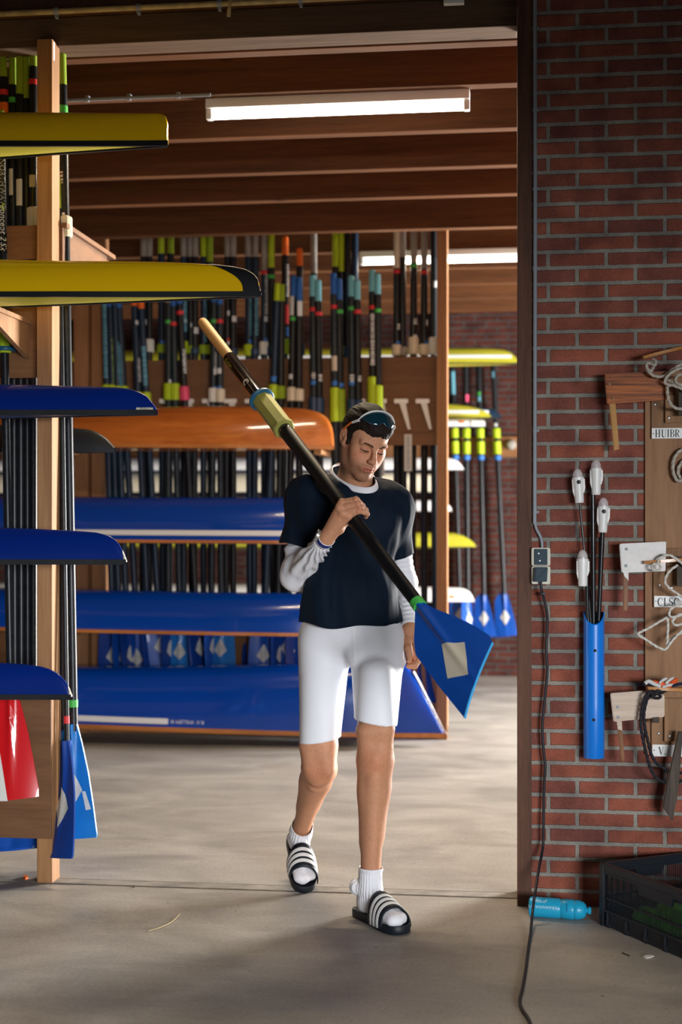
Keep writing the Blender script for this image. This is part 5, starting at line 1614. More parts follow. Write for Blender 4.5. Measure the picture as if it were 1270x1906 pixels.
# lettering is upside down on the lying bottle
text_bm(bm, 'KRAANWATER', 0.0155, lambda u, v: cyl(.052 - u, .30 - v / rB))
text_bm(bm, 'graag', 0.021, lambda u, v: cyl(.044 - u, .80 - v / rB), shear=.25)
obj('lettering', bm, M_BOTL, t)
bm = bmesh.new(); text_bm(bm, 'vitens', 0.0135, lambda u, v: Vector((.140 + v, -math.cos(.35 + u / .037) * .0372, math.sin(.35 + u / .037) * .0372)), shear=.2)
obj('logo', bm, mat('dark_blue_print', (0.006, 0.02, 0.16), 0.5), t)

# ------------------------------------------------------------------ bits on the floor
def scrap(words, name, cat, pts, m, z=.0035):
    c = PZ(*pts[0])
    bm = bmesh.new()
    a = [bm.verts.new(PZ(x, y) + Vector((0, 0, z))) for x, y in pts]; b = [bm.verts.new(PZ(x, y) + Vector((0, 0, .0012))) for x, y in pts]
    bm.faces.new(a); bm.faces.new(b[::-1])
    for i in range(len(a)): bm.faces.new((a[i], b[i], b[(i + 1) % len(a)], a[(i + 1) % len(a)]))
    tag(obj(name, bm, m, smooth=False), words, cat)


scrap('torn white paper scrap on the floor in front of the crate', 'paper_scrap', 'paper', [(1197, 1782), (1203, 1779), (1212, 1779), (1218, 1781), (1212, 1783.5), (1203, 1785)], M_WHITE)
scrap('dark splinter on the floor between bottle and paper scrap', 'wood_splinter', 'splinter', [(1158, 1775), (1160, 1774.5), (1173, 1780), (1172, 1781)], M_DKWOOD)
scrap('small orange leaf scrap beside the left rack post', 'leaf_scrap', 'leaf', [(43, 1636), (48, 1633), (52, 1637), (47, 1639)], M_ORANGE, .012)
scrap('dark leaf fragment on the floor left of the man', 'leaf_fragment', 'leaf', [(247, 1651), (251, 1649.5), (254, 1651), (250, 1652.5)], M_DKWOOD)
bm = bmesh.new(); tube(bm, smooth_path([PZ(276, 1733, .004), PZ(296, 1727, .004), PZ(318, 1717, .005), PZ(331, 1706, .006), PZ(335, 1700, .008)], 5), .0016, 6)
tag(obj('straw', bm, mat('dry_straw', (0.45, 0.34, 0.18), 0.8)), 'thin dry straw on the floor in front of the threshold', 'straw')

# ------------------------------------------------------------------ distance-field modelling for the figure
def V3(v): return np.array((v[0], v[1], v[2]), dtype=np.float32)


class Field:
    def __init__(self, lo, hi, h):
        self.lo = np.array(lo, dtype=np.float32); self.h = h
        self.n = np.ceil((np.array(hi) - np.array(lo)) / h).astype(int) + 1
        self.ax = [self.lo[i] + h * np.arange(self.n[i], dtype=np.float32) for i in range(3)]
        self.D = np.full(tuple(self.n), 0.2, dtype=np.float32)

    def _win(self, lo, hi):
        s = []
        for i in range(3):
            a = max(0, int((lo[i] - self.lo[i]) / self.h)); b = min(self.n[i], int((hi[i] - self.lo[i]) / self.h) + 2)
            if b <= a: return None
            s.append(slice(a, b))
        return tuple(s)

    def put(self, fn, lo, hi, k, mode='add'):
        m = k + 0.02
        w = self._win([v - m for v in lo], [v + m for v in hi])
        if w is None: return
        x = self.ax[0][w[0]][:, None, None]; y = self.ax[1][w[1]][None, :, None]; z = self.ax[2][w[2]][None, None, :]
        d = fn(x, y, z); a = self.D[w]
        if mode == 'sub':
            d = -d
            hh = np.maximum(k - np.abs(a - d), 0) / k
            self.D[w] = np.maximum(a, d) + hh * hh * k * 0.25
        else:
            hh = np.maximum(k - np.abs(a - d), 0) / k
            self.D[w] = np.minimum(a, d) - hh * hh * k * 0.25

    def cone(self, a, b, ra, rb, k=0.02, mode='add', bulge=0.0, tb=0.4):
        a, b = V3(a), V3(b)
        ab = b - a; L2 = float(ab @ ab)
        def fn(x, y, z):
            t = np.clip(((x - a[0]) * ab[0] + (y - a[1]) * ab[1] + (z - a[2]) * ab[2]) / L2, 0, 1)
            d = np.sqrt((x - a[0] - t * ab[0]) ** 2 + (y - a[1] - t * ab[1]) ** 2 + (z - a[2] - t * ab[2]) ** 2)
            r = ra + (rb - ra) * t
            if bulge: r = r + bulge * np.exp(-((t - tb) / 0.22) ** 2)
            return d - r
        r = max(ra, rb) + abs(bulge)
        self.put(fn, np.minimum(a, b) - r, np.maximum(a, b) + r, k, mode)

    def ell(self, c, r, k=0.02, R=None, mode='add'):
        c = V3(c); Rm = np.array(R.to_3x3() if R is not None else Matrix.Identity(3), dtype=np.float32)
        def fn(x, y, z):
            px, py, pz = x - c[0], y - c[1], z - c[2]
            u = Rm[0, 0] * px + Rm[1, 0] * py + Rm[2, 0] * pz
            v = Rm[0, 1] * px + Rm[1, 1] * py + Rm[2, 1] * pz
            w = Rm[0, 2] * px + Rm[1, 2] * py + Rm[2, 2] * pz
            k0 = np.sqrt((u / r[0]) ** 2 + (v / r[1]) ** 2 + (w / r[2]) ** 2)
            k1 = np.sqrt((u / r[0] ** 2) ** 2 + (v / r[1] ** 2) ** 2 + (w / r[2] ** 2) ** 2) + 1e-6
            return k0 * (k0 - 1) / k1
        m = max(r)
        self.put(fn, c - m, c + m, k, mode)

    def chain(self, pts, rs, k=0.012):
        for (a, b), (ra, rb) in zip(zip(pts[:-1], pts[1:]), zip(rs[:-1], rs[1:])): self.cone(a, b, ra, rb, k)

    def mesh(self, smooth=2):
        D = self.D; S = D < 0
        A = S[:-1, :-1, :-1]
        alls = A.copy(); anys = A.copy()
        for dx in (0, 1):
            for dy in (0, 1):
                for dz in (0, 1):
                    q = S[dx:S.shape[0] - 1 + dx, dy:S.shape[1] - 1 + dy, dz:S.shape[2] - 1 + dz]
                    alls &= q; anys |= q
        act = anys & ~alls
        I = np.argwhere(act)
        idx = np.full(act.shape, -1, dtype=np.int64); idx[tuple(I.T)] = np.arange(len(I))
        acc = np.zeros((len(I), 3)); cnt = np.zeros(len(I))
        for ax in range(3):
            o = [i for i in range(3) if i != ax]
            for u in (0, 1):
                for v in (0, 1):
                    a = I.copy(); a[:, o[0]] += u; a[:, o[1]] += v
                    b = a.copy(); b[:, ax] += 1
                    da = D[tuple(a.T)]; db = D[tuple(b.T)]
                    m = (da < 0) != (db < 0)
                    t = np.where(m, da / np.where(m, da - db, 1), 0)
                    p = a.astype(float); p[:, ax] += t
                    acc[m] += p[m]; cnt[m] += 1
        V = acc / cnt[:, None] * self.h + self.lo
        F = []
        for ax in range(3):
            o = [i for i in range(3) if i != ax]
            sl0 = [slice(None)] * 3; sl1 = [slice(None)] * 3
            sl0[ax] = slice(0, -1); sl1[ax] = slice(1, None)
            s0, s1 = S[tuple(sl0)], S[tuple(sl1)]
            E = np.argwhere(s0 != s1)
            E = E[(E[:, o[0]] > 0) & (E[:, o[1]] > 0) & (E[:, o[0]] < act.shape[o[0]]) & (E[:, o[1]] < act.shape[o[1]])]
            q = []
            for du, dv in ((-1, -1), (0, -1), (0, 0), (-1, 0)):
                c = E.copy(); c[:, o[0]] += du; c[:, o[1]] += dv
                q.append(idx[tuple(c.T)])
            q = np.stack(q, 1)
            flip = s0[tuple(E.T)]
            if ax == 1: flip = ~flip
            q[~flip] = q[~flip][:, ::-1]
            F.append(q[(q >= 0).all(1)])
        F = np.concatenate(F)
        V = lap(V, F, smooth)
        return V, F


def lap(V, F, it, lam=0.5):
    E = np.concatenate([F[:, [0, 1]], F[:, [1, 2]], F[:, [2, 3]], F[:, [3, 0]]])
    for _ in range(it):
        s = np.zeros_like(V); c = np.zeros(len(V))
        for a, b in ((0, 1), (1, 0)):
            for k in range(3): s[:, k] += np.bincount(E[:, a], V[E[:, b], k], len(V))
            c += np.bincount(E[:, a], minlength=len(V))
        V = V + lam * (s / np.maximum(c, 1)[:, None] - V)
    return V


def vnorm(V, F):
    n = np.cross(V[F[:, 2]] - V[F[:, 0]], V[F[:, 3]] - V[F[:, 1]])
    N = np.zeros_like(V)
    for j in range(4):
        for k in range(3): N[:, k] += np.bincount(F[:, j], n[:, k], len(V))
    return N / (np.linalg.norm(N, axis=1)[:, None] + 1e-12)


def cull(V, F, keep):
    fk = keep[F].all(1); F = F[fk]
    used = np.zeros(len(V), bool); used[F.ravel()] = True
    m = np.cumsum(used) - 1
    return V[used], m[F], used


def trim(V, F, gs):
    g = np.max([f(V) for f in gs], axis=0)
    V, F, _ = cull(V, F, g < 0)
    E = np.sort(np.concatenate([F[:, [0, 1]], F[:, [1, 2]], F[:, [2, 3]], F[:, [3, 0]]]), axis=1)
    u, c = np.unique(E, axis=0, return_counts=True)
    be = u[c == 1]
    b = np.unique(be)
    for it in range(3):
        p = V[b]; vals = np.array([f(p) for f in gs]); w = vals.argmax(0); g0 = vals[w, np.arange(len(b))]
        gr = np.zeros_like(p)
        for k in range(3):
            q = p.copy(); q[:, k] += 1e-4
            gr[:, k] = (np.array([f(q) for f in gs])[w, np.arange(len(b))] - g0) / 1e-4
        n2 = (gr ** 2).sum(1)
        ok = (n2 > 1e-4) & (n2 < 1e3) & (np.abs(g0) < .5)
        st = np.where(ok, g0 / np.maximum(n2, 1e-6), 0)[:, None] * gr
        ln = np.linalg.norm(st, axis=1)[:, None]
        V[b] = p - st * np.minimum(1, .006 / np.maximum(ln, 1e-9))
        # even out the spacing along the edge
        acc = np.zeros_like(V); cn = np.zeros(len(V))
        for i0, i1 in ((0, 1), (1, 0)):
            np.add.at(acc, be[:, i0], V[be[:, i1]]); np.add.at(cn, be[:, i0], 1)
        V[b] = V[b] * .5 + .5 * acc[b] / cn[b][:, None]
    return V, F


def np_mesh(name, V, F, m, parent=None, col=None, solid=0.0):
    me = bpy.data.meshes.new(name)
    me.from_pydata([tuple(map(float, v)) for v in V], [], [tuple(map(int, f)) for f in F])
    me.polygons.foreach_set('use_smooth', [True] * len(me.polygons))
    if col is not None:
        at = me.color_attributes.new('tone', 'FLOAT_COLOR', 'POINT')
        at.data.foreach_set('color', np.concatenate([col, np.ones((len(col), 1))], 1).astype(np.float32).ravel())
    for k in (m if isinstance(m, (list, tuple)) else [m]): me.materials.append(k)
    me.update()
    o = bpy.data.objects.new(name, me); link(o, parent)
    if solid:
        md = o.modifiers.new('thickness', 'SOLIDIFY'); md.thickness = solid; md.offset = -1
    return o


def noise3(V, s, seed=0.0):
    return np.array([mnoise.noise(Vector((v[0] * s[0] + seed, v[1] * s[1] + seed, v[2] * s[2]))) for v in V])


def proj(p):
    d = Vector(p) - Vector((0, -CAM_D, CAM_H))
    dep = -SY * d.x + CY * d.y; lat = CY * d.x + SY * d.y
    return 635 + lat / dep * FPX, HORIZON - d.z / dep * FPX


# ------------------------------------------------------------------ the carried oar
OT, OB = P(375, 597, 0.46), P(914, 1301, -1.13)
LO = (OT - OB).length
M_WOODGRIP = wood('oar_grip_wood', (0.36, 0.21, 0.08), (0.52, 0.33, 0.145), 'Z', 0.5, 20, 0.05, knots=False)
M_SLV = mat('pale_lime_sleeve', (0.33, 0.32, 0.075), 0.45)
M_GLOSSBLK = mat('glossy_black_shaft', (0.007, 0.007, 0.008), 0.16, coat=0.8)
M_SATINBLK = mat('satin_black_shaft', (0.005, 0.006, 0.008), 0.45, spec=0.16)
M_OBLADE = mat('carried_blade_blue', (0.004, 0.065, 0.34), 0.3, coat=0.6, var=0.06, vscale=8)
M_EDGE = mat('bright_blade_edge', (0.05, 0.38, 0.75), 0.35)
t = thing('oar', 'black oar with wooden grip and broad blue blade carried by the man', 'oar')
oar_axis(t, OT, OB, 0.0)
oar_t = t
BLc = 0.47
zn = -(LO - BLc)
fO = lambda px: next(d for d in np.linspace(0, LO, 2000) if proj(OT + (OB - OT) * (d / LO))[0] >= px)
dg, dc0, dc1 = fO(427), fO(486), fO(530)
bm = bmesh.new(); tube(bm, [(0, 0, 0), (0, 0, -.003), (0, 0, -.012), (0, 0, -.03), (0, 0, -dg)], [.010, .0155, .0205, .0225, .0235], 24); obj('grip', bm, M_WOODGRIP, t)
RS = lambda d: .0285 + (.0225 - .0285) * max(0, min(1, (d - dc1) / (LO - BLc - dc1)))
bm = bmesh.new(); tube(bm, [(0, 0, -dg + .001), (0, 0, -dg - .004), (0, 0, -dc1 - .02)], [.0235, .0275, .0285], 28); obj('shaft', bm, M_GLOSSBLK, t)
dd = list(np.linspace(dc1 + .02, LO - BLc + .0, 8))
bm = bmesh.new(); tube(bm, [(0, 0, -d) for d in dd], [RS(d) for d in dd], 28); obj('shaft', bm, M_SATINBLK, t)
bm = bmesh.new(); lathe(bm, [(.029, -dc0), (.047, -dc0), (.052, -dc0 - .004), (.052, -dc0 - .012), (.047, -dc0 - .016), (.029, -dc0 - .016)], 36); obj('button', bm, M_COLB, t)
bm = bmesh.new(); lathe(bm, [(.029, -dc0 - .010), (.040, -dc0 - .012), (.041, -dc0 - .02), (.041, -dc1 + .025), (.044, -dc1 + .02), (.044, -dc1 + .006), (.040, -dc1), (.029, -dc1)], 8); obj('sleeve', bm, M_SLV, t, angle=20)
bm = bmesh.new(); tube(bm, [(0, 0, zn + .022), (0, 0, zn - .006)], .0245, 24); obj('band', bm, M_GREENB, t)
HB = Blade(zn, 1, BLc, 0.03, HATCHET)
hb_ = HB.build(M_OBLADE, t, 40, 48)
HB.patch('blade_patch', [(.192, -.018), (.247, .045), (.362, -.006), (.312, -.068)], M_PATCH, hb_, 1, 12, 0.0012)
bm = bmesh.new(); ea, eb = HATCHET[1][-1], HATCHET[0][-1]
tube(bm, [HB.pt(ea[0] + (eb[0] - ea[0]) * k / 10, ea[1] + (eb[1] - ea[1]) * k / 10, 0) for k in range(11)], .0042, 8); obj('blade_edge', bm, M_EDGE, hb_)
rr_ = .0282
on_o = lambda d0, a0: (lambda u, v: Vector((rr_ * math.sin(a0 + v / rr_), -rr_ * math.cos(a0 + v / rr_), -d0 - u)))
bm = bmesh.new(); text_bm(bm, 'Croker', 0.022, on_o(fO(436), -.55), shear=.3); obj('lettering', bm, mat('yellow_lettering', (0.42, 0.38, 0.03), 0.5), t)
bm = bmesh.new(); d0 = fO(466)
for k0, k1, ro, ri in ((20, 300, .016, .013), (60, 330, .010, .0075)):
    strip_pts = arc(0, 0, (ro + ri) / 2, (ro + ri) / 2, k0, k1, 16)
    f = on_o(d0, -.25)
    strip2(bm, strip_pts, ro - ri, lambda u, v: f(u, v) * 1.002)
obj('logo', bm, M_WHSL, t)

# ------------------------------------------------------------------ the man
HEADC = P(679, 820, -0.30)
RH = Matrix.Rotation(math.radians(31), 3, 'Z') @ Matrix.Rotation(math.radians(27), 3, 'X') @ Matrix.Rotation(math.radians(9), 3, 'Y')
HW = lambda p: HEADC + RH @ Vector(p)
dh = fO(663); HANDP = OT + (OB - OT) * (dh / LO); Ys = HANDP.y

J = dict(pel=P(652, 1172, -.22), rhip=P(606, 1195, -.215), lhip=P(701, 1190, -.245), rkn=P(595, 1428, -.265), lkn=P(699, 1408, -.36),
         abd=P(647, 1085, -.235), chest=P(652, 985, -.215), nb=P(659, 900, -.205), rsh=P(573, 932, -.235), lsh=P(729, 948, -.195),
         rel=P(551, 1072, -.245), rwr=P(607, 1003, Ys + .035), lel=P(755, 1085, -.10), lwr=P(763, 1172, -.235))


class Foot:
    def __init__(s, heel, toe, upref):
        s.o = Vector(heel); s.f = (Vector(toe) - s.o).normalized()
        u = Vector(upref); s.n = (u - s.f * u.dot(s.f)).normalized(); s.x = s.f.cross(s.n)
    def w(s, x, y, z): return s.o + s.x * x + s.f * y + s.n * z
    def M(s):
        m = Matrix((s.x, s.f, s.n)).transposed().to_4x4(); m.translation = s.o; return m


LF = Foot(PZ(672, 1704), PZ(745, 1736.5), (0, 0, 1))
h_ = P(551, 1577, .185); t_ = PZ(568, 1662)
RF = Foot(h_, t_, (0.05, 0, 1))
RF.o = Vector(t_) - RF.f * .287
J['lan'] = LF.w(0, .062, .115); J['ran'] = RF.w(0, .062, .115)


def leg(F, hip, kn, an, foot, th, infl=0.0):
    F.cone(hip, kn, th[0] + infl, th[1] + infl, .03)
    d = (Vector(an) - Vector(kn)).normalized()
    fw = Vector((0.1, -1, 0)); fw = (fw - d * fw.dot(d)).normalized()
    sd = d.cross(fw)
    L = (Vector(an) - Vector(kn)).length
    F.ell(Vector(kn) + fw * .012, (.052, .052, .062), .03)
    F.ell(Vector(kn) + fw * .050 - d * .002, (.024, .016, .029), .014)          # kneecap
    F.ell(Vector(kn) + fw * .043 + d * .066, (.015, .013, .022), .014)          # tendon below it
    F.cone(Vector(kn), Vector(an), .047, .035, .03)
    for s_, w_ in ((1, 1.0), (-1, .92)):                                       # calf heads
        F.cone(Vector(kn) - fw * .014 + sd * (.022 * s_) + d * (.05 * L), Vector(kn) - fw * .026 + sd * (.021 * s_) + d * (.66 * L * w_), .034, .016, .045, bulge=.010, tb=.36)
    F.cone(Vector(kn) + fw * .028 + d * .07, Vector(an) + fw * .018 - d * .06, .022, .014, .02)   # shin
    F.cone(Vector(kn) - Vector((0, 0, -.09)) + fw * .026 + sd * .026, Vector(kn) + fw * .024 + sd * .034 - d * .03, .047, .024, .03)   # quads above the knee
    F.cone(Vector(kn) - Vector((0, 0, -.10)) + fw * .026 - sd * .026, Vector(kn) + fw * .024 - sd * .032 - d * .045, .047, .024, .03)


def foot_prims(F, ft, i=0.0, k=.02):
    w = ft.w
    F.ell(w(0, .045, .058), (.034 + i, .044 + i, .034 + i), k, Matrix((ft.x, ft.f, ft.n)).transposed())
    F.cone(w(0, .062, .115), w(0, .06, .07), .034 + i, .036 + i, k)
    F.cone(w(0, .075, .10), w(.004, .18, .054), .034 + i, .024 + i, k)
    F.cone(w(0, .06, .055), w(0, .20, .047), .033 + i, .028 + i, k)
    F.cone(w(-.022, .17, .047), w(-.026, .235, .042), .022 + i, .016 + i, k)
    F.cone(w(.020, .17, .050), w(.024, .250, .044), .026 + i, .019 + i, k)
    F.cone(w(0, .18, .048), w(0, .252, .042), .024 + i, .017 + i, k)


def torso(F, i=0.0, k=.05, arms=True):
    F.ell(J['pel'], (.172 + i, .118 + i, .13 + i), k)
    F.ell(J['abd'], (.160 + i, .106 + i, .17 + i), k)
    F.ell(J['chest'], (.178 + i, .122 + i, .17 + i), k)
    F.ell(J['nb'] + Vector((0, .012, -.055)), (.125 + i, .085 + i, .075 + i), k)
    for s_ in ('rsh', 'lsh'):
        F.cone(J['nb'] + Vector((0, 0, -.047 if s_ == 'rsh' else -.042)), J[s_] + Vector((0, 0, .012)), .052 + i, .054 + i, k)
        F.ell(J[s_], (.066 + i, .066 + i, .072 + i), k)
        pc = J['chest'].lerp(J[s_], .55) + Vector((0, -.075, -.012))
        F.ell(pc, (.07 + i, .03 + i, .055 + i), k)


# body mesh: trunk and limbs coarse, head and hands fine, joined into one mesh
MX = J['pel'].x
F = Field((MX - .50, -.78, .0), (MX + .46, .36, 1.80), .0052)
torso(F, -.012)
F.cone(J['nb'], HW((0, .03, -.06)), .064, .058, .03)
for s_, e_, w_ in (('rsh', 'rel', 'rwr'), ('lsh', 'lel', 'lwr')):
    F.cone(J[s_], J[e_], .046, .038, .02); F.cone(J[e_], J[w_], .040, .027, .02)
leg(F, J['rhip'], J['rkn'], J['ran'], RF, (.082, .056))
leg(F, J['lhip'], J['lkn'], J['lan'], LF, (.085, .060))
foot_prims(F, RF, -.004); foot_prims(F, LF, -.004)
Vb, Fb = F.mesh(3)
cb = np.ones((len(Vb), 3))
n1 = noise3(Vb, (18, 18, 10)); n2 = noise3(Vb, (60, 60, 30), 5)
cb *= (1 + .05 * n1 + .04 * n2)[:, None]
for kn in ('rkn', 'lkn'):
    d = np.linalg.norm(Vb - np.array(J[kn] + Vector((0, -.05, -.01))), axis=1)
    cb *= 1 - np.exp(-(d / .05) ** 2)[:, None] * np.array((.02, .16, .18))

# head in its own frame
H = Field((-.11, -.16, -.20), (.11, .16, .16), .0019)
H.ell((0, .020, .042), (.0745, .098, .088), .02)
H.ell((0, -.028, .035), (.064, .062, .058), .03)
H.ell((0, -.026, -.042), (.057, .064, .080), .03)
for s in (-1, 1):
    H.cone((s * .053, .012, -.050), (s * .046, -.012, -.082), .016, .015, .03)
    H.cone((s * .046, -.012, -.082), (s * .017, -.072, -.110), .015, .014, .028)
    H.ell((s * .046, -.052, -.022), (.022, .024, .022), .03)
    H.ell((s * .032, -.055, -.058), (.024, .028, .030), .03)
    H.cone((s * .010, -.091, .014), (s * .047, -.076, .018), .0098, .0085, .014)
    H.ell((s * .0325, -.1035, -.002), (.021, .0165, .0110), .018, mode='sub')
    H.ell((s * .0325, -.0785, -.004), (.0155, .0135, .0120), .007)
    H.cone((s * .020, -.0895, -.0125), (s * .044, -.083, -.0125), .0022, .0022, .010)      # lower lids
    H.ell((s * .0118, -.1090, -.0385), (.0075, .0100, .0070), .007)
    H.ell((s * .0065, -.1135, -.0455), (.0036, .0055, .0035), .003, mode='sub')
    # ear
    Re = Matrix.Rotation(s * -.35, 3, 'Z') @ Matrix.Rotation(-.22, 3, 'X')
    H.ell((s * .0805, .018, -.004), (.0075, .0185, .033), .006, Re)
    H.ell((s * .0865, .016, .000), (.0055, .0115, .0225), .004, Re, mode='sub')
    H.ell((s * .0815, .020, .002), (.0045, .0075, .014), .004, Re)
    H.ell((s * .078, .007, -.028), (.006, .009, .011), .006)
    H.ell((s * .0765, .002, -.006), (.006, .006, .009), .006)
H.ell((0, -.083, -.108), (.021, .0165, .0165), .022)
H.cone((0, -.0915, .008), (0, -.1135, -.026), .0072, .0095, .012)
H.ell((0, -.1185, -.0345), (.0115, .0110, .0098), .009)
H.ell((0, -.090, -.066), (.031, .014, .022), .018)
for pts, r in ((((-.0245, -.0895, -.0715), (-.010, -.1015, -.0665), (0, -.1030, -.0682), (.010, -.1015, -.0665), (.0245, -.0895, -.0715)), .0044), (((-.0235, -.0895, -.073), (-.010, -.1000, -.0785), (.010, -.1000, -.0785), (.0235, -.0895, -.073)), .0052)):
    H.chain(pts, [r * .6] + [r] * (len(pts) - 2) + [r * .6], .005)
H.cone((-.019, -.0985, -.0722), (.019, -.0985, -.0722), .0014, .0014, .003, mode='sub')
H.cone((0, -.104, -.0722), (0, -.107, -.0722), .0016, .0016, .003, mode='sub')
nbl = RH.transposed() @ (J['nb'] + Vector((0, .004, -.03)) - HEADC)
H.cone((0, .020, -.055), nbl, .058, .069, .03)
for s in (-1, 1): H.cone((s * .022, -.016, -.095), nbl + Vector((s * .012, -.045, 0)), .026, .028, .03)
Vh, Fh = H.mesh(2)
ch = np.ones((len(Vh), 3))
x, y, z = Vh.T
nz = noise3(Vh, (45, 45, 45)); nf = noise3(Vh, (420, 420, 420), 3)
ch *= (1 + .05 * nz)[:, None]
G = lambda c, r, p=2: np.exp(-(((x - c[0]) / r[0]) ** 2 + ((y - c[1]) / r[1]) ** 2 + ((z - c[2]) / r[2]) ** 2))
front = 1 / (1 + np.exp((y + .02) * 120))
for s in (-1, 1):
    ch *= 1 - G((s * .046, -.07, -.03), (.028, .04, .024))[:, None] * np.array((.0, .16, .16))
    brow = np.exp(-((z - (.0185 - .22 * np.clip(np.abs(x) - .034, 0, 1) + .02 * (np.abs(x) - .03))) / .0042) ** 2) * (np.abs(x) > .012) * (np.abs(x) < .052) * (y < -.06) * (x * s > 0)
    ch *= 1 - (brow * .5)[:, None] * np.array((.75, .80, .82))
    lash = np.exp(-((z - (-.0045 - 14 * (np.abs(x) - .033) ** 2)) / .0019) ** 2) * (np.abs(np.abs(x) - .033) < .0145) * (y < -.07) * (x * s > 0)
    ch *= 1 - (lash * .35)[:, None] * np.array((.86, .90, .92))
    ch *= 1 - G((s * .0325, -.09, .004), (.018, .02, .011))[:, None] * np.array((.10, .18, .18))
lip = np.exp(-(((z + .0722) / .0085) ** 2)) * (np.abs(x) < .0255) * (y < -.088) * np.clip((.026 - np.abs(x)) / .006, 0, 1)
ch *= 1 - lip[:, None] * np.array((.12, .50, .44))
mo = np.exp(-((z + .0722) / .0016) ** 2) * (np.abs(x) < .021) * (y < -.085)
ch *= 1 - mo[:, None] * np.array((.75, .82, .82))
ch *= 1 - G((0, -.118, -.036), (.016, .012, .014))[:, None] * np.array((.0, .14, .14))
# stubble
jawl = 1 / (1 + np.exp((z + .050 + .25 * np.clip(-y - .03, 0, .1) - .9 * np.clip(.03 + y, 0, .05)) * 130))
under = 1 / (1 + np.exp(-(z + .135) * 130))
must = np.exp(-((z + .057) / .0075) ** 2) * (np.abs(x) < .032) * (y < -.075)
st = np.clip(jawl * under * (y < .035) + .55 * must, 0, 1) * (1 - lip)
ch *= 1 - (st * (.58 + .42 * nf))[:, None] * np.array((.72, .74, .72))
Vhw = Vh @ np.array(RH).T + np.array(HEADC)

# hands


def hand_field(lo, hi): return Field(lo, hi, .0016)


pts_all = []


def hand_mesh(wr, fingers, thumb, palm_r, arm_from):
    allp = [wr, arm_from] + [p for f in fingers for p in f[0]] + thumb[0]
    lo = [min(p[i] for p in allp) - .03 for i in range(3)]; hi = [max(p[i] for p in allp) + .03 for i in range(3)]
    A = hand_field(lo, hi)
    A.cone(arm_from, wr, .029, .0255, .01)
    for f, rs in fingers:
        A.cone(wr, f[0], .021, palm_r, .016)
    for (a, _), (b, _) in zip(fingers[:-1], fingers[1:]): A.cone(a[0], b[0], palm_r, palm_r, .008)
    for f, rs in fingers:
        A.chain(f, rs, .004)
        A.ell(f[1], (rs[1] * 1.08,) * 3, .004)
    A.chain([wr] + thumb[0], [.018] + thumb[1], .010)
    return A.mesh(2)


Pf = lambda x, y, d: P(x, y, Ys + d)
RHf = [([Pf(637, 935, -.018), Pf(663, 929.5, -.038), Pf(675.5, 941, -.014), Pf(675, 949, .014)], [.0112, .0102, .0088, .0080]),
       ([Pf(633, 945, -.024), Pf(667, 937.5, -.0405), Pf(681, 949, -.016), Pf(679, 957, .013)], [.0116, .0104, .0090, .0082]),
       ([Pf(638, 955, -.028), Pf(671, 945.5, -.0405), Pf(683, 955, -.018), Pf(681, 962, .008)], [.0112, .0100, .0088, .0080]),
       ([Pf(649, 961, -.028), Pf(668, 951.5, -.0385), Pf(678, 954, -.033), Pf(684.5, 958, -.018)], [.0100, .0090, .0082, .0076])]
RHt = ([Pf(632, 985, .018), Pf(645, 970, .036), Pf(659, 957, .042), Pf(671, 944, .036)], [.0165, .0130, .0105, .0085])
arm_r = J['rel'].lerp(J['rwr'], .78)
Vr, Fr = hand_mesh(J['rwr'], RHf, RHt, .0125, arm_r)
YL = J['lwr'].y
Pl = lambda x, y, d: P(x, y, YL + d)
LHf = [([Pl(777, 1202, .002), Pl(782, 1223, -.006), Pl(774, 1238, -.016), Pl(760, 1240, -.022)], [.0108, .0098, .0090, .0084]),
       ([Pl(775, 1205, .026), Pl(781, 1228, .022), Pl(773, 1241, .008), Pl(761, 1241, -.002)], [.0112, .0100, .0090, .0082]),
       ([Pl(772, 1205, .048), Pl(778, 1227, .046), Pl(771, 1239, .030), Pl(762, 1238, .020)], [.0108, .0098, .0088, .0080]),
       ([Pl(768, 1203, .066), Pl(773, 1221, .066), Pl(768, 1231, .052), Pl(762, 1231, .042)], [.0096, .0086, .0078, .0072])]
LHt = ([Pl(759, 1192, -.022), Pl(760.5, 1206, -.040), Pl(763, 1219, -.040), Pl(763.5, 1230, -.034)], [.0150, .0125, .0105, .0088])
arm_l = J['lel'].lerp(J['lwr'], .78)
Vl, Fl = hand_mesh(J['lwr'], LHf, LHt, .0120, arm_l)


def hand_col(V, tips, nails):
    c = np.ones((len(V), 3)); c *= (1 + .07 * noise3(V, (70, 70, 70)))[:, None]
    for p, r, k in tips:
        d = np.linalg.norm(V - np.array(p), axis=1); c *= 1 - np.exp(-(d / r) ** 2)[:, None] * np.array(k)
    return c


cr = hand_col(Vr, [(f[1], .012, (.0, .14, .15)) for f, _ in RHf] + [(f[0], .014, (.0, .10, .12)) for f, _ in RHf], None)
cl = hand_col(Vl, [(f[1], .012, (.0, .14, .15)) for f, _ in LHf] + [(f[3], .012, (-.02, .10, .12)) for f, _ in LHf], None)
M_SKIN, N_, L_, b_ = new_mat('skin')
at_ = N_.new('ShaderNodeVertexColor'); at_.layer_name = 'tone'
mx_ = N_.new('ShaderNodeMix'); mx_.data_type = 'RGBA'; mx_.blend_type = 'MULTIPLY'; mx_.inputs['Factor'].default_value = 1.0
mx_.inputs['A'].default_value = (0.56, 0.270, 0.152, 1)
L_.new(at_.outputs['Color'], mx_.inputs['B'])
tm_ = N_.new('ShaderNodeTexCoord'); mm_ = N_.new('ShaderNodeMapping'); mm_.inputs['Scale'].default_value = (190, 190, 90); fr_ = N_.new('ShaderNodeTexNoise'); fr_.inputs['Scale'].default_value = 1; fr_.inputs['Detail'].default_value = 4
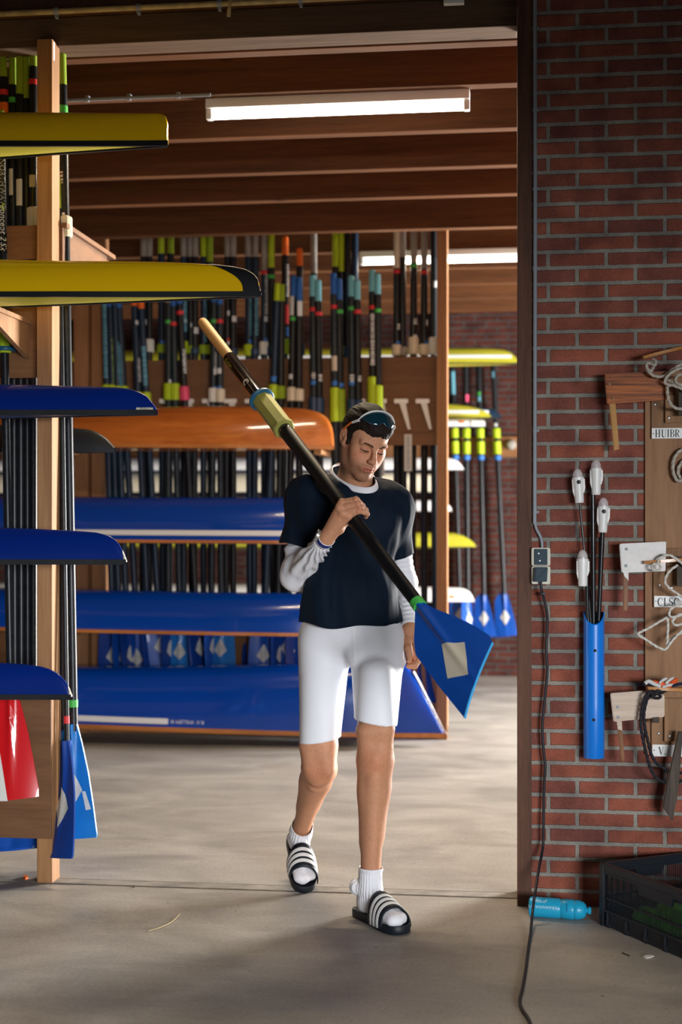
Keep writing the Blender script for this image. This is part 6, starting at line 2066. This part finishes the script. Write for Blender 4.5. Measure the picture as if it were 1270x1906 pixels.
rp_ = N_.new('ShaderNodeValToRGB'); rp_.color_ramp.elements[0].position = .32; rp_.color_ramp.elements[0].color = (.72, .66, .62, 1); rp_.color_ramp.elements[1].position = .62; rp_.color_ramp.elements[1].color = (1.06, 1.06, 1.06, 1)
m2_ = N_.new('ShaderNodeMix'); m2_.data_type = 'RGBA'; m2_.blend_type = 'MULTIPLY'; m2_.inputs['Factor'].default_value = .4
L_.new(tm_.outputs['Object'], mm_.inputs['Vector']); L_.new(mm_.outputs[0], fr_.inputs['Vector']); L_.new(fr_.outputs['Fac'], rp_.inputs['Fac'])
L_.new(mx_.outputs['Result'], m2_.inputs['A']); L_.new(rp_.outputs['Color'], m2_.inputs['B']); L_.new(m2_.outputs['Result'], b_.inputs['Base Color'])
b_.inputs['Roughness'].default_value = 0.58; b_.inputs['Specular IOR Level'].default_value = 0.3
b_.inputs['Subsurface Weight'].default_value = 0.12; b_.inputs['Subsurface Radius'].default_value = (.010, .004, .002); b_.inputs['Subsurface Scale'].default_value = .5
tc_ = N_.new('ShaderNodeTexCoord'); nn_ = N_.new('ShaderNodeTexNoise'); nn_.inputs['Scale'].default_value = 260; nn_.inputs['Detail'].default_value = 3
bp_ = N_.new('ShaderNodeBump'); bp_.inputs['Strength'].default_value = .18; bp_.inputs['Distance'].default_value = .001
L_.new(tc_.outputs['Object'], nn_.inputs['Vector']); L_.new(nn_.outputs['Fac'], bp_.inputs['Height']); L_.new(bp_.outputs['Normal'], b_.inputs['Normal'])

# the coarse trunk stops inside the neck and under the cuffs, where the fine meshes take over
def keep_outside(V, F, tests):
    k = np.ones(len(V), bool)
    for fn in tests: k &= ~fn(V)
    V2, F2, used = cull(V, F, k); return V2, F2, used


loc = (Vb - np.array(HEADC)) @ np.array(RH)
inhead = loc[:, 2] > -.150
def beyond(V, a, b, f):
    a, b = np.array(a), np.array(b); d = b - a
    tt = ((V - a) @ d) / (d @ d); r = np.linalg.norm(V - a - tt[:, None] * d, axis=1)
    return (tt > f) & (r < .075) & (tt < 1.6)
kb = ~(inhead & (np.linalg.norm(loc[:, :2], axis=1) < .13) & (loc[:, 2] < .2)) & ~beyond(Vb, J['rel'], J['rwr'], .82) & ~beyond(Vb, J['lel'], J['lwr'], .82)
Vb, Fb, used = cull(Vb, Fb, kb); cb = cb[used]
Vs, Fs, Cs, off = [], [], [], 0
for V_, F_, C_ in ((Vb, Fb, cb), (Vhw, Fh, ch), (Vr, Fr, cr), (Vl, Fl, cl)):
    Vs.append(V_); Fs.append(F_ + off); Cs.append(C_); off += len(V_)
ORG = Vector((0.0, -.24, 0.0))
man = bpy.data.objects.new('person', None); link(man); man.location = P(650, 1700, -.24).xy.to_3d()
tag(man, 'man in navy t-shirt and white shorts walking, looking down, carrying an oar', 'person')
MANI = -np.array(man.location)


def mpart(name, V, F, m, col=None, solid=0.0, parent=None): return np_mesh(name, V + MANI, F, m, parent or man, col, solid)


body = mpart('body', np.concatenate(Vs), np.concatenate(Fs), M_SKIN, np.concatenate(Cs))

# ---- hair
M_HAIR, N_, L_, b_ = new_mat('dark_brown_hair')
b_.inputs['Base Color'].default_value = (0.014, 0.008, 0.006, 1); b_.inputs['Roughness'].default_value = .68; b_.inputs['Specular IOR Level'].default_value = .2
tc_ = N_.new('ShaderNodeTexCoord'); mp_ = N_.new('ShaderNodeMapping'); mp_.inputs['Scale'].default_value = (420, 60, 60); nn_ = N_.new('ShaderNodeTexNoise'); nn_.inputs['Scale'].default_value = 1; nn_.inputs['Detail'].default_value = 3
mp_.inputs['Rotation'].default_value = (0, .3, .5)
bp_ = N_.new('ShaderNodeBump'); bp_.inputs['Strength'].default_value = .6; bp_.inputs['Distance'].default_value = .002
L_.new(tc_.outputs['Object'], mp_.inputs['Vector']); L_.new(mp_.outputs[0], nn_.inputs['Vector']); L_.new(nn_.outputs['Fac'], bp_.inputs['Height']); L_.new(bp_.outputs['Normal'], b_.inputs['Normal'])
HR = Field((-.12, -.15, -.13), (.12, .17, .18), .0024)
HR.ell((0, .022, .044), (.0820, .104, .091), .02)
HR.ell((0, -.030, .052), (.070, .068, .058), .02)
HR.ell((.012, -.068, .078), (.050, .030, .026), .02)
HR.ell((0, .055, -.030), (.060, .060, .060), .03)
for s in (-1, 1): HR.cone((s * .0735, -.008, .02), (s * .0705, -.012, -.018), .0085, .005, .012)
X_, Y_, Z_ = HR.ax[0][:, None, None], HR.ax[1][None, :, None], HR.ax[2][None, None, :]
hl = np.interp(HR.ax[1], [-.14, -.088, -.070, -.050, -.036, -.026, -.006, .004, .012, .030, .045, .08, .17], [.054, .054, .056, .052, .036, -.036, -.040, .016, .030, .020, -.050, -.085, -.085]).astype(np.float32)[None, :, None]
wob = .0035 * np.sin(X_ * 95 + 1.0) + .0012 * np.sin(X_ * 310)
cutd = (hl + wob * (Y_ < -.05) - .10 * np.maximum(0, X_) * (Y_ < -.05) - Z_) * .8
HR.D = np.maximum(HR.D, cutd)
Vx, Fx = HR.mesh(1)
Nx = vnorm(Vx, Fx)
g = noise3(np.stack([Vx[:, 0] * 1.0 + Vx[:, 2] * .4, Vx[:, 1], Vx[:, 2]], 1), (170, 22, 30)) * .0016 + noise3(Vx, (34, 20, 34), 9) * .0040
Vx = Vx + Nx * g[:, None]
hair = mpart('hair', Vx @ np.array(RH).T + np.array(HEADC), Fx, M_HAIR)

# brows and lashes
M_BROW = mat('brow_hair', (0.085, 0.042, 0.024), 0.8, spec=0.1, bump=0.8, bscale=600)
for s in (-1, 1):
    for nm, pts, rr, fl in (('eyebrow', ((.012, -.1000, .0150), (.022, -.1015, .0190), (.034, -.0960, .0215), (.044, -.0865, .0200), (.051, -.0765, .0150)), .0027, .6), ('eyelash', ((.0175, -.0895, -.0080), (.025, -.0922, -.0088), (.033, -.0928, -.0090), (.041, -.0888, -.0080), (.0485, -.0820, -.0055)), .0023, 1.0)):
        path = smooth_path([HW((s * a, b, c)) - man.location for a, b, c in pts], 5)
        bm = bmesh.new(); tube(bm, path, [rr * (.35 + .65 * math.sin(PI * (k + 2) / (len(path) + 3)) ** .6) for k in range(len(path))], 8)
        obj(nm, bm, M_BROW if nm == 'eyebrow' else M_HAIR, man)

# ---- clothes
M_NAVY = mat('navy_jersey', (0.002, 0.008, 0.019), 0.75, spec=0.14, sheen=0.02, bump=0.15, bscale=900)
M_WHITEC = mat('white_base_layer', (0.76, 0.76, 0.80), 0.7, bump=0.1, bscale=900)
M_SHORTS = mat('white_lycra', (0.82, 0.83, 0.88), 0.55, bump=0.08, bscale=1200)
M_SOCK = mat('white_sock_knit', (0.80, 0.80, 0.84), 0.8, bump=0.25, bscale=500)

# neck opening
NC = P(659, 888, -.226)
nu = (P(700, 891, -.226) - P(620, 881, -.226)) / 2
nv = P(673, 912, -.318) - NC
nn = nu.cross(nv).normalized()
if nn.z < 0: nn = -nn


def neck_uv(V):
    d = V - np.array(NC)
    A = np.stack([np.array(nu), np.array(nv), np.array(nn)], 1)
    c = d @ np.linalg.inv(A).T
    return np.hypot(c[:, 0], c[:, 1]), c[:, 2], c


S_ = Field((MX - .50, -.62, .95), (MX + .44, .12, 1.76), .0046)
torso(S_, .016, .05)
S_.ell(J['abd'] + Vector((0, -.012, -.06)), (.180, .128, .15), .05)
S_.ell(J['pel'] + Vector((0, -.006, .03)), (.186, .134, .10), .05)
rs_end = P(547, 1030, -.245); ls_end = P(752, 1052, -.13)
S_.cone(J['rsh'] + Vector((.01, 0, .0)), rs_end, .068, .068, .04)
S_.cone(J['lsh'], ls_end, .064, .050, .035)
Vt, Ft = S_.mesh(3)
r_, h__, c_ = neck_uv(Vt)
pxl = np.array([proj(v) for v in Vt])
hem = np.interp(pxl[:, 0], [530, 548, 575, 605, 640, 680, 715, 745, 770], [1140, 1142, 1158, 1166, 1161, 1151, 1150, 1147, 1140])
dr = (Vt - np.array(J['rsh'])) @ np.array((rs_end - J['rsh']).normalized())
dl = (Vt - np.array(J['lsh'])) @ np.array((ls_end - J['lsh']).normalized())
isr = pxl[:, 0] < 600; isl = pxl[:, 0] > 735
zr = (P(540, 1014, -.25)).z; zl = P(752, 1037, -.15).z
relr = np.linalg.norm(np.cross(Vt - np.array(J['rsh']), np.array((rs_end - J['rsh']).normalized())), axis=1)
rell = np.linalg.norm(np.cross(Vt - np.array(J['lsh']), np.array((ls_end - J['lsh']).normalized())), axis=1)
Nt = vnorm(Vt, Ft)
fold = noise3(Vt, (16, 16, 4.0)) * .0075 + noise3(Vt, (34, 34, 9), 4) * .0035
# drag lines from the armpits and soft billow above the hem
low = np.exp(-((Vt[:, 2] - P(650, 1130, -.3).z) / .07) ** 2)
fold += low * noise3(Vt, (22, 22, 6), 11) * .010
Vt = Vt + Nt * fold[:, None]
zh0 = P(650, 1160, -.3).z


def g_neck(V):
    r, h, c = neck_uv(V); an_ = np.arctan2(c[:, 1], c[:, 0])
    return np.where(h > -.08, .1 * (.90 + .20 * np.exp(-((an_ - 2.55) / .75) ** 2) - r), -1)


def g_hem(V): return zh0 - .012 * np.sin((V[:, 0] - MX + .19) * 9) + .006 * np.sin((V[:, 0] - MX) * 31) - V[:, 2]


def g_slr(V):
    d = (rs_end - J['rsh']).normalized(); q = V - np.array(J['rsh']); t = q @ np.array(d); rl = np.linalg.norm(np.cross(q, np.array(d)), axis=1)
    return np.where((rl < .096) & (V[:, 0] < J['rsh'].x + .045) & (t > .1), t - .170 - .010 * np.sin(V[:, 1] * 40), -1)


def g_sll(V):
    d = (ls_end - J['lsh']).normalized(); q = V - np.array(J['lsh']); t = q @ np.array(d); rl = np.linalg.norm(np.cross(q, np.array(d)), axis=1)
    return np.where((rl < .075) & (V[:, 0] > J['lsh'].x + .002) & (t > .1), t - .182, -1)


Vt, Ft = trim(Vt, Ft, [g_neck, g_hem, g_slr, g_sll])
shirt = mpart('t_shirt', Vt, Ft, M_NAVY, solid=.003)
# white base layer: collar ring and long sleeves
bm = bmesh.new()
ringp = []
for k in range(48):
    a = 2 * PI * k / 48
    c = NC + nu * math.cos(a) + nv * (-math.sin(a)) - nn * (.012 * max(0, math.sin(a)) * 0)
    outd = (nu * math.cos(a) + nv * (-math.sin(a))).normalized()
    ringp.append([c + nn * dz + outd * do for dz, do in ((-.009, .0095), (-.005, .0100), (.002, .0055), (.0085, -.0015), (.0098, -.0045), (.0075, -.0060), (.0, -.001), (-.007, .005))])
rings(bm, ringp + [ringp[0]], closed=True, cap0=False, cap1=False)
bmesh.ops.remove_doubles(bm, verts=bm.verts[:], dist=1e-5)
bmesh.ops.translate(bm, verts=bm.verts[:], vec=-man.location)
obj('base_layer_collar', bm, M_WHITEC, man)


def sleeve(sh, el, wr, rs, cut0, cut1, folds, extra=()):
    a, b, c = Vector(sh), Vector(el), Vector(wr)
    pts = (a, b, c)
    A = Field([min(p[i] for p in pts) - .09 for i in range(3)], [max(p[i] for p in pts) + .09 for i in range(3)], .0034)
    A.cone(a.lerp(b, cut0), b, rs[0], rs[1], .03)
    A.cone(b, b.lerp(c, cut1), rs[2], rs[3], .03)
    for e in extra: A.ell(*e)
    V, Fq = A.mesh(2)
    N = vnorm(V, Fq)
    V = V + N * folds(V)[:, None]
    e1 = np.array((c - b).normalized()); e0 = np.array((a - b).normalized())
    na = lambda v: np.array(v)
    def g1(V):
        q = V - na(b); return np.where((np.linalg.norm(np.cross(q, e1), axis=1) < .07) & (q @ e1 > 0), q @ e1 - (c - b).length * cut1 + .004, -1)
    def g0(V): return (V - na(b)) @ e0 - (a - b).length * (1 - cut0)
    return trim(V, Fq, [g1, g0])


inner = P(594, 1014, -.30)


def fold_r(V):
    q = np.array([proj(v) for v in V])
    ang = np.arctan2(q[:, 1] - 1008, q[:, 0] - 592)
    dist = np.hypot(q[:, 0] - 592, q[:, 1] - 1008)
    s = np.sin(ang * 20 + 1.3 * noise3(V, (20, 20, 20))) 
    w = np.clip((dist - 6) / 25, 0, 1) * np.clip((92 - dist) / 40, 0, 1)
    return .0058 * s * w + .003 * noise3(V, (25, 25, 25), 3)


Vv, Fv = sleeve(J['rsh'], J['rel'], J['rwr'], (.056, .054, .055, .032), .40, .93, fold_r)
mpart('base_layer_sleeve', Vv, Fv, M_WHITEC, solid=.002)
Vv, Fv = sleeve(J['lsh'], J['lel'], J['lwr'], (.046, .041, .041, .031), .40, .96, lambda V: .0024 * np.sin(V[:, 2] * 330 + 5 * noise3(V, (14, 14, 8))) * (.5 + .8 * noise3(V, (9, 9, 9), 6)) + .002 * noise3(V, (30, 30, 30)))
mpart('base_layer_sleeve', Vv, Fv, M_WHITEC, solid=.002)

# shorts
Q = Field((MX - .34, -.62, .58), (MX + .34, .12, 1.20), .0046)
Q.ell(J['pel'], (.178, .124, .13), .05)
Q.ell(P(668, 1222, -.325), (.045, .035, .048), .035)
Q.cone(J['rhip'] + Vector((-.004, 0, 0)), J['rkn'] + Vector((.0, .0, .0)), .101, .066, .028)
Q.cone(J['lhip'] + Vector((.004, 0, 0)), J['lkn'], .104, .069, .028)
Q.ell(J['pel'] + Vector((-.06, .085, -.03)), (.09, .07, .10), .05); Q.ell(J['pel'] + Vector((.06, .085, -.03)), (.09, .07, .10), .05)
for kn in (J['rkn'], J['lkn']):
    d = (Vector(J['ran'] if kn is J['rkn'] else J['lan']) - Vector(kn)).normalized(); fw = Vector((0.1, -1, 0)); fw = (fw - d * fw.dot(d)).normalized(); sd = d.cross(fw)
    for g_ in (1, -1): Q.cone(Vector(kn) + Vector((0, 0, .30)) + sd * (.010 * g_), Vector(kn) + fw * .030 + sd * (.027 * g_) - d * .03, .050, .048, .03)
Vq, Fq = Q.mesh(4)
# pinched cloth at the left hip
pin = np.array(P(761, 1233, YL - .020))
d = np.linalg.norm(Vq - pin, axis=1)
Vq = Vq + (pin - Vq) * (np.exp(-(d / .030) ** 2) * .9)[:, None]
qx = np.array([proj(v) for v in Vq])
left = qx[:, 0] < 650
zc_r = P(600, 1374, -.28).z + (qx[:, 0] - 600) * .00030 - .004 * np.cos((qx[:, 0] - 600) / 25); zc_l = P(700, 1344, -.36).z - (qx[:, 0] - 700) * .00032 - .002 * np.cos((qx[:, 0] - 700) / 25)
Nq = vnorm(Vq, Fq)
cr_ = np.zeros(len(Vq))
for (xa, ya, xb, yb, am, wd) in ((668, 1232, 748, 1215, .0022, 5), (690, 1222, 752, 1190, .0018, 5), (672, 1300, 720, 1292, .0012, 4), (655, 1240, 672, 1238, .002, 5), (610, 1236, 650, 1244, .0014, 6), (700, 1205, 752, 1172, .0014, 6)):
    ax_, bx_ = np.array((xa, ya)), np.array((xb, yb)); dd_ = bx_ - ax_
    tt = np.clip(((qx - ax_) @ dd_) / (dd_ @ dd_), 0, 1); ds = np.hypot(*(qx - ax_ - tt[:, None] * dd_).T)
    cr_ -= am * np.exp(-(ds / wd) ** 2) * np.sin(PI * np.clip(tt, .05, 1)) ** .5
seam = np.exp(-((qx[:, 0] - 657 + (qx[:, 1] - 1160) * -.03) / 1.6) ** 2) * (qx[:, 1] < 1236) * .0012
Vq = Vq + Nq * (cr_ + seam * (Vq[:, 1] < -.24))[:, None]


def g_leg(V):
    q = np.array([proj(v) for v in V])[:, 0]
    r = P(600, 1376, -.28).z + (q - 600) * .00030 - .004 * np.cos((q - 600) / 25); l = P(700, 1344, -.36).z - (q - 700) * .00032 - .002 * np.cos((q - 700) / 25)
    return np.where(q < 650, r, l) - V[:, 2]


Vq, Fq = trim(Vq, Fq, [g_leg, lambda V: V[:, 2] - 1.185])
mpart('shorts', Vq, Fq, M_SHORTS, solid=.0025)

# socks and slides
M_SLIDE = mat('black_slide_rubber', (0.008, 0.012, 0.018), 0.5)
M_STRIPEW = mat('white_strap_stripe', (0.78, 0.78, 0.76), 0.55)
for nm, ft, an, kn, top, bunch in (('r', RF, J['ran'], J['rkn'], .055, None), ('l', LF, J['lan'], J['lkn'], .075, P(664, 1650, J['lan'].y + .01))):
    pts = [ft.w(x, y, z) for x in (-.06, .06) for y in (-.03, .29) for z in (0, .22)]
    A = Field([min(p[i] for p in pts) - .03 for i in range(3)], [max(p[i] for p in pts) + .03 for i in range(3)], .0030)
    foot_prims(A, ft, .003)
    d = (Vector(kn) - Vector(an)).normalized()
    A.cone(an, Vector(an) + d * (top + .02), .042, .044, .02)
    if bunch:
        A.ell(bunch, (.027, .030, .030), .014)
    V, Fq = A.mesh(2)
    N = vnorm(V, Fq)
    th = np.arctan2((V - np.array(an)) @ np.array(ft.f), (V - np.array(an)) @ np.array(ft.x))
    tz = (V - np.array(an)) @ np.array(d)
    V = V + N * (.0012 * np.sin(th * 26) * np.clip((tz + .06) / .03, 0, 1) * np.clip((top - .014 - tz) / .006, 0, 1) + .0016 * noise3(V, (40, 40, 60)))[:, None]
    V = V + N * (.0015 * (tz > top - .012))[:, None]
    def g_top(V):
        q = V - np.array(an); dd_ = q @ np.array((0, -1., 0))
        return q @ np.array(d) - top + (.018 * np.clip(dd_ / .035, -1, 1) if nm == 'r' else 0)
    V, Fq = trim(V, Fq, [g_top])
    mpart('sock', V, Fq, M_SOCK, solid=.002)
    # slide: sole with a raised rim, broad strap, three stripes
    s = 1 if nm == 'l' else 1
    out = [(-.030, -.012), (.0, -.022), (.030, -.012), (.040, .03), (.040, .09), (.046, .15), (.053, .20), (.052, .245), (.040, .278), (.015, .292), (-.015, .290), (-.038, .272), (-.050, .235), (-.052, .19), (-.047, .13), (-.040, .08), (-.040, .03)]
    o2 = [v.xy for v in smooth_path([Vector((a, b, 0)) for a, b in out + out[:1]], 4)][:-1]
    bm = bmesh.new()
    c = Vector((0, .135))
    rr = []
    for f, z in ((.96, 0), (1.0, .004), (1.005, .016), (1.0, .026), (.985, .031), (.95, .030), (.90, .022), (.6, .0195), (.05, .0195)):
        rr.append([ft.w(*(c + (p - c) * f), z) - man.location for p in o2])
    rings(bm, rr)
    so = obj('slide_sandal', bm, M_SLIDE, man, angle=60)
    def strap(y0, y1, lift, m, name, par):
        bm = bmesh.new(); rr = []
        for j in range(9):
            yy = y0 + (y1 - y0) * j / 8
            row = []
            u = (yy - .145) / .10
            hh = .120 - .040 * u; ww = .055 + .0035 * math.sin(PI * min(1, max(0, u)))
            for k in range(25):
                a = PI * k / 24
                row.append(Vector((-math.cos(a) * (ww + lift), yy - .010 * math.sin(a) + (.012 * math.cos(a)), .012 + (hh - .012 + lift) * math.sin(a) ** .8)))
            rr.append([ft.w(*p) - man.location for p in row])
        rings(bm, rr, closed=False)
        o = obj(name, bm, m, par, angle=70)
        md = o.modifiers.new('thickness', 'SOLIDIFY'); md.thickness = .004 if name == 'strap' else .001; md.offset = -1
        return o
    sp = strap(.145, .240, 0.0, M_SLIDE, 'strap', so)
    for y0 in (.163, .185, .207): strap(y0, y0 + .0135, .0012, M_STRIPEW, 'stripe', so)

# ---- sunglasses pushed up on the hair
M_LENS = mat('dark_teal_mirror_lens', (0.004, 0.03, 0.045), 0.06, metal=0.0, coat=1.0, spec=0.9)
M_GLF = mat('white_glasses_frame', (0.80, 0.80, 0.80), 0.3, coat=0.3)
M_GLT = mat('orange_temple', (0.75, 0.16, 0.02), 0.35, coat=0.3)
g = thing('sunglasses', 'wraparound sunglasses with white rim and orange arms pushed up on the dark hair', 'sunglasses', HEADC, RH.to_euler())
Rg = Matrix.Rotation(-.30, 3, 'X')
def gpp(a, z, o=0.0): return Vector(((.0795 + o) * math.sin(a) - .003, -.002 - (.102 + o) * math.cos(a) + (z - .092) * 1.0, z))
rimz = lambda f: .140 - .050 * f ** 2.0
bm = bmesh.new(); rr = []
for i in range(41):
    a = math.radians(-66 + 132 * i / 40); f = abs(a) / math.radians(66)
    zb_ = min(.102 - .004 * math.sin(PI * min(1, f * 1.2)) + .006 * math.exp(-(f / .12) ** 2) - .008 * f, rimz(f) - .004)
    rr.append([gpp(a, zb_ + (rimz(f) - zb_) * k / 6, .004 * math.sin(PI * k / 6)) for k in range(7)])
rings(bm, rr, closed=False)
o = obj('lens', bm, M_LENS, g); md = o.modifiers.new('thickness', 'SOLIDIFY'); md.thickness = .002
bm = bmesh.new(); tube(bm, [gpp(math.radians(-67 + 134 * i / 40), rimz(abs(-67 + 134 * i / 40) / 66) + .001, .001) for i in range(41)], .0028, 8); obj('frame_rim', bm, M_GLF, g)
for s in (-1, 1):
    a0 = gpp(s * math.radians(66), .0885, .002)
    p1 = Vector((s * .0865, -.012, .060)); p2 = Vector((s * .0880, .008, .036)); p3 = Vector((s * .083, .030, .012))
    bm = bmesh.new(); tube(bm, [a0, a0.lerp(p1, .8)], [.0052, .0042], 10); obj('hinge_arm', bm, M_GLF, g)
    bm = bmesh.new(); tube(bm, smooth_path([a0.lerp(p1, .7), p1, p2, p3], 5), .0036, 10); obj('temple_arm', bm, M_GLT, g)

# ---- wrist watch over the cuff
M_STRAP = mat('blue_watch_strap', (0.012, 0.03, 0.20), 0.5)
M_WGREY = mat('grey_watch_metal', (0.42, 0.42, 0.40), 0.3, metal=0.7)
wd = (J['rwr'] - J['rel']).normalized()
wc = J['rel'].lerp(J['rwr'], .985)
wx = (Vector((-1, -.35, .55))); wx = (wx - wd * wx.dot(wd)).normalized(); wy = wd.cross(wx)
t = thing('wrist_watch', 'dark watch on a blue and white strap round the wrist holding the oar', 'watch', wc)
t.matrix_world = Matrix.Translation(wc) @ Matrix((wx, wy, wd)).transposed().to_4x4()
rw = .0315
def band(r, z0, z1, m, name):
    bm = bmesh.new(); rings(bm, [[Vector((rr_ * math.cos(2 * PI * k / 36), rr_ * math.sin(2 * PI * k / 36), z)) for k in range(36)] for rr_, z in ((r - .002, z0), (r, z0), (r, z1), (r - .002, z1))] , cap0=False, cap1=False)
    obj(name, bm, m, t)
band(rw, -.011, .011, M_STRAP, 'strap'); band(rw + .0006, -.0145, -.011, M_WHITEC, 'strap_edge'); band(rw + .0006, .011, .0135, M_WHITEC, 'strap_edge')
bm = bmesh.new(); lathe(bm, [(.021, rw - .004), (.022, rw + .001), (.022, rw + .007), (.020, rw + .009)], 28, Matrix.Rotation(PI / 2, 4, 'Y')); obj('watch_case', bm, M_WGREY, t)
bm = bmesh.new(); lathe(bm, [(.0195, rw + .008), (.0195, rw + .0098), (.0, rw + .0098)], 28, Matrix.Rotation(PI / 2, 4, 'Y')); obj('watch_face', bm, M_BLACKPL, t)
bm = bmesh.new(); tube(bm, [Vector((rw + .004, 0, .021)), Vector((rw + .004, 0, .026))], .003, 10); obj('crown', bm, M_WGREY, t)
